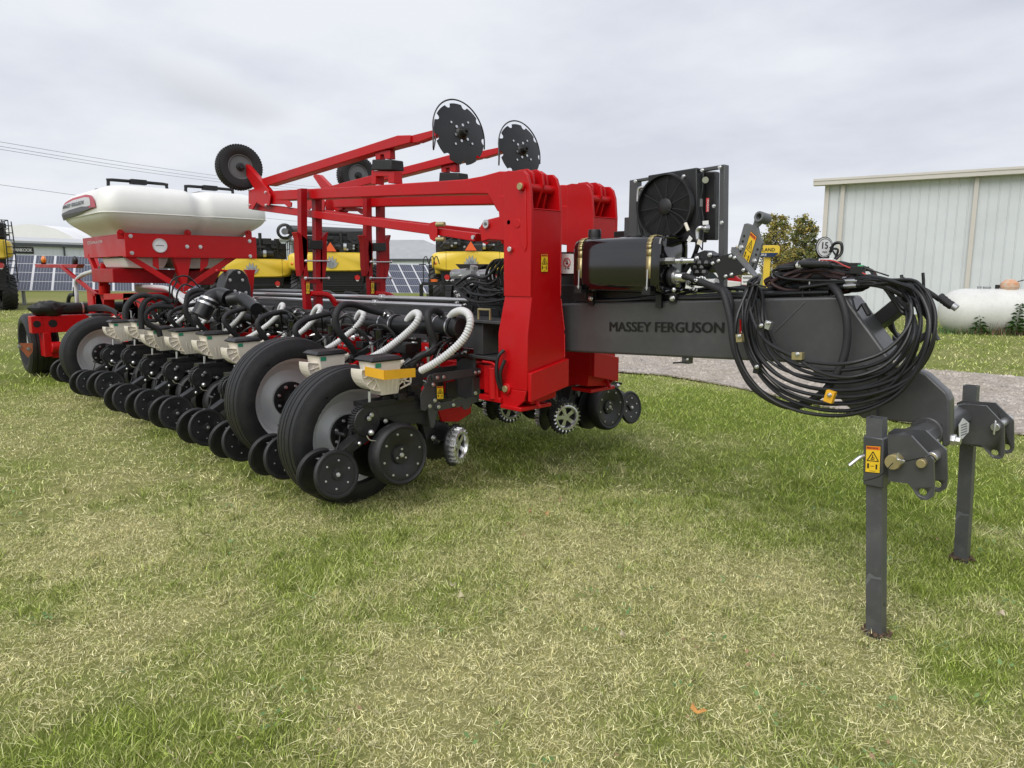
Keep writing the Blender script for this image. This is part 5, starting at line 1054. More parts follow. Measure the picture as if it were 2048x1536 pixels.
for s in (1, -1): mb.bolt(U(s*.06, .40, .42), (s, 0, 0), .016, .014)
mb.use(mat('bent_wire', (.55, .52, .42), .35, metal=.8)); mb.tube([U(.13, .98, .54), U(.14, .96, .51), U(.145, .90, .495), U(.15, .85, .475)], .004, 6)
mb.use(ZINC); mb.tube([U(.03, .885, .80), U(.035, .89, .70)], .010, 8, sub=1)
JOINED = []
def joined(mb):
    m2 = MB(); m2.v = mb.v[:]; m2.f = mb.f[:]; m2.mi = mb.mi[:]; m2.mats = mb.mats[:]; jo = m2.build('joined_fixings', unit); JOINED.append((jo.data, jo.location.copy())); bpy.data.objects.remove(jo)
joined(mb); C('bolt', mb, 0)
BOLTS = None
# segmented depth gear
mb = MB().use(CHAR); mb.lathe([(0, -.03), (.092, -.03), (.10, -.02), (.10, .02), (.092, .03), (0, .03)], U(.03, .925, .61), (1, 0, 0), 30)
for i in range(13): a_ = math.radians(85+i*9); p = U(.03, .925, .61)+V(0, -math.cos(a_-math.pi/2)*0, 0); c = U(.03, .925, .61)+V(0, math.cos(a_)*.104, math.sin(a_)*.104); mb.box(c, (.05, .010, .014), Matrix.Rotation(a_-math.pi/2, 3, 'X'))
C('depth_gear', mb, .002)
def gauge(x, s):
    ax = V(s, 0, .05).normalized(); c = U(x, .755, .384); mb = MB().use(RUB)
    mb.lathe([(.168, -.052), (.192, -.055), (.203, -.035), (.206, 0), (.203, .035), (.194, .052), (.184, .057), (.176, .050), (.168, .048)], c, ax, 44, True); w1 = C('gauge_wheel', mb, 0)
    mb = MB().use(BLK); mb.lathe([(.17, -.04), (.17, .044), (.15, .046), (.09, .028), (.062, .022), (.058, .036), (.03, .038), (0, .038)], c, ax, 44); mb.build('wheel_disc', w1) if False else None
    d, xx, yv = mb.frame(ax); mb.use(ZINC)
    for i in range(8): a_ = i*math.pi/4+.2; mb.bolt(c+(xx*math.cos(a_)+yv*math.sin(a_))*.142+d*.045, d, .0065, .006)
    for i in range(3): a_ = i*2.094+.4; mb.bolt(c+(xx*math.cos(a_)+yv*math.sin(a_))*.038+d*.037, d, .0065, .006)
    mb.bolt(c+d*.037, d, .013, .012)
    o = mb.build('gauge_wheel_disc', unit, bevel=0)
    return w1
gauge(.145, 1); gauge(-.145, -1)
def closing(x, b, s):
    ax = V(s, 0, .16).normalized(); c = U(x, b, .316); mb = MB().use(RUB)
    mb.lathe([(.126, -.017), (.146, -.017), (.154, -.007), (.154, .007), (.146, .017), (.135, .019), (.126, .015)], c, ax, 40, True); mb.use(BLK); mb.lathe([(.128, -.01), (.128, .012), (.106, .014), (.06, .006), (.035, .006), (.033, .016), (0, .018)], c, ax, 40)
    d, xx, yv = mb.frame(ax); mb.use(ZINC)
    for i in range(6): a_ = i*math.pi/3+.3; mb.bolt(c+(xx*math.cos(a_)+yv*math.sin(a_))*.088+d*.011, d, .0055, .005)
    mb.bolt(c+d*.017, d, .012, .010); C('closing_wheel', mb, 0)
closing(.075, 1.17, 1); closing(-.07, 1.21, -1)
def cleaner(x, s):
    ax = V(s*.92, .36, .0).normalized(); c = U(x, .245, .352); mb = MB().use(BLK); mb.lathe([(.03, -.02), (.110, -.022), (.140, -.012), (.142, -.004), (.138, .004), (.10, .0), (.03, .0)], c, ax, 40, True); d, xx, yv = mb.frame(ax)
    for i in range(28): a_ = 2*math.pi*i/28; mb.box(c+(xx*math.cos(a_)+yv*math.sin(a_))*.140-d*.008, (.012, .012, .02), None)
    C('row_cleaner', mb, 0); mb = MB().use(mat('bright_alloy', (.78, .78, .78), .25, metal=.9)); mb.lathe([(.085, .0), (.104, .0), (.106, .05), (.100, .055), (.088, .055), (.078, .035), (.078, .01)], c, ax, 44, True)
    for i in range(22):
        a_ = 2*math.pi*i/22; e1 = xx*math.cos(a_)+yv*math.sin(a_); e2 = xx*math.cos(a_+.13)+yv*math.sin(a_+.13); mb.prism([c+e1*.102+d*.002, c+e2*.102+d*.002, c+e2*.118+d*.006, c+(e1*.5+e2*.5)*.128+d*.004], d*.048)
    for i in range(5): a_ = 2*math.pi*i/5; e1 = xx*math.cos(a_)+yv*math.sin(a_); mb.bar(c+e1*.02+d*.022, c+e1*.08+d*.022, .026, .008, d, w2=.034)
    mb.lathe([(0, .03), (.03, .03), (.03, .015), (0, .015)], c, ax, 16); C('cleaner_star', mb, 0)
cleaner(.11, 1); cleaner(-.11, -1)
# seed meter
mb = MB().use(CREAM)
def ring(b0, b1, x, z): return [U(-x, b0, z), U(x, b0, z), U(x, b1, z), U(-x, b1, z)]
secs = [ring(.675, .885, .088, .992), ring(.68, .875, .086, .93), ring(.68, .865, .082, .875), ring(.68, .82, .066, .79), ring(.685, .815, .063, .768)]
vs = sum(secs, []); mb.add(vs, [(0, 1, 2, 3), (19, 18, 17, 16)]+[(i*4+j, i*4+(j+1) % 4, (i+1)*4+(j+1) % 4, (i+1)*4+j) for i in range(4) for j in range(4)])
hub = U(0, .80, .90); P_ = []
for i in range(11): a_ = math.radians(150-i*3+i*-7); P_.append((a_,))
fan = [U(.05, .81, .925)]; 
for i in range(9): a_ = math.radians(10-i*12.5); fan.append(U(.05, .81+.145*math.cos(a_), .925+.125*math.sin(a_)))
mb.prism(fan, V(-.10, 0, 0))
for i in range(0, 9, 2): a_ = math.radians(10-i*12.5); mb.bar(U(.054, .81, .925), U(.054, .81+.147*math.cos(a_), .925+.127*math.sin(a_)), .006, .012, (1, 0, 0))
for i in range(8):
    a_ = math.radians(10-i*12.5); a2 = math.radians(10-(i+1)*12.5); mb.bar(U(0, .81+.147*math.cos(a_), .925+.127*math.sin(a_)), U(0, .81+.147*math.cos(a2), .925+.127*math.sin(a2)), .125, .008, (0, 1, .3))
    if i % 2: mb.bar(U(.054, .81+.1*math.cos(a_), .925+.085*math.sin(a_)), U(.054, .81+.1*math.cos(a2), .925+.085*math.sin(a2)), .006, .010, (1, 0, 0))
for x in (-.05, .05):
    mb.bar(U(x, .69, .81), U(x, .57, .885), .008, .014); mb.bar(U(x, .69, .90), U(x, .57, .895), .008, .014); mb.bar(U(x, .69, .86), U(x, .585, .835), .008, .012); mb.bar(U(x, .57, .90), U(x, .575, .82), .008, .014); mb.bar(U(x, .575, .82), U(x, .68, .79), .008, .012); mb.bar(U(x, .65, .90), U(x, .62, .81), .008, .010)
mb.bar(U(0, .685, .87), U(0, .585, .865), .09, .006)
for i in range(4): mb.bar(U(.084, .70+i*.035, .885), U(.067, .70+i*.028, .785), .006, .005)
C('seed_meter', mb, .003)
mb = MB().use(BLK); vs = ring(.665, .905, .099, .99)+ring(.66, .91, .103, 1.003)+ring(.69, .88, .08, 1.022)
mb.add(vs, [(3, 2, 1, 0), (8, 9, 10, 11)]+[(i*4+j, i*4+(j+1) % 4, (i+1)*4+(j+1) % 4, (i+1)*4+j) for i in range(2) for j in range(4)]); C('meter_lid', mb, .004)
mb = MB().use(GREEN); mb.span(U(.0885, .83, .955), U(.0905, .872, .982)); mb.span(U(.06, .8755, .955), U(.03, .878, .982)); C('green_label', mb, 0)
mb = MB().use(CREAM); mb.cyl(U(.0, .66, .94), U(.0, .60, .965), .026, n=14); mb.use(BLK).cyl(U(.02, .60, .93), U(.03, .55, .965), .031, n=16); C('hose_cuff', mb, 0)
# black canister on the far side of the unit
mb = MB().use(GLOSS); mb.cyl(U(-.02, .30, 1.0), U(-.02, .30, 1.13), .05, n=22); mb.use(BLK).lathe([(.052, 0), (.054, .004), (.052, .012), (.0, .014)], U(-.02, .30, 1.13), (0, 0, 1), 22); C('canister', mb, .002)
mb = MB().use(ZINC)
for i in range(10): mb.bolt(U(R_.uniform(-.12, .12), R_.uniform(.1, .5), R_.uniform(.96, 1.05)), (R_.uniform(-1, 1), -.5, R_.uniform(0, 1)), .009, .018)
mb.cyl(U(.05, .42, .95), U(.05, .42, 1.03), .012); joined(mb); C('fitting', mb, 0)
for i in range(5):
    mb = MB().use(HOSE); b0 = R_.uniform(.1, .4); mb.tube([U(R_.uniform(-.2, .1), b0, .96), U(R_.uniform(-.1, .2), b0+.05, 1.06+R_.uniform(0, .06)), U(R_.uniform(-.05, .3), b0+.2, 1.05), U(R_.uniform(0, .3), b0+.28, .93)], .007, 6); C('sensor_wire', mb, 0)
mb = MB().use(BLK); mb.tube([U(.11, .08, .95), U(.12, .2, .985), U(.12, .32, .965), U(.1, .42, .93)], .010, 7); mb.tube([U(.0, .02, .99), U(.05, .1, 1.0), U(.1, .2, .95)], .012, 7); bx(mb, -.05, .09, .1, .3, .955, .985); C('air_line', mb, 0)
# hoses for the run of ordinary units (traced at the fifth unit)
u4 = -.672*4
def loc4(p): return V(p.x-u4, p.y, p.z)
bh = [loc4(z7(u, v, X=X0+u4+dx)) for (u, v, dx) in [(1455, 235, .0), (1380, 240, .02), (1250, 262, .05), (1175, 295, .07), (1155, 345, .08), (1200, 420, .08), (1250, 480, .06), (1262, 530, .04), (1230, 575, .02)]]
mb = MB().use(FOAM); mb.tube(bh, .0235, 10); bh_o = C('vacuum_hose', mb, 0)
wh = [z3(u, v, Y=y)+V(.672, 0, 0) for u, v, y in [(1290, 250, 3.12), (1325, 190, 3.07), (1365, 160, 3.03), (1390, 180, 3.0), (1360, 245, 2.97), (1270, 330, 2.93), (1150, 420, 2.86), (1060, 470, 2.82), (990, 502, 2.79)]]
mb = MB().use(WHOSE); mb.tube(wh, .0215, 10, rib=.09, ribn=.02); wh_o = C('seed_hose', mb, 0)
mb = MB().use(INK); P0 = bh[0]; mb.tube([P0, P0+V(.03, .03, -.03), V(P0.x+.05, PY, P0.z-.09)], .030, 10); mb.use(ZINC); mb.lathe([(.031, 0), (.034, 0), (.034, .012), (.031, .012)], P0+V(.012, .012, -.01), (.5, .5, -.5), 16, True); C('hose_elbow', mb, 0)
# copies along both wings
for s in (1, -1):
    for i in range(10):
        if s == 1 and i == 0: continue
        if s == 1 and i > 9: continue
        if s == -1 and i > 8: continue
        xn_ = X0-.672*i-(.30 if i == 9 else 0) if s == 1 else -4.0-.672*i
        cu2 = copy_part(unit, pl_, loc=V(xn_, YM if s == 1 else 2*YC-YM, R_.uniform(-.012, .008))-ORG_[pl_.name], rz=(0 if s == 1 else math.pi)+R_.uniform(-.02, .02)); cu2.rotation_euler.x = R_.uniform(-.025, .025)
        if not (s == 1 and i < 2):
            for ch in list(cu2.children):
                if ch.name.split('.')[0] in ('bolt', 'fitting'): bpy.data.objects.remove(ch)
            for me_, lo_ in JOINED:
                jo = bpy.data.objects.new('bolt', me_); col.objects.link(jo); jo.parent = cu2; jo.location = lo_; jo['kind'] = 'stuff'
# unit 0 and unit 1 have their own hose runs: replace those children
def fix(u_obj, n, black, white):
    for ch in list(u_obj.children):
        if ch.name.split('.')[0] in ('vacuum_hose', 'seed_hose', 'hose_elbow'): bpy.data.objects.remove(ch)
    ox = X0-.672*n
    mb = MB().use(FOAM); mb.tube([z3(u, v, X=ox+dx) for u, v, dx in black], .0235, 12); mb.build('vacuum_hose', pl_)
    mb = MB().use(WHOSE); mb.tube([z3(u, v, Y=dx) for u, v, dx in white], .0238, 14, rib=.09, ribn=.018); mb.build('seed_hose', pl_)
    e_ = z3(black[0][0], black[0][1], X=ox+black[0][2]); mb = MB().use(BLK); mb.tube([e_, e_+(V(ox+.08, PY, pz(ox)+.05)-e_)*.5+V(0, 0, .01), V(ox+.08, PY, pz(ox)+.03)], .032, 12)
    mb.use(ZINC)
    for k in (.15, .55): mb.lathe([(.033, 0), (.0355, 0), (.0355, .012), (.033, .012)], e_.lerp(V(ox+.08, PY, pz(ox)+.04), k), V(ox+.08, PY, pz(ox)+.04)-e_, 18, True)
    mb.build('hose_elbow', pl_)
units = [o for o in pl_.children if o.name.startswith('row_unit')]
fix(unit, 0, [(1560, 190, .0), (1535, 160, .0), (1490, 140, .02), (1450, 175, .06), (1470, 280, .08), (1500, 370, .08), (1480, 430, .08), (1410, 455, .08), (1355, 500, .06), (1335, 535, .05)],
    [(1600, 200, 3.13), (1635, 160, 3.08), (1690, 145, 3.03), (1738, 175, 2.99), (1745, 245, 2.97), (1700, 340, 2.94), (1610, 430, 2.89), (1500, 510, 2.83), (1400, 565, 2.79)])
for u_obj in units:
    if u_obj.location.x+ORG_[pl_.name].x < X0-.672*7.5 and u_obj.location.y < 0:
        for ch in list(u_obj.children):
            if ch.name.split('.')[0] in ('vacuum_hose', 'seed_hose', 'hose_elbow'): bpy.data.objects.remove(ch)
u1 = [o for o in units if abs(o.location.x+ORG_[pl_.name].x-(X0-.672)) < .01 and o.location.y < 0][0]
fix(u1, 1, [(1150, 165, .0), (1060, 145, .0), (990, 120, .02), (920, 100, .05), (850, 110, .08), (810, 170, .1), (812, 250, .1), (850, 320, .1), (910, 390, .08), (935, 440, .06), (925, 480, .05)],
    [(1290, 250, 3.12), (1325, 190, 3.07), (1365, 160, 3.03), (1390, 180, 3.0), (1360, 245, 2.97), (1270, 330, 2.93), (1150, 420, 2.86), (1060, 470, 2.82), (990, 502, 2.79)])
for u_obj in units:
    if u_obj.location.x+ORG_[pl_.name].x < X0-1:  # small natural variation
        for ch in u_obj.children:
            if ch.name.startswith('vacuum_hose') or ch.name.startswith('seed_hose'): ch.rotation_euler = (R_.uniform(-.06, .06), R_.uniform(-.06, .06), R_.uniform(-.08, .08))
# yellow guard round the first meter and its sticker
mb = MB().use(BANA); xg = X0+.13
A = z6(512, 245, X=xg-.06); B = z6(690, 282, X=xg+.02); C_ = z6(978, 262, X=xg+.02); dn = V(0, 0, -.058)
mb.prism([A, B, B+dn*1.05, A+dn*1.0], V(0.003, -.004, 0)); mb.prism([B, C_, C_+dn, B+dn*1.05], V(.004, 0, 0)); M('yellow_guard', mb, .0)
mb = MB(); warn_sticker(mb, z6(1178, 430, X=X0+.112), z6(1240, 428, X=X0+.112), z6(1182, 552, X=X0+.112), (1, 0, 0)); M('warning_sticker', mb, 0)
mb = MB().use(BANA); px4 = z7(505, 508, X=X0-.672*7+.12); mb.prism([z7(500, 510, X=px4.x), z7(545, 512, X=px4.x), z7(560, 540, X=px4.x), z7(540, 570, X=px4.x), z7(505, 545, X=px4.x)], (.003, 0, 0)); M('yellow_tag', mb, 0)
# red shield behind unit 0
mb = MB().use(RED); mb.prism([z6(u, v, X=X0-.05) for u, v in [(1200, 660), (1500, 610), (1500, 680), (1380, 760), (1230, 760)]], (-.02, 0, 0)); M('red_shield', mb, .002)
# ---- field wheels
def field_wheel(c, yaw=0, R1=.475, lab='field_wheel', wd=.26, rr0=.305, hubc=INK):
    ax = V(math.cos(yaw), math.sin(yaw), 0); c = Vector(c); k = R1/.475; mb = MB().use(RIM)
    mb.lathe([(rr0*.985, -.10), (rr0*.99, .085), (rr0*1.045, .098), (rr0*1.05, .088), (rr0*1.01, .075), (rr0*.93, .04), (rr0*.88, -.01), (rr0*.72, -.035), (rr0*.56, -.02), (rr0*.48, .0), (0, .0)], c, ax, 56); o = M(lab, mb, 0, sharp=30)
    mb = MB().use(RUB); h = wd/2
    mb.lathe([(rr0, .085), (rr0*1.06, .095), (R1*.70, h*.98), (R1*.80, h*1.02), (R1*.885, h*.97), (R1*.935, h*.88), (R1*.955, h*.86), (R1*.955, h*.80), (R1*.975, h*.77), (R1*.985, h*.58), (R1*.965, h*.55), (R1*.965, h*.50), (R1*.99, h*.47), (R1, h*.20), (R1*.98, h*.17), (R1*.98, h*.11), (R1, h*.08), (R1, -h*.08), (R1*.98, -h*.11), (R1*.98, -h*.17), (R1, -h*.20), (R1*.99, -h*.47), (R1*.965, -h*.5), (R1*.965, -h*.55), (R1*.985, -h*.58), (R1*.975, -h*.77), (R1*.93, -h*.88), (R1*.88, -h*.97), (R1*.7, -h), (rr0, -.085)], c, ax, 72, True); mb.build('tyre', o, sharp=25)
    d, x, yv = mb.frame(ax); mb = MB().use(hubc); mb.lathe([(rr0*.44, -.0), (rr0*.44, .012), (rr0*.40, .016), (rr0*.2, .018), (rr0*.2, .05), (rr0*.13, .055), (rr0*.13, .12), (0, .12)], c, ax, 32)
    for i in range(8): a_ = i*math.pi/4; mb.bar(c+(x*math.cos(a_)+yv*math.sin(a_))*rr0*.18+d*.02, c+(x*math.cos(a_)+yv*math.sin(a_))*rr0*.36+d*.018, .02, .015, d)
    mb.use(ZINC)
    for i in range(8): a_ = i*math.pi/4+.39; mb.bolt(c+(x*math.cos(a_)+yv*math.sin(a_))*rr0*.34+d*.017, d, .011, .014)
    mb.build('hub', o)
    return o
for c in ((-4.19, 2.52, .462), (-5.0, 2.52, .60), (-9.87, 2.52, .55)):
    field_wheel(c); mb = MB().use(RED); c = Vector(c); mb.cyl(c+V(.10, 0, 0), c+V(.22, 0, 0), .04); mb.lathe([(.07, .14), (.075, .15), (.05, .19), (0, .19)], c, (1, 0, 0), 6); mb.bar(c+V(.16, 0, 0), c+V(.16, .75, .30), .06, .12); mb.bar(c+V(.16, .75, .30), c+V(.16, .95, .34), .08, .2); M('wheel_arm', mb, .004)
field_wheel((-6.2, 5.05, .475)); field_wheel((-9.5, 5.05, .475))
# moulded sidewall lettering
def arc_text(body, c, rad_, a0, a1, x, h):
    mb = MB().use(RUB); n = len(body)
    for i, ch in enumerate(body):
        if ch == ' ': continue
        a_ = a0+(a1-a0)*i/(n-1); da = (a1-a0)/(n-1)*.4; p0 = c+V(x, 0, 0)+V(0, math.cos(a_-da)*-rad_, math.sin(a_-da)*rad_)*1; p1 = c+V(x, 0, 0)+V(0, -math.cos(a_+da)*rad_, math.sin(a_+da)*rad_)
        up = V(0, -math.cos(a_), math.sin(a_)); vs, fs = text_verts(ch, .02); x0 = min(v.x for v in vs); x1 = max(v.x for v in vs); y0 = min(v.y for v in vs); y1 = max(v.y for v in vs)
        dirv = p1-p0; b_ = len(mb.v); base = [p0+dirv*((v.x-x0)/(x1-x0))+up*(h*(v.y-y0)/(y1-y0)) for v in vs]; mb.add(base, fs)
    return mb
for c in ((-4.19, 2.52, .462), (-5.0, 2.52, .60)): mb = arc_text('BKT', Vector(c), .335, math.radians(28), math.radians(52), .1345, .05); M('sidewall_lettering', mb, 0, sharp=180)
# ---- hydraulic reservoir
mb = MB().use(GLOSS); y0, y1, zb, zt2 = 3.49, 3.78, 1.435, 1.765; cyy, czz = (y0+y1)/2, (zb+zt2)/2; sec = []; n = 40
tiltv = .0
for x, s in ((-3.02, .90), (-3.005, .975), (-2.98, 1), (-2.40, 1), (-2.375, .985), (-2.372, .93)):
    for i in range(n):
        th = 2*math.pi*i/n; c_, s_ = math.cos(th), math.sin(th); e_ = .34; sec.append(V(x, cyy+math.copysign(abs(c_)**e_, c_)*(y1-y0)/2*s, czz+math.copysign(abs(s_)**e_, s_)*(zt2-zb)/2*s))
mb.add(sec, [(k*n+i, k*n+(i+1) % n, (k+1)*n+(i+1) % n, (k+1)*n+i) for k in range(5) for i in range(n)]+[tuple(range(n)), tuple(range(6*n-1, 5*n-1, -1))]); tank = M('oil_reservoir', mb, 0, sharp=50)
mb = MB().use(GLOSS); rim_ = [V(-2.368, cyy+math.copysign(abs(math.cos(t))**.34, math.cos(t))*(y1-y0)/2*.965, czz+math.copysign(abs(math.sin(t))**.34, math.sin(t))*(zt2-zb)/2*.97) for t in [2*math.pi*i/n for i in range(n+1)]]; mb.tube(rim_, .010, 6, sub=1, caps=False); mb.build('end_seam', tank)
for x in (-2.955, -2.435):
    mb = MB().use(GOLD); ps = []
    for i in range(24): th = math.radians(i*187/23); c_, s_ = math.cos(th), math.sin(th); ps.append(V(x, cyy+math.copysign(abs(c_)**.34, c_)*((y1-y0)/2+.003), czz+math.copysign(abs(s_)**.34, s_)*((zt2-zb)/2+.003)))
    for i in range(len(ps)-1):
        a_, b_ = ps[i], ps[i+1]; mb.add([a_-V(.016, 0, 0), a_+V(.016, 0, 0), b_+V(.016, 0, 0), b_-V(.016, 0, 0)], [(0, 1, 2, 3)])
    md_ = mb.build('strap', tank, sharp=60); so = md_.modifiers.new('t', 'SOLIDIFY'); so.thickness = .003; so.offset = 1
    mb = MB().use(ZINC); mb.tube([V(x, y0-.008, czz-.03), V(x, y0-.012, czz-.15)], .005, 8, sub=1); mb.bolt(V(x, y0-.012, czz-.13), (0, 0, -1), .010, .012); mb.build('strap_bolt', tank)
    mb = MB().use(INK); mb.span((x-.03, y0-.02, zb-.01), (x+.03, y0+.16, zb+.012)); mb.bar(V(x, y0-.01, czz-.13), V(x, y0-.01, zb-.0), .05, .01, (0, 1, 0)); mb.span((x-.02, y0+.11, zb-.09), (x+.02, y0+.13, zb)); mb.build('strap_bracket', tank)
mb = MB().use(BLK); c = V(-2.93, 3.60, zt2-.01); mb.lathe([(.05, 0), (.05, .012), (.042, .014), (.042, .055), (.038, .068), (0, .070)], c, (0, 0, 1), 24); mb.build('filler_cap', tank, bevel=.002); mb = MB().use(BLK); mb.lathe([(.045, 0), (.045, .012), (0, .014)], V(-2.62, 3.6, zt2-.004), (0, 0, 1), 20); mb.build('breather_plate', tank, bevel=.002)
mb = MB().use(ZINC); c = zc(960, 985, X=-2.36); mb.cyl(c-V(.02, 0, 0), c+V(.05, 0, 0), .022, n=6); mb.cyl(c+V(.05, 0, 0), c+V(.16, .02, .0), .015, n=14); mb.cyl(c+V(.08, .01, 0), c+V(.10, .01, 0), .021, n=6)
c = zc(990, 1140, X=-2.36); mb.use(BLK).lathe([(.058, 0), (.060, .014), (.048, .024), (.0, .025)], c, (1, 0, -.0), 28); mb.use(ZINC).lathe([(.044, .02), (.044, .035), (.030, .038), (.028, .09), (.022, .10), (0, .10)], c, (1, .1, -.05), 12); mb.build('port_fitting', tank)
def G_(u, v, y): return zc(u, v, Y=y)
def bt(x): return 1.34+(x+3.19)*(1.438-1.34)/(3.19-1.369)
mb = MB().use(INK); mb.span((-2.96, 3.68, 1.352), (-2.45, 3.80, 1.432)); M('tank_cradle', mb, .004)
mb = MB().use(INK); mb.prism([V(x, 3.67, bt(x)+.002) for x in (-2.42, -1.46)]+[V(x, 3.67, bt(x)+.036) for x in (-1.46, -2.42)], (0, .12, 0)); M('hose_gap_filler', mb, .003)  # dark filler box, added to close the see-through gap between beam and hoses
mb = MB().use(CHAR); mb.span((-3.30, 3.66, 1.33), (-2.96, 3.84, 1.47)); mb.span((-3.12, 3.63, 1.34), (-3.02, 3.68, 1.50)); mb.use(INK).span((-3.35, 3.70, 1.45), (-3.15, 3.86, 1.58)); M('valve_cover', mb, .005)
# big suction hose sweeping down in front of the tongue
mb = MB().use(FOAM); mb.tube([c+V(.08, 0, 0), G_(1150, 1140, 3.60), G_(1280, 1190, 3.60), G_(1450, 1260, 3.56), W(1448, 590, Y=3.54), W(1461, 640, Y=3.50), W(1470, 700, Y=3.48), W(1500, 765, Y=3.48), W(1545, 800, Y=3.48), W(1590, 812, Y=3.5), W(1640, 790, Y=3.52), W(1675, 745, Y=3.53), W(1693, 690, Y=3.55), W(1692, 630, Y=3.56), W(1672, 580, Y=3.60), W(1640, 558, Y=3.72), W(1610, 556, Y=3.80)], .0195, 12); M('suction_hose', mb, 0)
mb = MB().use(FOAM); mb.tube([G_(1180, 1190, 3.70), G_(1330, 1210, 3.68), G_(1470, 1240, 3.64), W(1460, 600, Y=3.60), W(1462, 650, Y=3.56)], .018, 10); mb.use(WHITE).cyl(G_(1350, 1200, 3.68), G_(1430, 1190, 3.66), .0205, n=16); M('suction_hose', mb, 0)
for i in range(9):
    mb = MB().use(HOSE); z = .015*i; y = 3.50+.035*i; yq = lambda: 3.635+.02*i+R_.uniform(-.015, .015); mb.tube([V(x_, yq(), bt(x_)+R_.uniform(.010, .035 if i < 5 else .075)) for x_ in (-3.1, -2.8, -2.5, -2.2, -1.95, -1.7, -1.45)], .010, 7); M('hydraulic_hose', mb, 0)
mb = MB().use(ZINC)
for px_ in (1182, 1345): p = W(px_, 597, Y=3.60); mb.bolt(p, (0, -1, 0), .014, .014); mb.bolt(W(px_+3, 580, Y=3.60), (.7, -1, 0), .011, .02)
mb.use(INK)
for px_ in (1180, 1345): mb.span(W(px_-7, 588, Y=3.605), W(px_+9, 606, Y=3.622))
for i in range(8): mb.use(ZINC).bolt(W(R_.uniform(1370, 1420), R_.uniform(548, 585), Y=R_.uniform(3.6, 3.8)), (R_.uniform(-1, 1), -1, .3), .011, .03)
M('clamp_bracket', mb, .002)
# ---- oil cooler with fan
Yf = 3.72
mb = MB().use(DARK)
mb.prism([zc(u, v, Y=Yf+.02) for u, v in [(580, 198), (632, 190), (655, 195), (655, 750), (565, 750)]], (0, .05, 0)); mb.prism([zc(u, v, Y=Yf+.02) for u, v in [(1460, 50), (1508, 42), (1495, 1250), (1440, 1250)]], (0, .05, 0)); mb.prism([zc(u, v, Y=Yf+.03) for u, v in [(632, 188), (1500, 42), (1500, 78), (632, 215)]], (0, .03, 0)); mb.span((-2.82, 3.76, 1.34), (-2.72, 3.82, 1.9)); M('cooler_frame', mb, .003)
mb = MB().use(BLK); mb.prism([zc(u, v, Y=Yf) for u, v in [(760, 150), (1235, 72), (1250, 800), (760, 790)]], (0, .10, 0)); mb.use(CHAR).prism([zc(u, v, Y=Yf+.10) for u, v in [(1000, 110), (1420, 110), (1410, 780), (1000, 780)]], (0, .05, 0)); core = M('oil_cooler', mb, .006)
fc = zc(935, 455, Y=Yf-.012); Rf = .185; mb = MB().use(BLK); mb.lathe([(Rf*.98, .03), (Rf*1.03, .03), (Rf*1.05, 0), (Rf*1.04, -.02), (Rf*.99, -.022)], fc, (0, -1, 0), 56, True)
for i in range(19): r0_ = .04+i*(Rf-.042)/18; mb.lathe([(r0_-.0013, .006), (r0_+.0013, .006), (r0_+.0013, .003), (r0_-.0013, .003)], fc, (0, -1, 0), 44, True)
for i in range(11): a_ = i*2*math.pi/11+.25; a2 = a_+.12; mb.bar(fc+V(math.cos(a_)*.025, -.008, math.sin(a_)*.025), fc+V(math.cos(a2)*Rf, -.006, math.sin(a2)*Rf), .005, .004, (0, 1, 0))
mb.lathe([(.050, 0), (.048, .014), (.030, .022), (0, .023)], fc, (0, -1, 0), 24); mb.lathe([(0, -.03), (Rf*1.02, -.03), (Rf*1.02, -.01), (Rf*.98, -.01), (Rf*.98, -.025), (0, -.025)], fc, (0, -1, 0), 48)
mb.build('fan_guard', core)
mb = MB().use(CHAR)
for i in range(9):
    a_ = i*2*math.pi/9; e1 = V(math.cos(a_), 0, math.sin(a_)); e2 = V(-math.sin(a_), 0, math.cos(a_)); mb.add([fc+e1*.04+V(0, .012, 0), fc+e1*.175+V(0, .012, 0)-e2*.01, fc+e1*.175+e2*.07+V(0, .004, 0), fc+e1*.04+e2*.03+V(0, .004, 0)], [(0, 1, 2, 3)])
mb.build('fan_blade', core)
mb = MB().use(mat('brand_red', (.55, .03, .04), .4)); p = [zc(u, v, Y=Yf-.006) for u, v in [(1328, 372), (1355, 370), (1352, 505), (1326, 508)]]; p = [V(-.0, 0, 0)+q_ for q_ in p]; mb.prism(p, (0, .003, 0)); text(mb, 'HYDAC', zc(1352, 498, Y=Yf-.009), zc(1354, 380, Y=Yf-.009), zc(1330, 440, Y=Yf)-zc(1352, 440, Y=Yf), .011, .01, WHITE); M('brand_label', mb, 0)
mb = MB().use(ZINC); mb.cyl(zc(1320, 195, Y=Yf-.01), zc(1320, 195, Y=Yf-.05), .018, n=14); mb.tube([zc(730, 265, Y=Yf-.01), zc(680, 275, Y=Yf-.01), zc(665, 320, Y=Yf-.01), zc(660, 405, Y=Yf-.01)], .010, 10); mb.tube([zc(1330, 670, Y=Yf), zc(1270, 660, Y=Yf-.03), zc(1243, 690, Y=Yf-.03), zc(1240, 775, Y=Yf-.03)], .012, 10); mb.cyl(zc(1310, 665, Y=Yf-.02), zc(1345, 668, Y=Yf+.0), .022, n=14)
for u, v in ((638, 207), (1290, 100), (1460, 70), (1110, 158), (1480, 610), (1405, 450)): mb.bolt(zc(u, v, Y=Yf-.002), (0, -1, 0), .009, .008)
M('cooler_fitting', mb, 0)
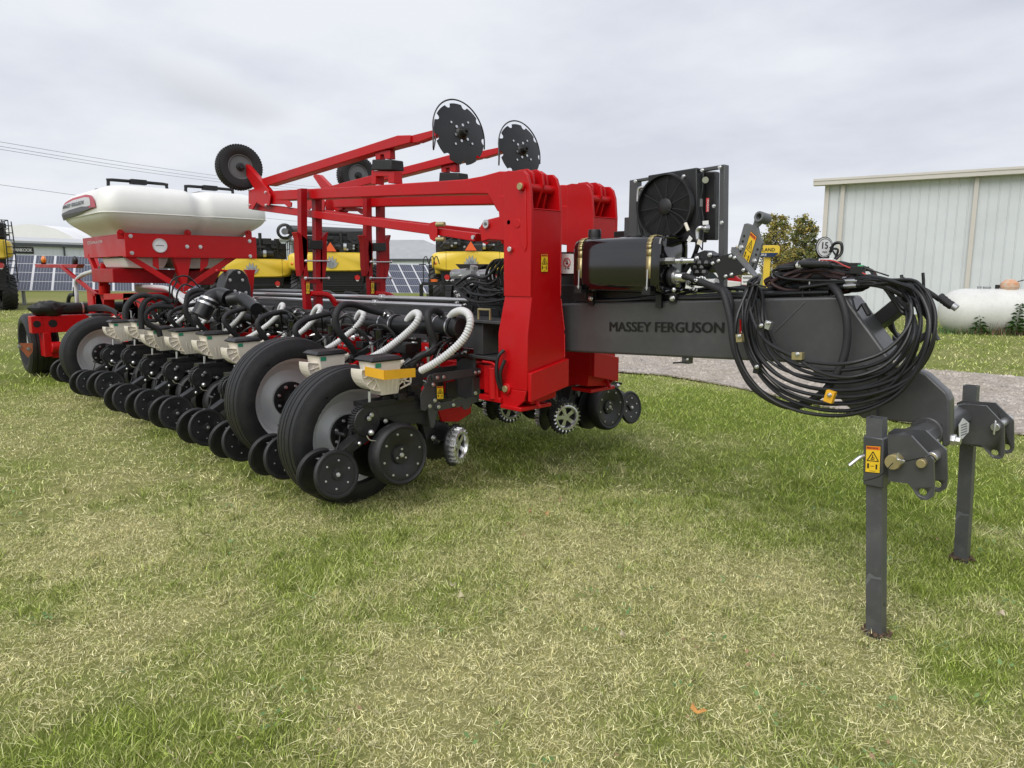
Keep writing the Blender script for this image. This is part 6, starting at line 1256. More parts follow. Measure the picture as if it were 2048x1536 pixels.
mb = MB().use(HOSE); mb.tube([zc(660, 400, Y=Yf-.01), zc(665, 520, Y=Yf-.01), zc(685, 640, Y=Yf-.01), zc(710, 740, Y=Yf)], .010, 8); mb.tube([zc(1240, 775, Y=Yf-.03), zc(1240, 850, Y=Yf-.03), zc(1190, 980, Y=Yf), zc(1110, 1100, Y=Yf)], .014, 8); mb.tube([zc(1300, 110, Y=Yf-.01), zc(1290, 300, Y=Yf-.015), zc(1275, 400, Y=Yf-.015), zc(1300, 580, Y=Yf-.01), zc(1300, 700, Y=Yf-.01), zc(1290, 880, Y=Yf-.02)], .004, 6)
mb.tube([zc(955, 480, Y=Yf-.03), zc(1090, 560, Y=Yf-.04), zc(1130, 640, Y=Yf-.05), zc(1210, 760, Y=Yf-.05), zc(1290, 880, Y=Yf-.04)], .004, 6); mb.use(CREAM).cyl(zc(1125, 615, Y=Yf-.05), zc(1155, 690, Y=Yf-.05), .010, n=10); mb.use(GREY).cyl(zc(1280, 380, Y=Yf-.02), zc(1280, 455, Y=Yf-.02), .009, n=10)
mb.use(WHITE); mb.prism([zc(u, v, Y=Yf-.06) for u, v in [(1165, 735), (1195, 765), (1165, 810), (1138, 785)]], (0, .001, 0)); mb.prism([zc(u, v, Y=Yf-.03) for u, v in [(1292, 595), (1350, 590), (1352, 628), (1294, 632)]], (0, .001, 0)); mb.use(CREAM).prism([zc(u, v, Y=Yf-.06) for u, v in [(1250, 770), (1292, 790), (1270, 830), (1235, 820)]], (0, .001, 0)); M('cooler_wiring', mb, 0)
mb = MB().use(INK); mb.span((-2.9, 3.95, 1.6), (-3.05, 4.15, 1.83)); mb.span((-2.84, 3.95, 1.64), (-2.95, 4.3, 1.86)); M('battery_box', mb, .006)
# ---- top-link bracket on the tongue
mb = MB().use(GREY); y = 3.70; mb.prism([zt_(u, v, Y=y) for u, v in [(495, 205), (540, 192), (690, 245), (730, 400), (765, 480), (650, 880), (600, 900), (440, 760), (385, 600)]], (0, .022, 0)); mb.prism([zt_(u, v, Y=y) for u, v in [(615, 240), (640, 170), (650, 110), (690, 60), (740, 200), (690, 250)]], (0, .022, 0)); lk = M('top_link_plate', mb, .003)
mb = MB().use(GREY); a_ = zt_(712, 95, Y=y-.02); d_ = V(.10, .62, -.10).normalized(); mb.lathe([(.017, -.002), (.029, -.002), (.030, .075), (.017, .075)], a_, d_, 24, True); mb.build('link_bushing', lk, bevel=.002)
mb = MB()
for i in range(5): mb.use(INK).cyl(zt_(500-i*20, 380+i*78, Y=y-.0005), zt_(500-i*20, 380+i*78, Y=y-.003), .0065, n=12); mb.cyl(zt_(695-i*22, 575+i*78, Y=y-.0005), zt_(695-i*22, 575+i*78, Y=y-.003), .0065, n=12)
mb.use(ZINC).bolt(zt_(457, 548, Y=y), (0, -1, 0), .012, .01); mb.bolt(zt_(648, 745, Y=y), (0, -1, 0), .012, .01); mb.build('bolt_row', lk)
mb = MB(); tl = zt_(600, 305, Y=y-.002); tr = zt_(688, 390, Y=y-.002); bl = zt_(465, 740, Y=y-.002); warn_sticker(mb, tl, tr, bl, (0, -1, 0)); mb.build('warning_sticker', lk)
mb = MB().use(INK); mb.prism([zt_(u, v, Y=3.60) for u, v in [(0, 720), (310, 630), (560, 900), (180, 1030), (110, 960)]], (0, .004, 0)); mb.use(GREY).prism([zt_(u, v, Y=3.597) for u, v in [(312, 540), (345, 600), (640, 960), (700, 1000), (650, 985), (600, 950), (305, 620)]], (0, .06, 0)); mb.use(CHAR)
mb.prism([zc(u, v, Y=3.68) for u, v in [(1210, 920), (1310, 880), (1400, 930), (1390, 1060), (1330, 1100), (1230, 1040)]], (0, .1, 0)); mb.use(INK)
for i in range(7): mb.sphere(zc(1200+i*22, 1010+(i % 3)*45, Y=3.66), .03, 8, (1, 1, .8))
mb.use(ZINC)
for u, v in ((125, 745), (40, 780), (300, 680), (315, 945), (230, 970), (490, 880), (360, 700)): mb.bolt(zt_(u, v, Y=3.598), (0, -1, 0), .009, .008)
mb.bolt(zc(1237, 960, Y=3.67), (0, -1, 0), .013, .012); mb.bolt(zc(1365, 925, Y=3.67), (0, -1, 0), .012, .012); M('tilt_bracket', mb, .001)
# ---- hose coils hanging on the tongue
LOOP = [(1502, 566), (1474, 600), (1466, 650), (1476, 700), (1500, 750), (1540, 795), (1590, 822), (1650, 836), (1710, 836), (1770, 818), (1820, 785), (1855, 735), (1875, 680), (1880, 630), (1866, 590), (1838, 568), (1800, 556)]
cxp, cyp = 1670, 700
for i in range(12):
    f = .14*R_.random()+(i/12.)*.46; sx = 1-f*.62*R_.uniform(.7, 1.15); sy = 1-f*R_.uniform(.45, 1.25); ox, oy = R_.uniform(-14, 16), R_.uniform(-12, 10)-18*f; yd = 3.40+.012*i+R_.uniform(-.01, .01); pts = []
    for k, (u, v) in enumerate(LOOP):
        e_ = math.exp(-((k-0)/1.6)**2) ; e2 = math.exp(-((k-15.5)/2.2)**2)
        uu = cxp+(u-cxp)*sx+ox; vv = cyp+(v-cyp)*sy+oy
        if i % 3 == 2: vv = cyp+(v-cyp)*sy+oy-(0.25*max(0, vv-cyp) if k > 2 else 0)
        uu = uu*(1-e_)+(1494+R_.uniform(0, 24))*e_; vv = vv*(1-e_)+(563+R_.uniform(-2, 8))*e_
        uu = uu*(1-e2*.45)+(1852)*e2*.45
        pts.append(W(uu, vv, Y=yd+(.10 if k > 12 else 0)*(k-12)/4+(.08 if k < 2 else 0)))
    tail = [W(1760-R_.uniform(0, 20), 556+R_.uniform(-3, 14), Y=3.56), W(1690, 560+R_.uniform(-4, 16), Y=3.62), W(1600, 572+R_.uniform(-4, 10), Y=3.68), W(1540, 580, Y=3.74)]
    mb = MB().use(HOSE); mb.tube([W(1560, 590, Y=3.72)]*0+[W(1520, 552, Y=3.62)]+pts+tail, .0092 if i % 4 else .007, 9, sub=5); M('hydraulic_hose', mb, 0)
    if i % 3 == 0: mb = MB().use(ZINC); p_ = tail[1]; mb.tube([p_, p_.lerp(tail[0], .45)], .0125, 12, sub=2); mb.use(INK).tube([p_.lerp(tail[0], .45), p_.lerp(tail[0], .6)], .014, 12, sub=1); M('crimp_fitting', mb, 0)
# front drooping loops ending with brass couplers
for i, (drop, yy) in enumerate(((752, 3.36), (770, 3.355))):
    mb = MB().use(HOSE); mb.tube([W(1505, 566, Y=3.52), W(1500, 620, Y=3.45), W(1530, 680, Y=3.38), W(1590, 715, Y=yy), W(1640, drop-26, Y=yy), W(1700, drop-26+i*10, Y=yy), W(1770, drop-50+i*10, Y=yy+.05), W(1815, 655+i*20, Y=yy+.1), W(1822, 610, Y=yy+.16), W(1800, 575, Y=yy+.24)], .0092, 9); M('hydraulic_hose', mb, 0)
for (u, v, w0, h0, m_2) in ((1596, 712, .05, .035, GOLD), (1660, 793, .04, .055, BANA), (1480, 676, .03, .04, GOLD), (1537, 650, .03, .04, ZINC), (1515, 737, .03, .05, INK), (1524, 655, .04, .04, INK)):
    p = W(u, v, Y=3.345); mb = MB().use(m_2); mb.box(p, (w0, .03, h0), Matrix.Rotation(R_.uniform(-.5, .5), 3, 'Y')); mb.use(ZINC).bolt(p+V(.004, -.015, .01), (0, -1, 0), .009, .012); M('hose_clip', mb, .003)
mb = MB().use(INK); mb.tube([W(1496, 574, Y=3.42), W(1512, 570, Y=3.39), W(1532, 574, Y=3.42)], .005, 6); M('cable_tie', mb, 0)
# wiring bundle lying on top of the tongue
WRB = mat('braided_wire', (.035, .012, .012), .6, var=.6, vscale=60)
for i in range(26):
    y = R_.uniform(3.58, 3.9); p = []; u0 = R_.uniform(1540, 1570); u1 = R_.uniform(1660, 1745); vv = R_.uniform(532, 562)
    for k in range(6): p.append(W(u0+(u1-u0)*k/5, vv+math.sin(k*.6)*R_.uniform(-14, 4)-6+abs(k-2.5)*2.0+R_.uniform(-2, 2), Y=y+R_.uniform(-.02, .02)))
    if i % 3 == 0: p = p+[W(u1+12, vv+18, Y=y), W(u1-20, vv+26, Y=y), W(u0+20, vv+22, Y=y), W(u0-12, vv+8, Y=y), p[0]]
    mb = MB().use(WRB if i % 2 else INK); mb.tube(p, R_.uniform(.006, .011), 7); M('wiring_loom', mb, 0)
mb = MB().use(INK); mb.tube([W(1590, 528, Y=3.6), W(1660, 529, Y=3.58)], .017, 12, rib=.06, ribn=.02); mb.use(WHITE).cyl(W(1594, 529, Y=3.6), W(1604, 529, Y=3.598), .0185, n=14); mb.use(INK); mb.box(W(1716, 540, Y=3.6), (.055, .05, .035)); mb.box(W(1708, 532, Y=3.62), (.05, .04, .03)); mb.use(mat('green_plug', (.04, .42, .16), .4)).box(W(1722, 533, Y=3.6), (.022, .03, .014)); mb.use(WHITE).box(W(1652, 520, Y=3.62), (.07, .01, .014)); mb.use(mat('red_wire', (.5, .03, .03), .5)).tube([W(1640, 520, Y=3.6), W(1668, 522, Y=3.58), W(1690, 532, Y=3.58), W(1712, 540, Y=3.58), W(1740, 553, Y=3.58)], .0035, 6); mb.use(INK).tube([W(1725, 535, Y=3.6), W(1760, 546, Y=3.62), W(1778, 552, Y=3.64)], .004, 6); M('harness_connector', mb, .002)
mb = MB().use(INK); mb.tube([W(1800, 556, Y=3.62), W(1850, 580, Y=3.66), W(1880, 600, Y=3.68)], .012, 8); mb.use(FOAM).tube([W(1878, 592, Y=3.66), W(1895, 606, Y=3.66), W(1905, 612, Y=3.66)], .019, 10, rib=.05, ribn=.02); mb.use(STEELG).tube([W(1900, 608, Y=3.66), W(1914, 617, Y=3.66)], .016, 10, sub=2); M('harness_plug', mb, .001)
# other hoses running over the gooseneck
mb = MB().use(FOAM); mb.tube([W(1540, 580, Y=3.72), W(1580, 560, Y=3.68), W(1620, 552, Y=3.66), W(1660, 552, Y=3.66)], .019, 10); M('suction_hose', mb, 0)
for i in range(6):
    mb = MB().use(HOSE); yy = 3.62+.03*i; mb.tube([W(1600, 575+i*3, Y=yy), W(1670, 566+i*3, Y=yy), W(1740, 560+i*2, Y=yy-.02), W(1800, 565+i*5, Y=yy-.04), W(1850, 610+i*4, Y=yy-.02), W(1872+i, 680, Y=yy)], .009, 8); M('hydraulic_hose', mb, 0)
for i in range(3):
    mb = MB().use(HOSE); yy = 3.98+.03*i; cc_ = (1822, 640); mb.tube([W(cc_[0]+38*math.cos(a_)*(1+.1*i), cc_[1]+(48-i*6)*math.sin(a_), Y=yy) for a_ in [k*.62 for k in range(11)]], .010, 8); M('hydraulic_hose', mb, 0)
mb = MB().use(ZINC); mb.tube([z5(810, 490, Y=3.66), z5(905, 485, Y=3.64)], .013, 12, sub=2); M('quick_coupler', mb, 0)
mb = MB().use(INK); mb.tube([z5(930, 590, Y=3.6), z5(960, 680, Y=3.58), z5(1000, 640, Y=3.57), z5(1045, 710, Y=3.56)], .005, 6); mb.tube([z5(1005, 640, Y=3.57), z5(1040, 705, Y=3.56)], .013, 8, sub=2); M('gooseneck_wire', mb, 0)
mb = MB().use(GREY); mb.span(W(1628, 560, Y=3.70), W(1634, 585, Y=3.72)); mb.use(DARK).span(W(1605, 578, Y=3.62), W(1624, 594, Y=3.74)); mb.use(ZINC).cyl(W(1619, 555, Y=3.66), W(1619, 585, Y=3.66), .006, n=8); M('support_peg', mb)
# speed sign
c = W(1648, 495, Y=3.86); mb = MB().use(INK); ax = V(.90, -.44, 0).normalized(); tx = V(.44, .90, 0)
mb.lathe([(.056, 0), (.056, .004), (0, .004)], c, ax, 32); mb.prism([c-tx*.036, c+tx*.036, c+tx*.036+V(0, 0, -.11), c-tx*.036+V(0, 0, -.11)], ax*.004); mb.use(WHITE).lathe([(.051, .004), (.051, .0055), (0, .0055)], c, ax, 32); mb.use(INK).lathe([(.044, .0055), (.047, .0055), (.047, .0065), (.044, .0065)], c, ax, 32, True); mb.use(WHITE)
text(mb, '15', c-tx*.018+ax*.0075+V(0, 0, -.006), c+tx*.018+ax*.0075+V(0, 0, -.006), (0, 0, 1), .034, .02, INK); text(mb, 'mph', c-tx*.015+ax*.0075+V(0, 0, -.030), c+tx*.015+ax*.0075+V(0, 0, -.030), (0, 0, 1), .013, .005, INK); M('speed_sign', mb, 0)
mb = MB().use(INK); mb.tube([W(1660, 505, Y=3.86), W(1668, 488, Y=3.86), W(1682, 487, Y=3.86), W(1683, 505, Y=3.86), W(1672, 518, Y=3.84)], .008, 8); mb.tube([W(1664, 497, Y=3.86), W(1676, 500, Y=3.86), W(1670, 518, Y=3.86)], .006, 8); mb.tube([W(1660, 494, Y=3.86), W(1674, 514, Y=3.86)], .005, 8); M('cable_loop', mb, 0)
# ---- seed tank and rear frame
XF = -10.05; XR = -12.0; YN, YFr = 2.92, 4.66
mb = MB().use(RED); t = .02
zA, zB = 1.765, 2.05
mb.span((XF, YN, zA), (XF-t, YFr, zB)); mb.span((XR, YN, zA), (XR+t, YFr, zB)); mb.span((XF-t, YFr, zA), (XR+t, YFr-t, zB)); mb.span((XF-t, YN, zA), (XR+t, YN+t, zB))
mb.span((XF, YN, zB), (XF-.10, YFr, zB+.008)); mb.span((XF, YN-.004, zA-.012), (XF-.12, YFr, zA)); fr = M('tank_frame', mb, .003)
mb = MB().use(ZINC)
for u, v in ((955, 483), (965, 607), (1368, 560), (1465, 562), (1825, 520), (1830, 630)): mb.bolt(z1(u, v, X=XF), (1, 0, 0), .022, .014)
mb.build('frame_bolt', fr)
mb = MB().use(RED)
for u in (885, 1375, 1820): p = z1(u, 470, X=XF-.03); mb.prism([p+V(0, -.045, -.06), p+V(0, .045, -.06), p+V(0, .045, .03), p+V(0, .02, .06), p+V(0, -.02, .06), p+V(0, -.045, .03)], (-.02, 0, 0)); mb.cyl(p+V(-.03, 0, .02), p+V(.02, 0, .02), .02)
mb.build('hold_down_lug', fr, bevel=.003)
mb = MB().use(ZINC); p = z1(1167, 553, X=XF); mb.lathe([(.082, 0), (.092, .0), (.092, .018), (.082, .018)], p, (1, 0, 0), 32, True); mb.use(WHITE).lathe([(.083, 0), (.083, .01), (0, .01)], p, (1, 0, 0), 32); mb.use(GREY); mb.prism([p+V(.011, -.05, -.006), p+V(.011, .05, -.002), p+V(.011, .05, .006), p+V(.011, -.05, .004)], (.001, 0, 0)); mb.build('pressure_gauge', fr)
mb = MB(); text(mb, 'CFS', V(-11.75, YN-.003, 1.955), V(-11.60, YN-.003, 1.955), (0, 0, 1), .045, .02, WHITE); text(mb, 'CENTRAL FILL SYSTEM', V(-11.58, YN-.003, 1.957), V(-11.02, YN-.003, 1.957), (0, 0, 1), .036, .02, WHITE); mb.build('frame_lettering', fr, sharp=180)
# tank body: two moulded hoppers side by side
mb = MB().use(WHT); n = 48; rings = []
prof = [(1.86, .68, .76), (1.98, .70, .78), (2.06, .73, .80), (2.15, .83, .89), (2.24, .96, 1.01), (2.32, 1.03, 1.075), (2.41, 1.045, 1.09), (2.53, 1.03, 1.08), (2.63, .99, 1.05), (2.69, .93, 1.0), (2.73, .84, .93), (2.752, .68, .80), (2.757, .3, .4)]
prof = [(1.86+(a_-1.86)*.90, b_, c_) for a_, b_, c_ in prof]
cxT, cyT = -10.95, 3.75; n = 96; yg = 3.86
def outline(hx, hy, r):
    pts = []; k = n//4
    per = []
    for (sx, sy, a0) in ((1, -1, -90), (1, 1, 0), (-1, 1, 90), (-1, -1, 180)):
        for j in range(10): a_ = math.radians(a0+j*10); per.append((sx*(hx-r)+r*math.cos(a_), sy*(hy-r)+r*math.sin(a_)))
    P_ = [V(x, y, 0) for x, y in per]; return [(p.x, p.y) for p in resample(P_+[P_[0]], n)[:n]]
vs = []
for (z, hx, hy) in prof:
    for (x, y) in outline(hx, hy, .19*min(hx, hy)):
        d_ = (cyT+y-yg)/.065; gr = math.exp(-d_*d_)*.085*(1 if z > 1.9 else 0)*(min(1, max(0, (abs(x)-hx*.5)/(hx*.3))))
        vs.append(V(cxT+x-math.copysign(gr, x), cyT+y, z-(.05*math.exp(-d_*d_) if z > 2.57 else 0)+.012*abs(math.sin((cyT+y-yg)*2.6))*(1 if z > 2.62 else 0)))
m_ = len(prof); mb.add(vs, [(k*n+i, k*n+(i+1) % n, (k+1)*n+(i+1) % n, (k+1)*n+i) for k in range(m_-1) for i in range(n)]+[tuple(range(n))[::-1], tuple(range((m_-1)*n, m_*n))])
tk2 = M('seed_tank', mb, 0, sharp=70); sd_ = tk2.modifiers.new('sub', 'SUBSURF'); sd_.levels = 1; sd_.render_levels = 2
for (ya, yb_) in ((2.98, 3.72), (3.98, 4.66)):
    mb = MB().use(BLK); X_ = -10.75; zt0 = 2.675; mb.tube([V(X_, ya, zt0-.02), V(X_, ya, zt0+.08), V(X_, ya+.05, zt0+.105), V(X_, yb_-.05, zt0+.105), V(X_, yb_, zt0+.08), V(X_, yb_, zt0-.02)], .022, 8, sub=2); mb.span((X_-.05, (ya+yb_)/2-.1, zt0+.07), (X_+.05, (ya+yb_)/2+.1, zt0+.135)); mb.span((X_-.25, ya+.1, zt0-.03), (X_+.2, yb_-.1, zt0+.02)); mb.build('lid_handle', tk2, bevel=.006)
mb = MB().use(BLK); mb.tube([V(-11.6, 3.0, 2.62), V(-11.6, 3.05, 2.72), V(-11.6, 3.4, 2.72)], .022, 8, sub=2); mb.build('lid_handle', tk2)
# near-end decal: pieces laid over the curved end
def endp(x, z, off):
    # point on the -Y end of the tank
    import bisect
    zs = [p[0] for p in prof]; k = min(max(bisect.bisect(zs, z)-1, 0), m_-2); f = (z-zs[k])/(zs[k+1]-zs[k]); hx = prof[k][1]*(1-f)+prof[k+1][1]*f; hy = prof[k][2]*(1-f)+prof[k+1][2]*f
    r = .19*min(hx, hy); ax_ = abs(x-cxT)
    if ax_ <= hx-r: dy = hy
    else: q_ = min(.999, (ax_-(hx-r))/r); dy = (hy-r)+r*math.sqrt(1-q_*q_)
    return V(x, cyT-dy-off, z)
def decal(poly, off, m, nm):
    # fill polygon on a grid wrapped on the surface
    mb = MB().use(m); xs = [p[0] for p in poly]; zs = [p[1] for p in poly]; nx = 26; nz = 14
    def top(x): return poly_top(x, poly)
    for i in range(nx):
        xa = min(xs)+(max(xs)-min(xs))*i/nx; xb = min(xs)+(max(xs)-min(xs))*(i+1)/nx
        for j in range(nz):
            q = []
            for (x, jj) in ((xa, j), (xb, j), (xb, j+1), (xa, j+1)):
                lo, hi = span_at(x, poly); z = lo+(hi-lo)*jj/nz; q.append(endp(x, z, off))
            mb.add(q, [(0, 1, 2, 3)])
    o = mb.build(nm, tk2, sharp=180)
def span_at(x, poly):
    zs = []; n_ = len(poly)
    for i in range(n_):
        (x0, z0), (x1, z1_) = poly[i], poly[(i+1) % n_]
        if (x0 <= x <= x1) or (x1 <= x <= x0):
            zs.append(z0 if abs(x1-x0) < 1e-9 else z0+(z1_-z0)*(x-x0)/(x1-x0))
    return (min(zs), max(zs)) if zs else (2.4, 2.4)
D1 = [(-11.9, 2.328), (-11.88, 2.454), (-11.75, 2.526), (-11.4, 2.567), (-10.75, 2.567), (-10.4, 2.526), (-10.22, 2.454), (-10.16, 2.364), (-11.0, 2.328), (-11.6, 2.31)]
decal(D1, .012, mat('decal_red', (.42, .03, .05), .4), 'tank_decal')
D2 = [(-11.87, 2.373), (-11.88, 2.454), (-11.7, 2.499), (-11.3, 2.53), (-10.75, 2.53), (-10.5, 2.508), (-10.4, 2.463), (-10.38, 2.4), (-11.3, 2.373)]
decal(D2, .016, mat('decal_silver', (.50, .50, .50), .35, var=.05), 'tank_decal')
D3 = [(-11.9, 2.283), (-11.87, 2.373), (-11.4, 2.404), (-10.8, 2.413), (-10.55, 2.396), (-10.42, 2.373), (-10.16, 2.373), (-11.0, 2.319)]
decal(D3, .020, mat('decal_charcoal', (.035, .033, .03), .4), 'tank_decal')
mb = MB(); vs, fs = text_verts('MASSEY FERGUSON', .03); x0 = min(v.x for v in vs); x1 = max(v.x for v in vs); h = max(v.y for v in vs); mb.use(INK).add([endp(-11.75+(v.x-x0)/(x1-x0)*1.05, 2.44+v.y/h*.05, .024) for v in vs], fs); mb.build('tank_lettering', tk2, sharp=180)
mb = MB().use(WHT); sm = [V(cxT+x, cyT+y, 2.30) for x, y in outline(1.038, 1.085, .20)]; mb.tube(sm+[sm[0]], .006, 6, sub=1, caps=False); mb.build('mould_seam', tk2)
# front truss under the frame
mb = MB().use(RED); xT = XF-.05
def T_(u, v): return z1(u, v, X=xT)
mb.prism([T_(905, 632), T_(980, 632), T_(1340, 850), T_(1340, 895), T_(1265, 850)], (-.02, 0, 0)); mb.prism([T_(1740, 640), T_(1660, 640), T_(1345, 855), T_(1345, 895), T_(1430, 845)], (-.02, 0, 0))
mb.prism([T_(1120, 635), T_(1160, 635), T_(1165, 730), T_(1120, 700)], (-.02, 0, 0)); mb.prism([T_(1470, 640), T_(1530, 640), T_(1520, 700), T_(1465, 745)], (-.02, 0, 0)); mb.prism([T_(1270, 640), T_(1400, 640), T_(1365, 840), T_(1335, 840)], (-.10, 0, 0)); M('front_truss', mb, .003)
mb = MB().use(RED2); mb.prism([z1(u, v, X=XF-.55) for u, v in [(820, 720), (1290, 730), (1250, 830), (830, 825)]], (-1.0, 0, 0)); mb.prism([z1(u, v, X=XF-.5) for u, v in [(1390, 740), (1640, 700), (1560, 840), (1400, 840)]], (-.8, 0, 0)); M('lower_hopper', mb, .01)
mb = MB().use(WHT); mb.prism([z1(u, v, X=XF-.3) for u, v in [(900, 640), (1240, 640), (1200, 720), (940, 715)]], (-1.0, 0, 0)); mb.prism([z1(u, v, Y=YN+.15) for u, v in [(740, 622), (880, 628), (815, 770)]], (0, .5, 0)); mb.prism([z1(u, v, X=XF-.3) for u, v in [(1300, 640), (1700, 645), (1640, 720), (1340, 720)]], (-1.2, 0, 0)); M('hopper_base', mb, .02)
mb = MB().use(RED); pn = XF-.15
mb.bar(z1(655, 625, Y=YN+.02), z1(745, 835, Y=YN+.05), .06, .06); mb.bar(z1(690, 625, Y=YN+.3), z1(760, 840, Y=YN+.2), .05, .05)
mb.cyl(z1(765, 680, Y=YN+.1), z1(765, 880, Y=YN+.1), .055); mb.cyl(z1(765, 840, Y=YN+.1), z1(765, 905, Y=YN+.1), .075); M('tank_leg', mb, .003)
# side frame with window below the tank
mb = MB().use(RED); yS = 2.98
def S1(u, v): return z1(u, v, Y=yS)
mb.prism([S1(700, 905), S1(1005, 900), S1(1005, 945), S1(760, 950), S1(760, 1060), S1(700, 1060)], (0, .02, 0)); mb.prism([S1(760, 1050), S1(900, 1055), S1(900, 945), S1(1030, 945), S1(1030, 1165), S1(930, 1165), S1(760, 1085)], (0, .02, 0)); mb.prism([S1(695, 905), S1(760, 905), S1(760, 1110), S1(705, 1110)], (0, .14, 0)); mb.prism([S1(900, 900), S1(1090, 900), S1(1090, 1170), S1(900, 1170)], (0, .6, 0)); M('side_frame', mb, .004)
# amber light bar
mb = MB().use(RED2); lx = S1(250, 690); mb.prism([S1(250, 688), S1(570, 690), S1(555, 718), S1(262, 714)], (0, .10, 0)); mb.bar(S1(450, 705), S1(705, 915), .05, .05); lb = M('light_bar', mb, .006)
mb = MB().use(AMB); mb.sphere(S1(295, 655)+V(0, .05, 0), .075, 18, (1, .55, .9)); mb.use(INK).cyl(S1(295, 690)+V(0, .05, 0), S1(295, 670)+V(0, .05, 0), .04); mb.build('amber_lamp', lb)
mb = MB().use(BLK); mb.sphere(S1(523, 660)+V(0, .05, 0), .075, 18, (1, .55, .9)); mb.use(INK).cyl(S1(523, 690)+V(0, .05, 0), S1(523, 670)+V(0, .05, 0), .04); mb.build('rear_lamp', lb)
# rear transverse bar, duct, wheels
mb = MB().use(RED); yb0 = 2.36; xB = -12.3; ze = lambda z: 1.55-(1.55-z)*1.0885
mb.span((xB, yb0, ze(.745)), (xB-.25, 5.32, ze(.975))); mb.cyl(V(xB+.05, yb0+.08, ze(.55)), V(xB+.05, yb0+.8, ze(.55)), .08, n=20); mb.span((xB+.02, yb0+.0, ze(.42)), (xB-.3, yb0+.10, ze(.75))); mb.span((xB+.03, yb0+.6, ze(.38)), (xB-.3, yb0+.85, ze(.75))); mb.span((xB+.0, yb0-.13, ze(.745)), (xB-.2, yb0+.03, ze(.975))); mb.span((xB-.0, yb0+.1, ze(.40)), (xB-.2, yb0+.6, ze(.48))); mb.span((-12.0, 2.98, ze(.6)), (xB, 3.2, 1.3)); rb = M('rear_toolbar', mb, .008)
mb = MB().use(INK); mb.cyl(V(xB+.003, yb0+.14, ze(.87)), V(xB-.001, yb0+.14, ze(.87)), .058, n=20); mb.cyl(V(xB+.003, yb0-.06, ze(.87)), V(xB-.001, yb0-.06, ze(.87)), .05, n=20); mb.build('tube_hole', rb)
mb = MB().use(BLK); zd = ze(1.06); mb.cyl(V(xB-.1, yb0+.1, zd), V(xB-.1, 5.0, zd), .088, n=22); mb.use(ZINC)
for k in (.55, .72, .95, 1.3, 1.5): mb.lathe([(.089, 0), (.093, 0), (.093, .022), (.089, .022)], (xB-.1, yb0+k, zd), (0, 1, 0), 24, True)
du = M('rear_duct', mb, 0)
mb = MB().use(mat('black_bag', (.012, .012, .012), .5)); rd = random.Random(3); c = V(xB-.08, yb0+.10, zd); base = len(mb.v); mb.sphere(c, .14, 28, (1, 1.7, .85))
import mathutils
for i, p in enumerate(mb.v): dd = p-c; nz = mathutils.noise.noise(p*9)+.6*mathutils.noise.noise(p*22); mb.v[i] = c+dd*(1+.30*nz)
mb.build('duct_bag', du, sharp=50)
mb = MB().use(mat('faded_orange', (.42, .13, .06), .5)); mb.prism([zr(u, v, X=xB+.06) for u, v in [(122, 680), (290, 680), (290, 785), (235, 868), (215, 850), (135, 755)]], (.004, 0, 0)); mb.use(ZINC).bolt(zr(238, 755, X=xB+.066), (1, 0, 0), .022, .012); mb.bolt(zr(122, 722, X=xB+.066), (1, 0, 0), .022, .012); M('reflector_plate', mb, 0)
def twheel(c, yaw, R1, wd):
    o = field_wheel(c, yaw=math.radians(yaw), R1=R1, lab='transport_wheel', wd=wd, rr0=.30); return o
twheel((-13.0, 2.43, .47), -90, .47, .40); twheel((-13.0, 5.05, .52), 90, .53, .42); twheel((-12.9, 3.35, .50), -90, .5, .3)
# hoses by the rear duct
mb = MB().use(WHOSE); mb.tube([S1(700, 680)+V(0, .2, 0), S1(680, 740), S1(600, 770), S1(555, 820), S1(562, 930), S1(560, 990), S1(530, 1050)], .030, 10, rib=.03, ribn=.02); M('seed_hose', mb, 0)
mb = MB().use(FOAM); mb.tube([S1(548, 860), S1(545, 910), S1(515, 915), S1(500, 960), S1(508, 1050)], .030, 10); mb.use(BLK).tube([S1(505, 1000), S1(510, 1070)], .048, 12, sub=1); M('vacuum_hose', mb, 0)
for k in range(5):
    mb = MB().use(HOSE); mb.tube([S1(555, 1045), S1(640, 1000+k*8), S1(760+k*10, 990+k*10), S1(860, 1040+k*8)], .014, 7); M('hydraulic_hose', mb, 0)
# fan housing disc behind the hoses and its red bracket
mb = MB().use(CHAR); c = W(480, 562, X=-7.55); prof_ = [W(u, v, X=-7.55) for u, v in [(449, 610), (449, 570), (455, 551), (466, 541), (476, 538), (486, 541), (496, 553), (502, 575), (503, 610)]]; mb.prism(prof_, (-.22, 0, 0)); fh = M('fan_housing', mb, .01)
mb = MB().use(ZINC)
for u, v in ((460, 560), (485, 560), (470, 582), (492, 585), (478, 545)): mb.bolt(W(u, v, X=-7.548), (1, 0, 0), .014, .01)
mb.build('housing_bolt', fh)
mb = MB().use(RED); mb.prism([z1(u, v, X=-7.7) for u, v in [(1790, 730), (1870, 730), (1862, 760), (1848, 950), (1830, 950), (1810, 760)]], (-.05, 0, 0)); mb.prism([z1(u, v, X=-7.7) for u, v in [(1590, 725), (1720, 735), (1720, 750), (1590, 740)]], (-.05, 0, 0)); M('fan_bracket', mb, .003)
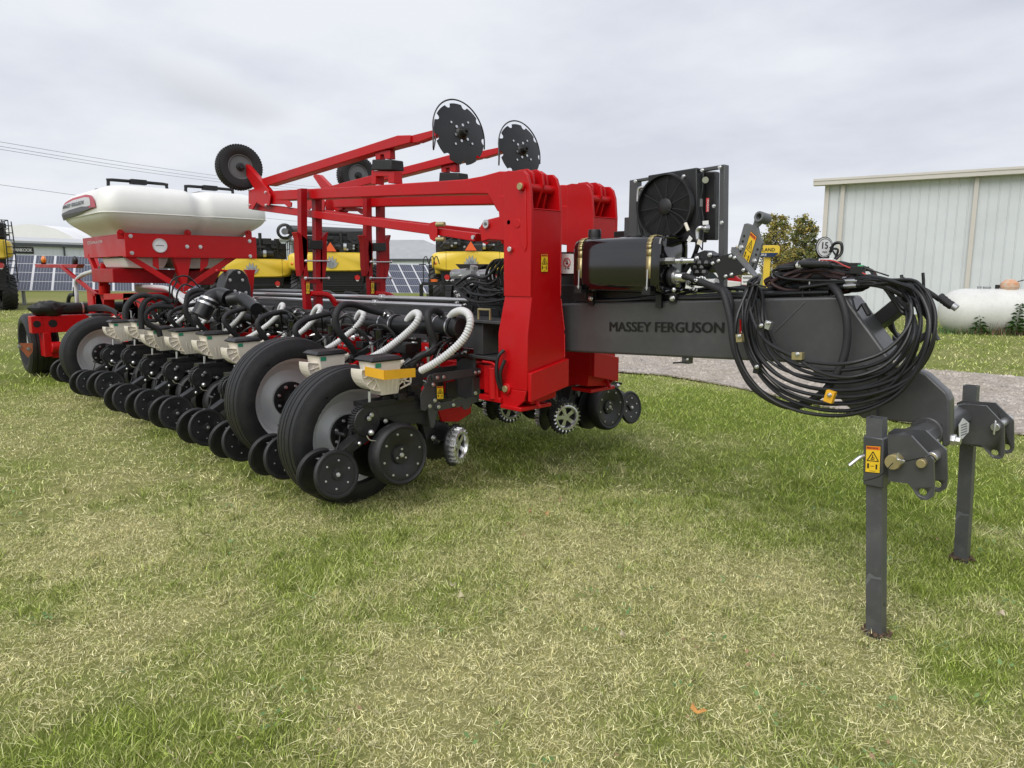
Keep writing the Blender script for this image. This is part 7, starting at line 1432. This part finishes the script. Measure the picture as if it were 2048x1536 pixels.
# white seed hoses bundling up to the tank, black big duct
for k in range(9):
    mb = MB().use(WHOSE); yy = 3.10+.05*k; x0 = 1010+k*18
    mb.tube([z1(1000, 850+k*6, Y=yy+.2), z1(1130, 855+k*7, Y=yy+.15), z1(1230+k*12, 870+k*6, Y=yy+.05), z1(1300+k*16, 930+k*3, Y=yy-.05), z1(1400+k*18, 1010+k*2, Y=yy-.15), z1(1500+k*22, 1100, Y=yy-.2)], .028, 9, rib=.03, ribn=.02); M('seed_hose', mb, 0)
mb = MB().use(BLK); mb.tube([z7(940, 310, X=-6.9), z7(1010, 190, X=-6.9), z7(1100, 140, X=-6.9), z7(1180, 160, X=-6.8)], .085, 16); mb.tube([z7(1180, 170, X=-6.8), z7(1290, 160, X=-6.7), z7(1380, 220, X=-6.5), z7(1420, 250, X=-6.4)], .062, 16); mb.use(ZINC)
for (u, v, X_, r_, dd) in ((990, 215, -6.9, .087, (0, .5, 1)), (1020, 180, -6.9, .087, (0, .5, 1)), (1260, 160, -6.72, .066, (.3, 1, -.2)), (1370, 215, -6.52, .066, (.3, 1, -.6))): mb.lathe([(r_, 0), (r_+.004, 0), (r_+.004, .02), (r_, .02)], z7(u, v, X=X_), dd, 24, True)
M('air_duct', mb, 0)
for pts, r_ in (([(300, 330), (310, 230), (380, 150), (470, 130), (560, 160)], .028), ([(440, 420), (440, 250), (500, 160), (600, 145), (690, 190)], .028), ([(600, 480), (575, 420), (490, 370), (470, 290), (540, 230), (640, 225), (710, 230)], .028), ([(1010, 530), (1000, 480), (900, 390), (830, 300), (820, 200), (900, 130), (1050, 100), (1170, 100)], .026), ([(900, 440), (820, 430), (780, 500)], .026), ([(820, 190), (840, 120), (900, 90), (970, 90)], .026)):
    mb = MB().use(FOAM); mb.tube([z7(u, v, X=-7.6) for u, v in pts], r_, 10); M('vacuum_hose', mb, 0)
mb = MB().use(INK)
for pts in ([(690, 200), (680, 60), (720, -10), (830, -30), (960, 90)], [(740, 200), (745, 110), (800, 40), (880, 60)], [(720, 200), (700, 100), (740, 10)]): mb.tube([z7(u, v, X=-7.6) for u, v in pts], .009, 6)
M('sensor_wire', mb, 0)
# tangle of small black hoses and zinc fittings along the near wing
for k in range(60):
    X_ = -4.2-R_.random()*5.4; y = R_.uniform(2.98, 3.3); mb = MB().use(HOSE if k % 3 else INK); z = R_.uniform(.98, 1.06)
    mb.tube([V(X_, y, z), V(X_-.08, y-.08, z+.12+R_.uniform(0, .08)), V(X_-.25, y-.1, z+.14+R_.uniform(-.05, .08)), V(X_-.4, y-.02, z+R_.uniform(-.05, .1))], R_.uniform(.006, .011), 6); M('hydraulic_hose', mb, 0)
mb = MB().use(ZINC)
for k in range(95): mb.bolt(V(-4.1-R_.random()*5.6, R_.uniform(2.9, 3.3), R_.uniform(.96, 1.08)), (R_.uniform(-1, 1), -1, R_.uniform(-.5, 1)), R_.uniform(.008, .013), R_.uniform(.015, .035))
M('wing_fittings', mb, 0)
mb = MB()
for k in range(26): mb.use(CHAR if k % 4 else RED).box((-4.0-k*.24+R_.uniform(-.05, .05), R_.uniform(3.05, 3.3), R_.uniform(.94, 1.02)), (R_.uniform(.08, .2), R_.uniform(.08, .2), R_.uniform(.05, .12)))
M('wing_valves', mb, .004)
# dark hoses over the far wing and mid frame behind the posts
for k in (3, 4, 5):
    mb = MB().use(FOAM if k % 2 else HOSE); x0 = -5.2-k*.5; mb.tube([V(x0, 4.3, 1.15), V(x0-.05, 4.25, 1.30), V(x0-.2, 4.2, 1.33), V(x0-.35, 4.3, 1.28), V(x0-.4, 4.5, 1.1)], .022, 8); M('vacuum_hose', mb, 0)
mb = MB().use(CHAR); mb.span((-8.1, 3.6, 1.28), (-6.9, 3.95, 1.36)); mb.span((-8.6, 4.0, 1.2), (-7.4, 4.3, 1.35)); M('frame_tray', mb, .006)
mb = MB().use(CHAR); mb.span((-4.1, 3.66, 1.25), (-8.7, 3.80, 1.322)); M('rod_gap_filler', mb, .004)  # dark plate added to fill the see-through strip below the slide rods
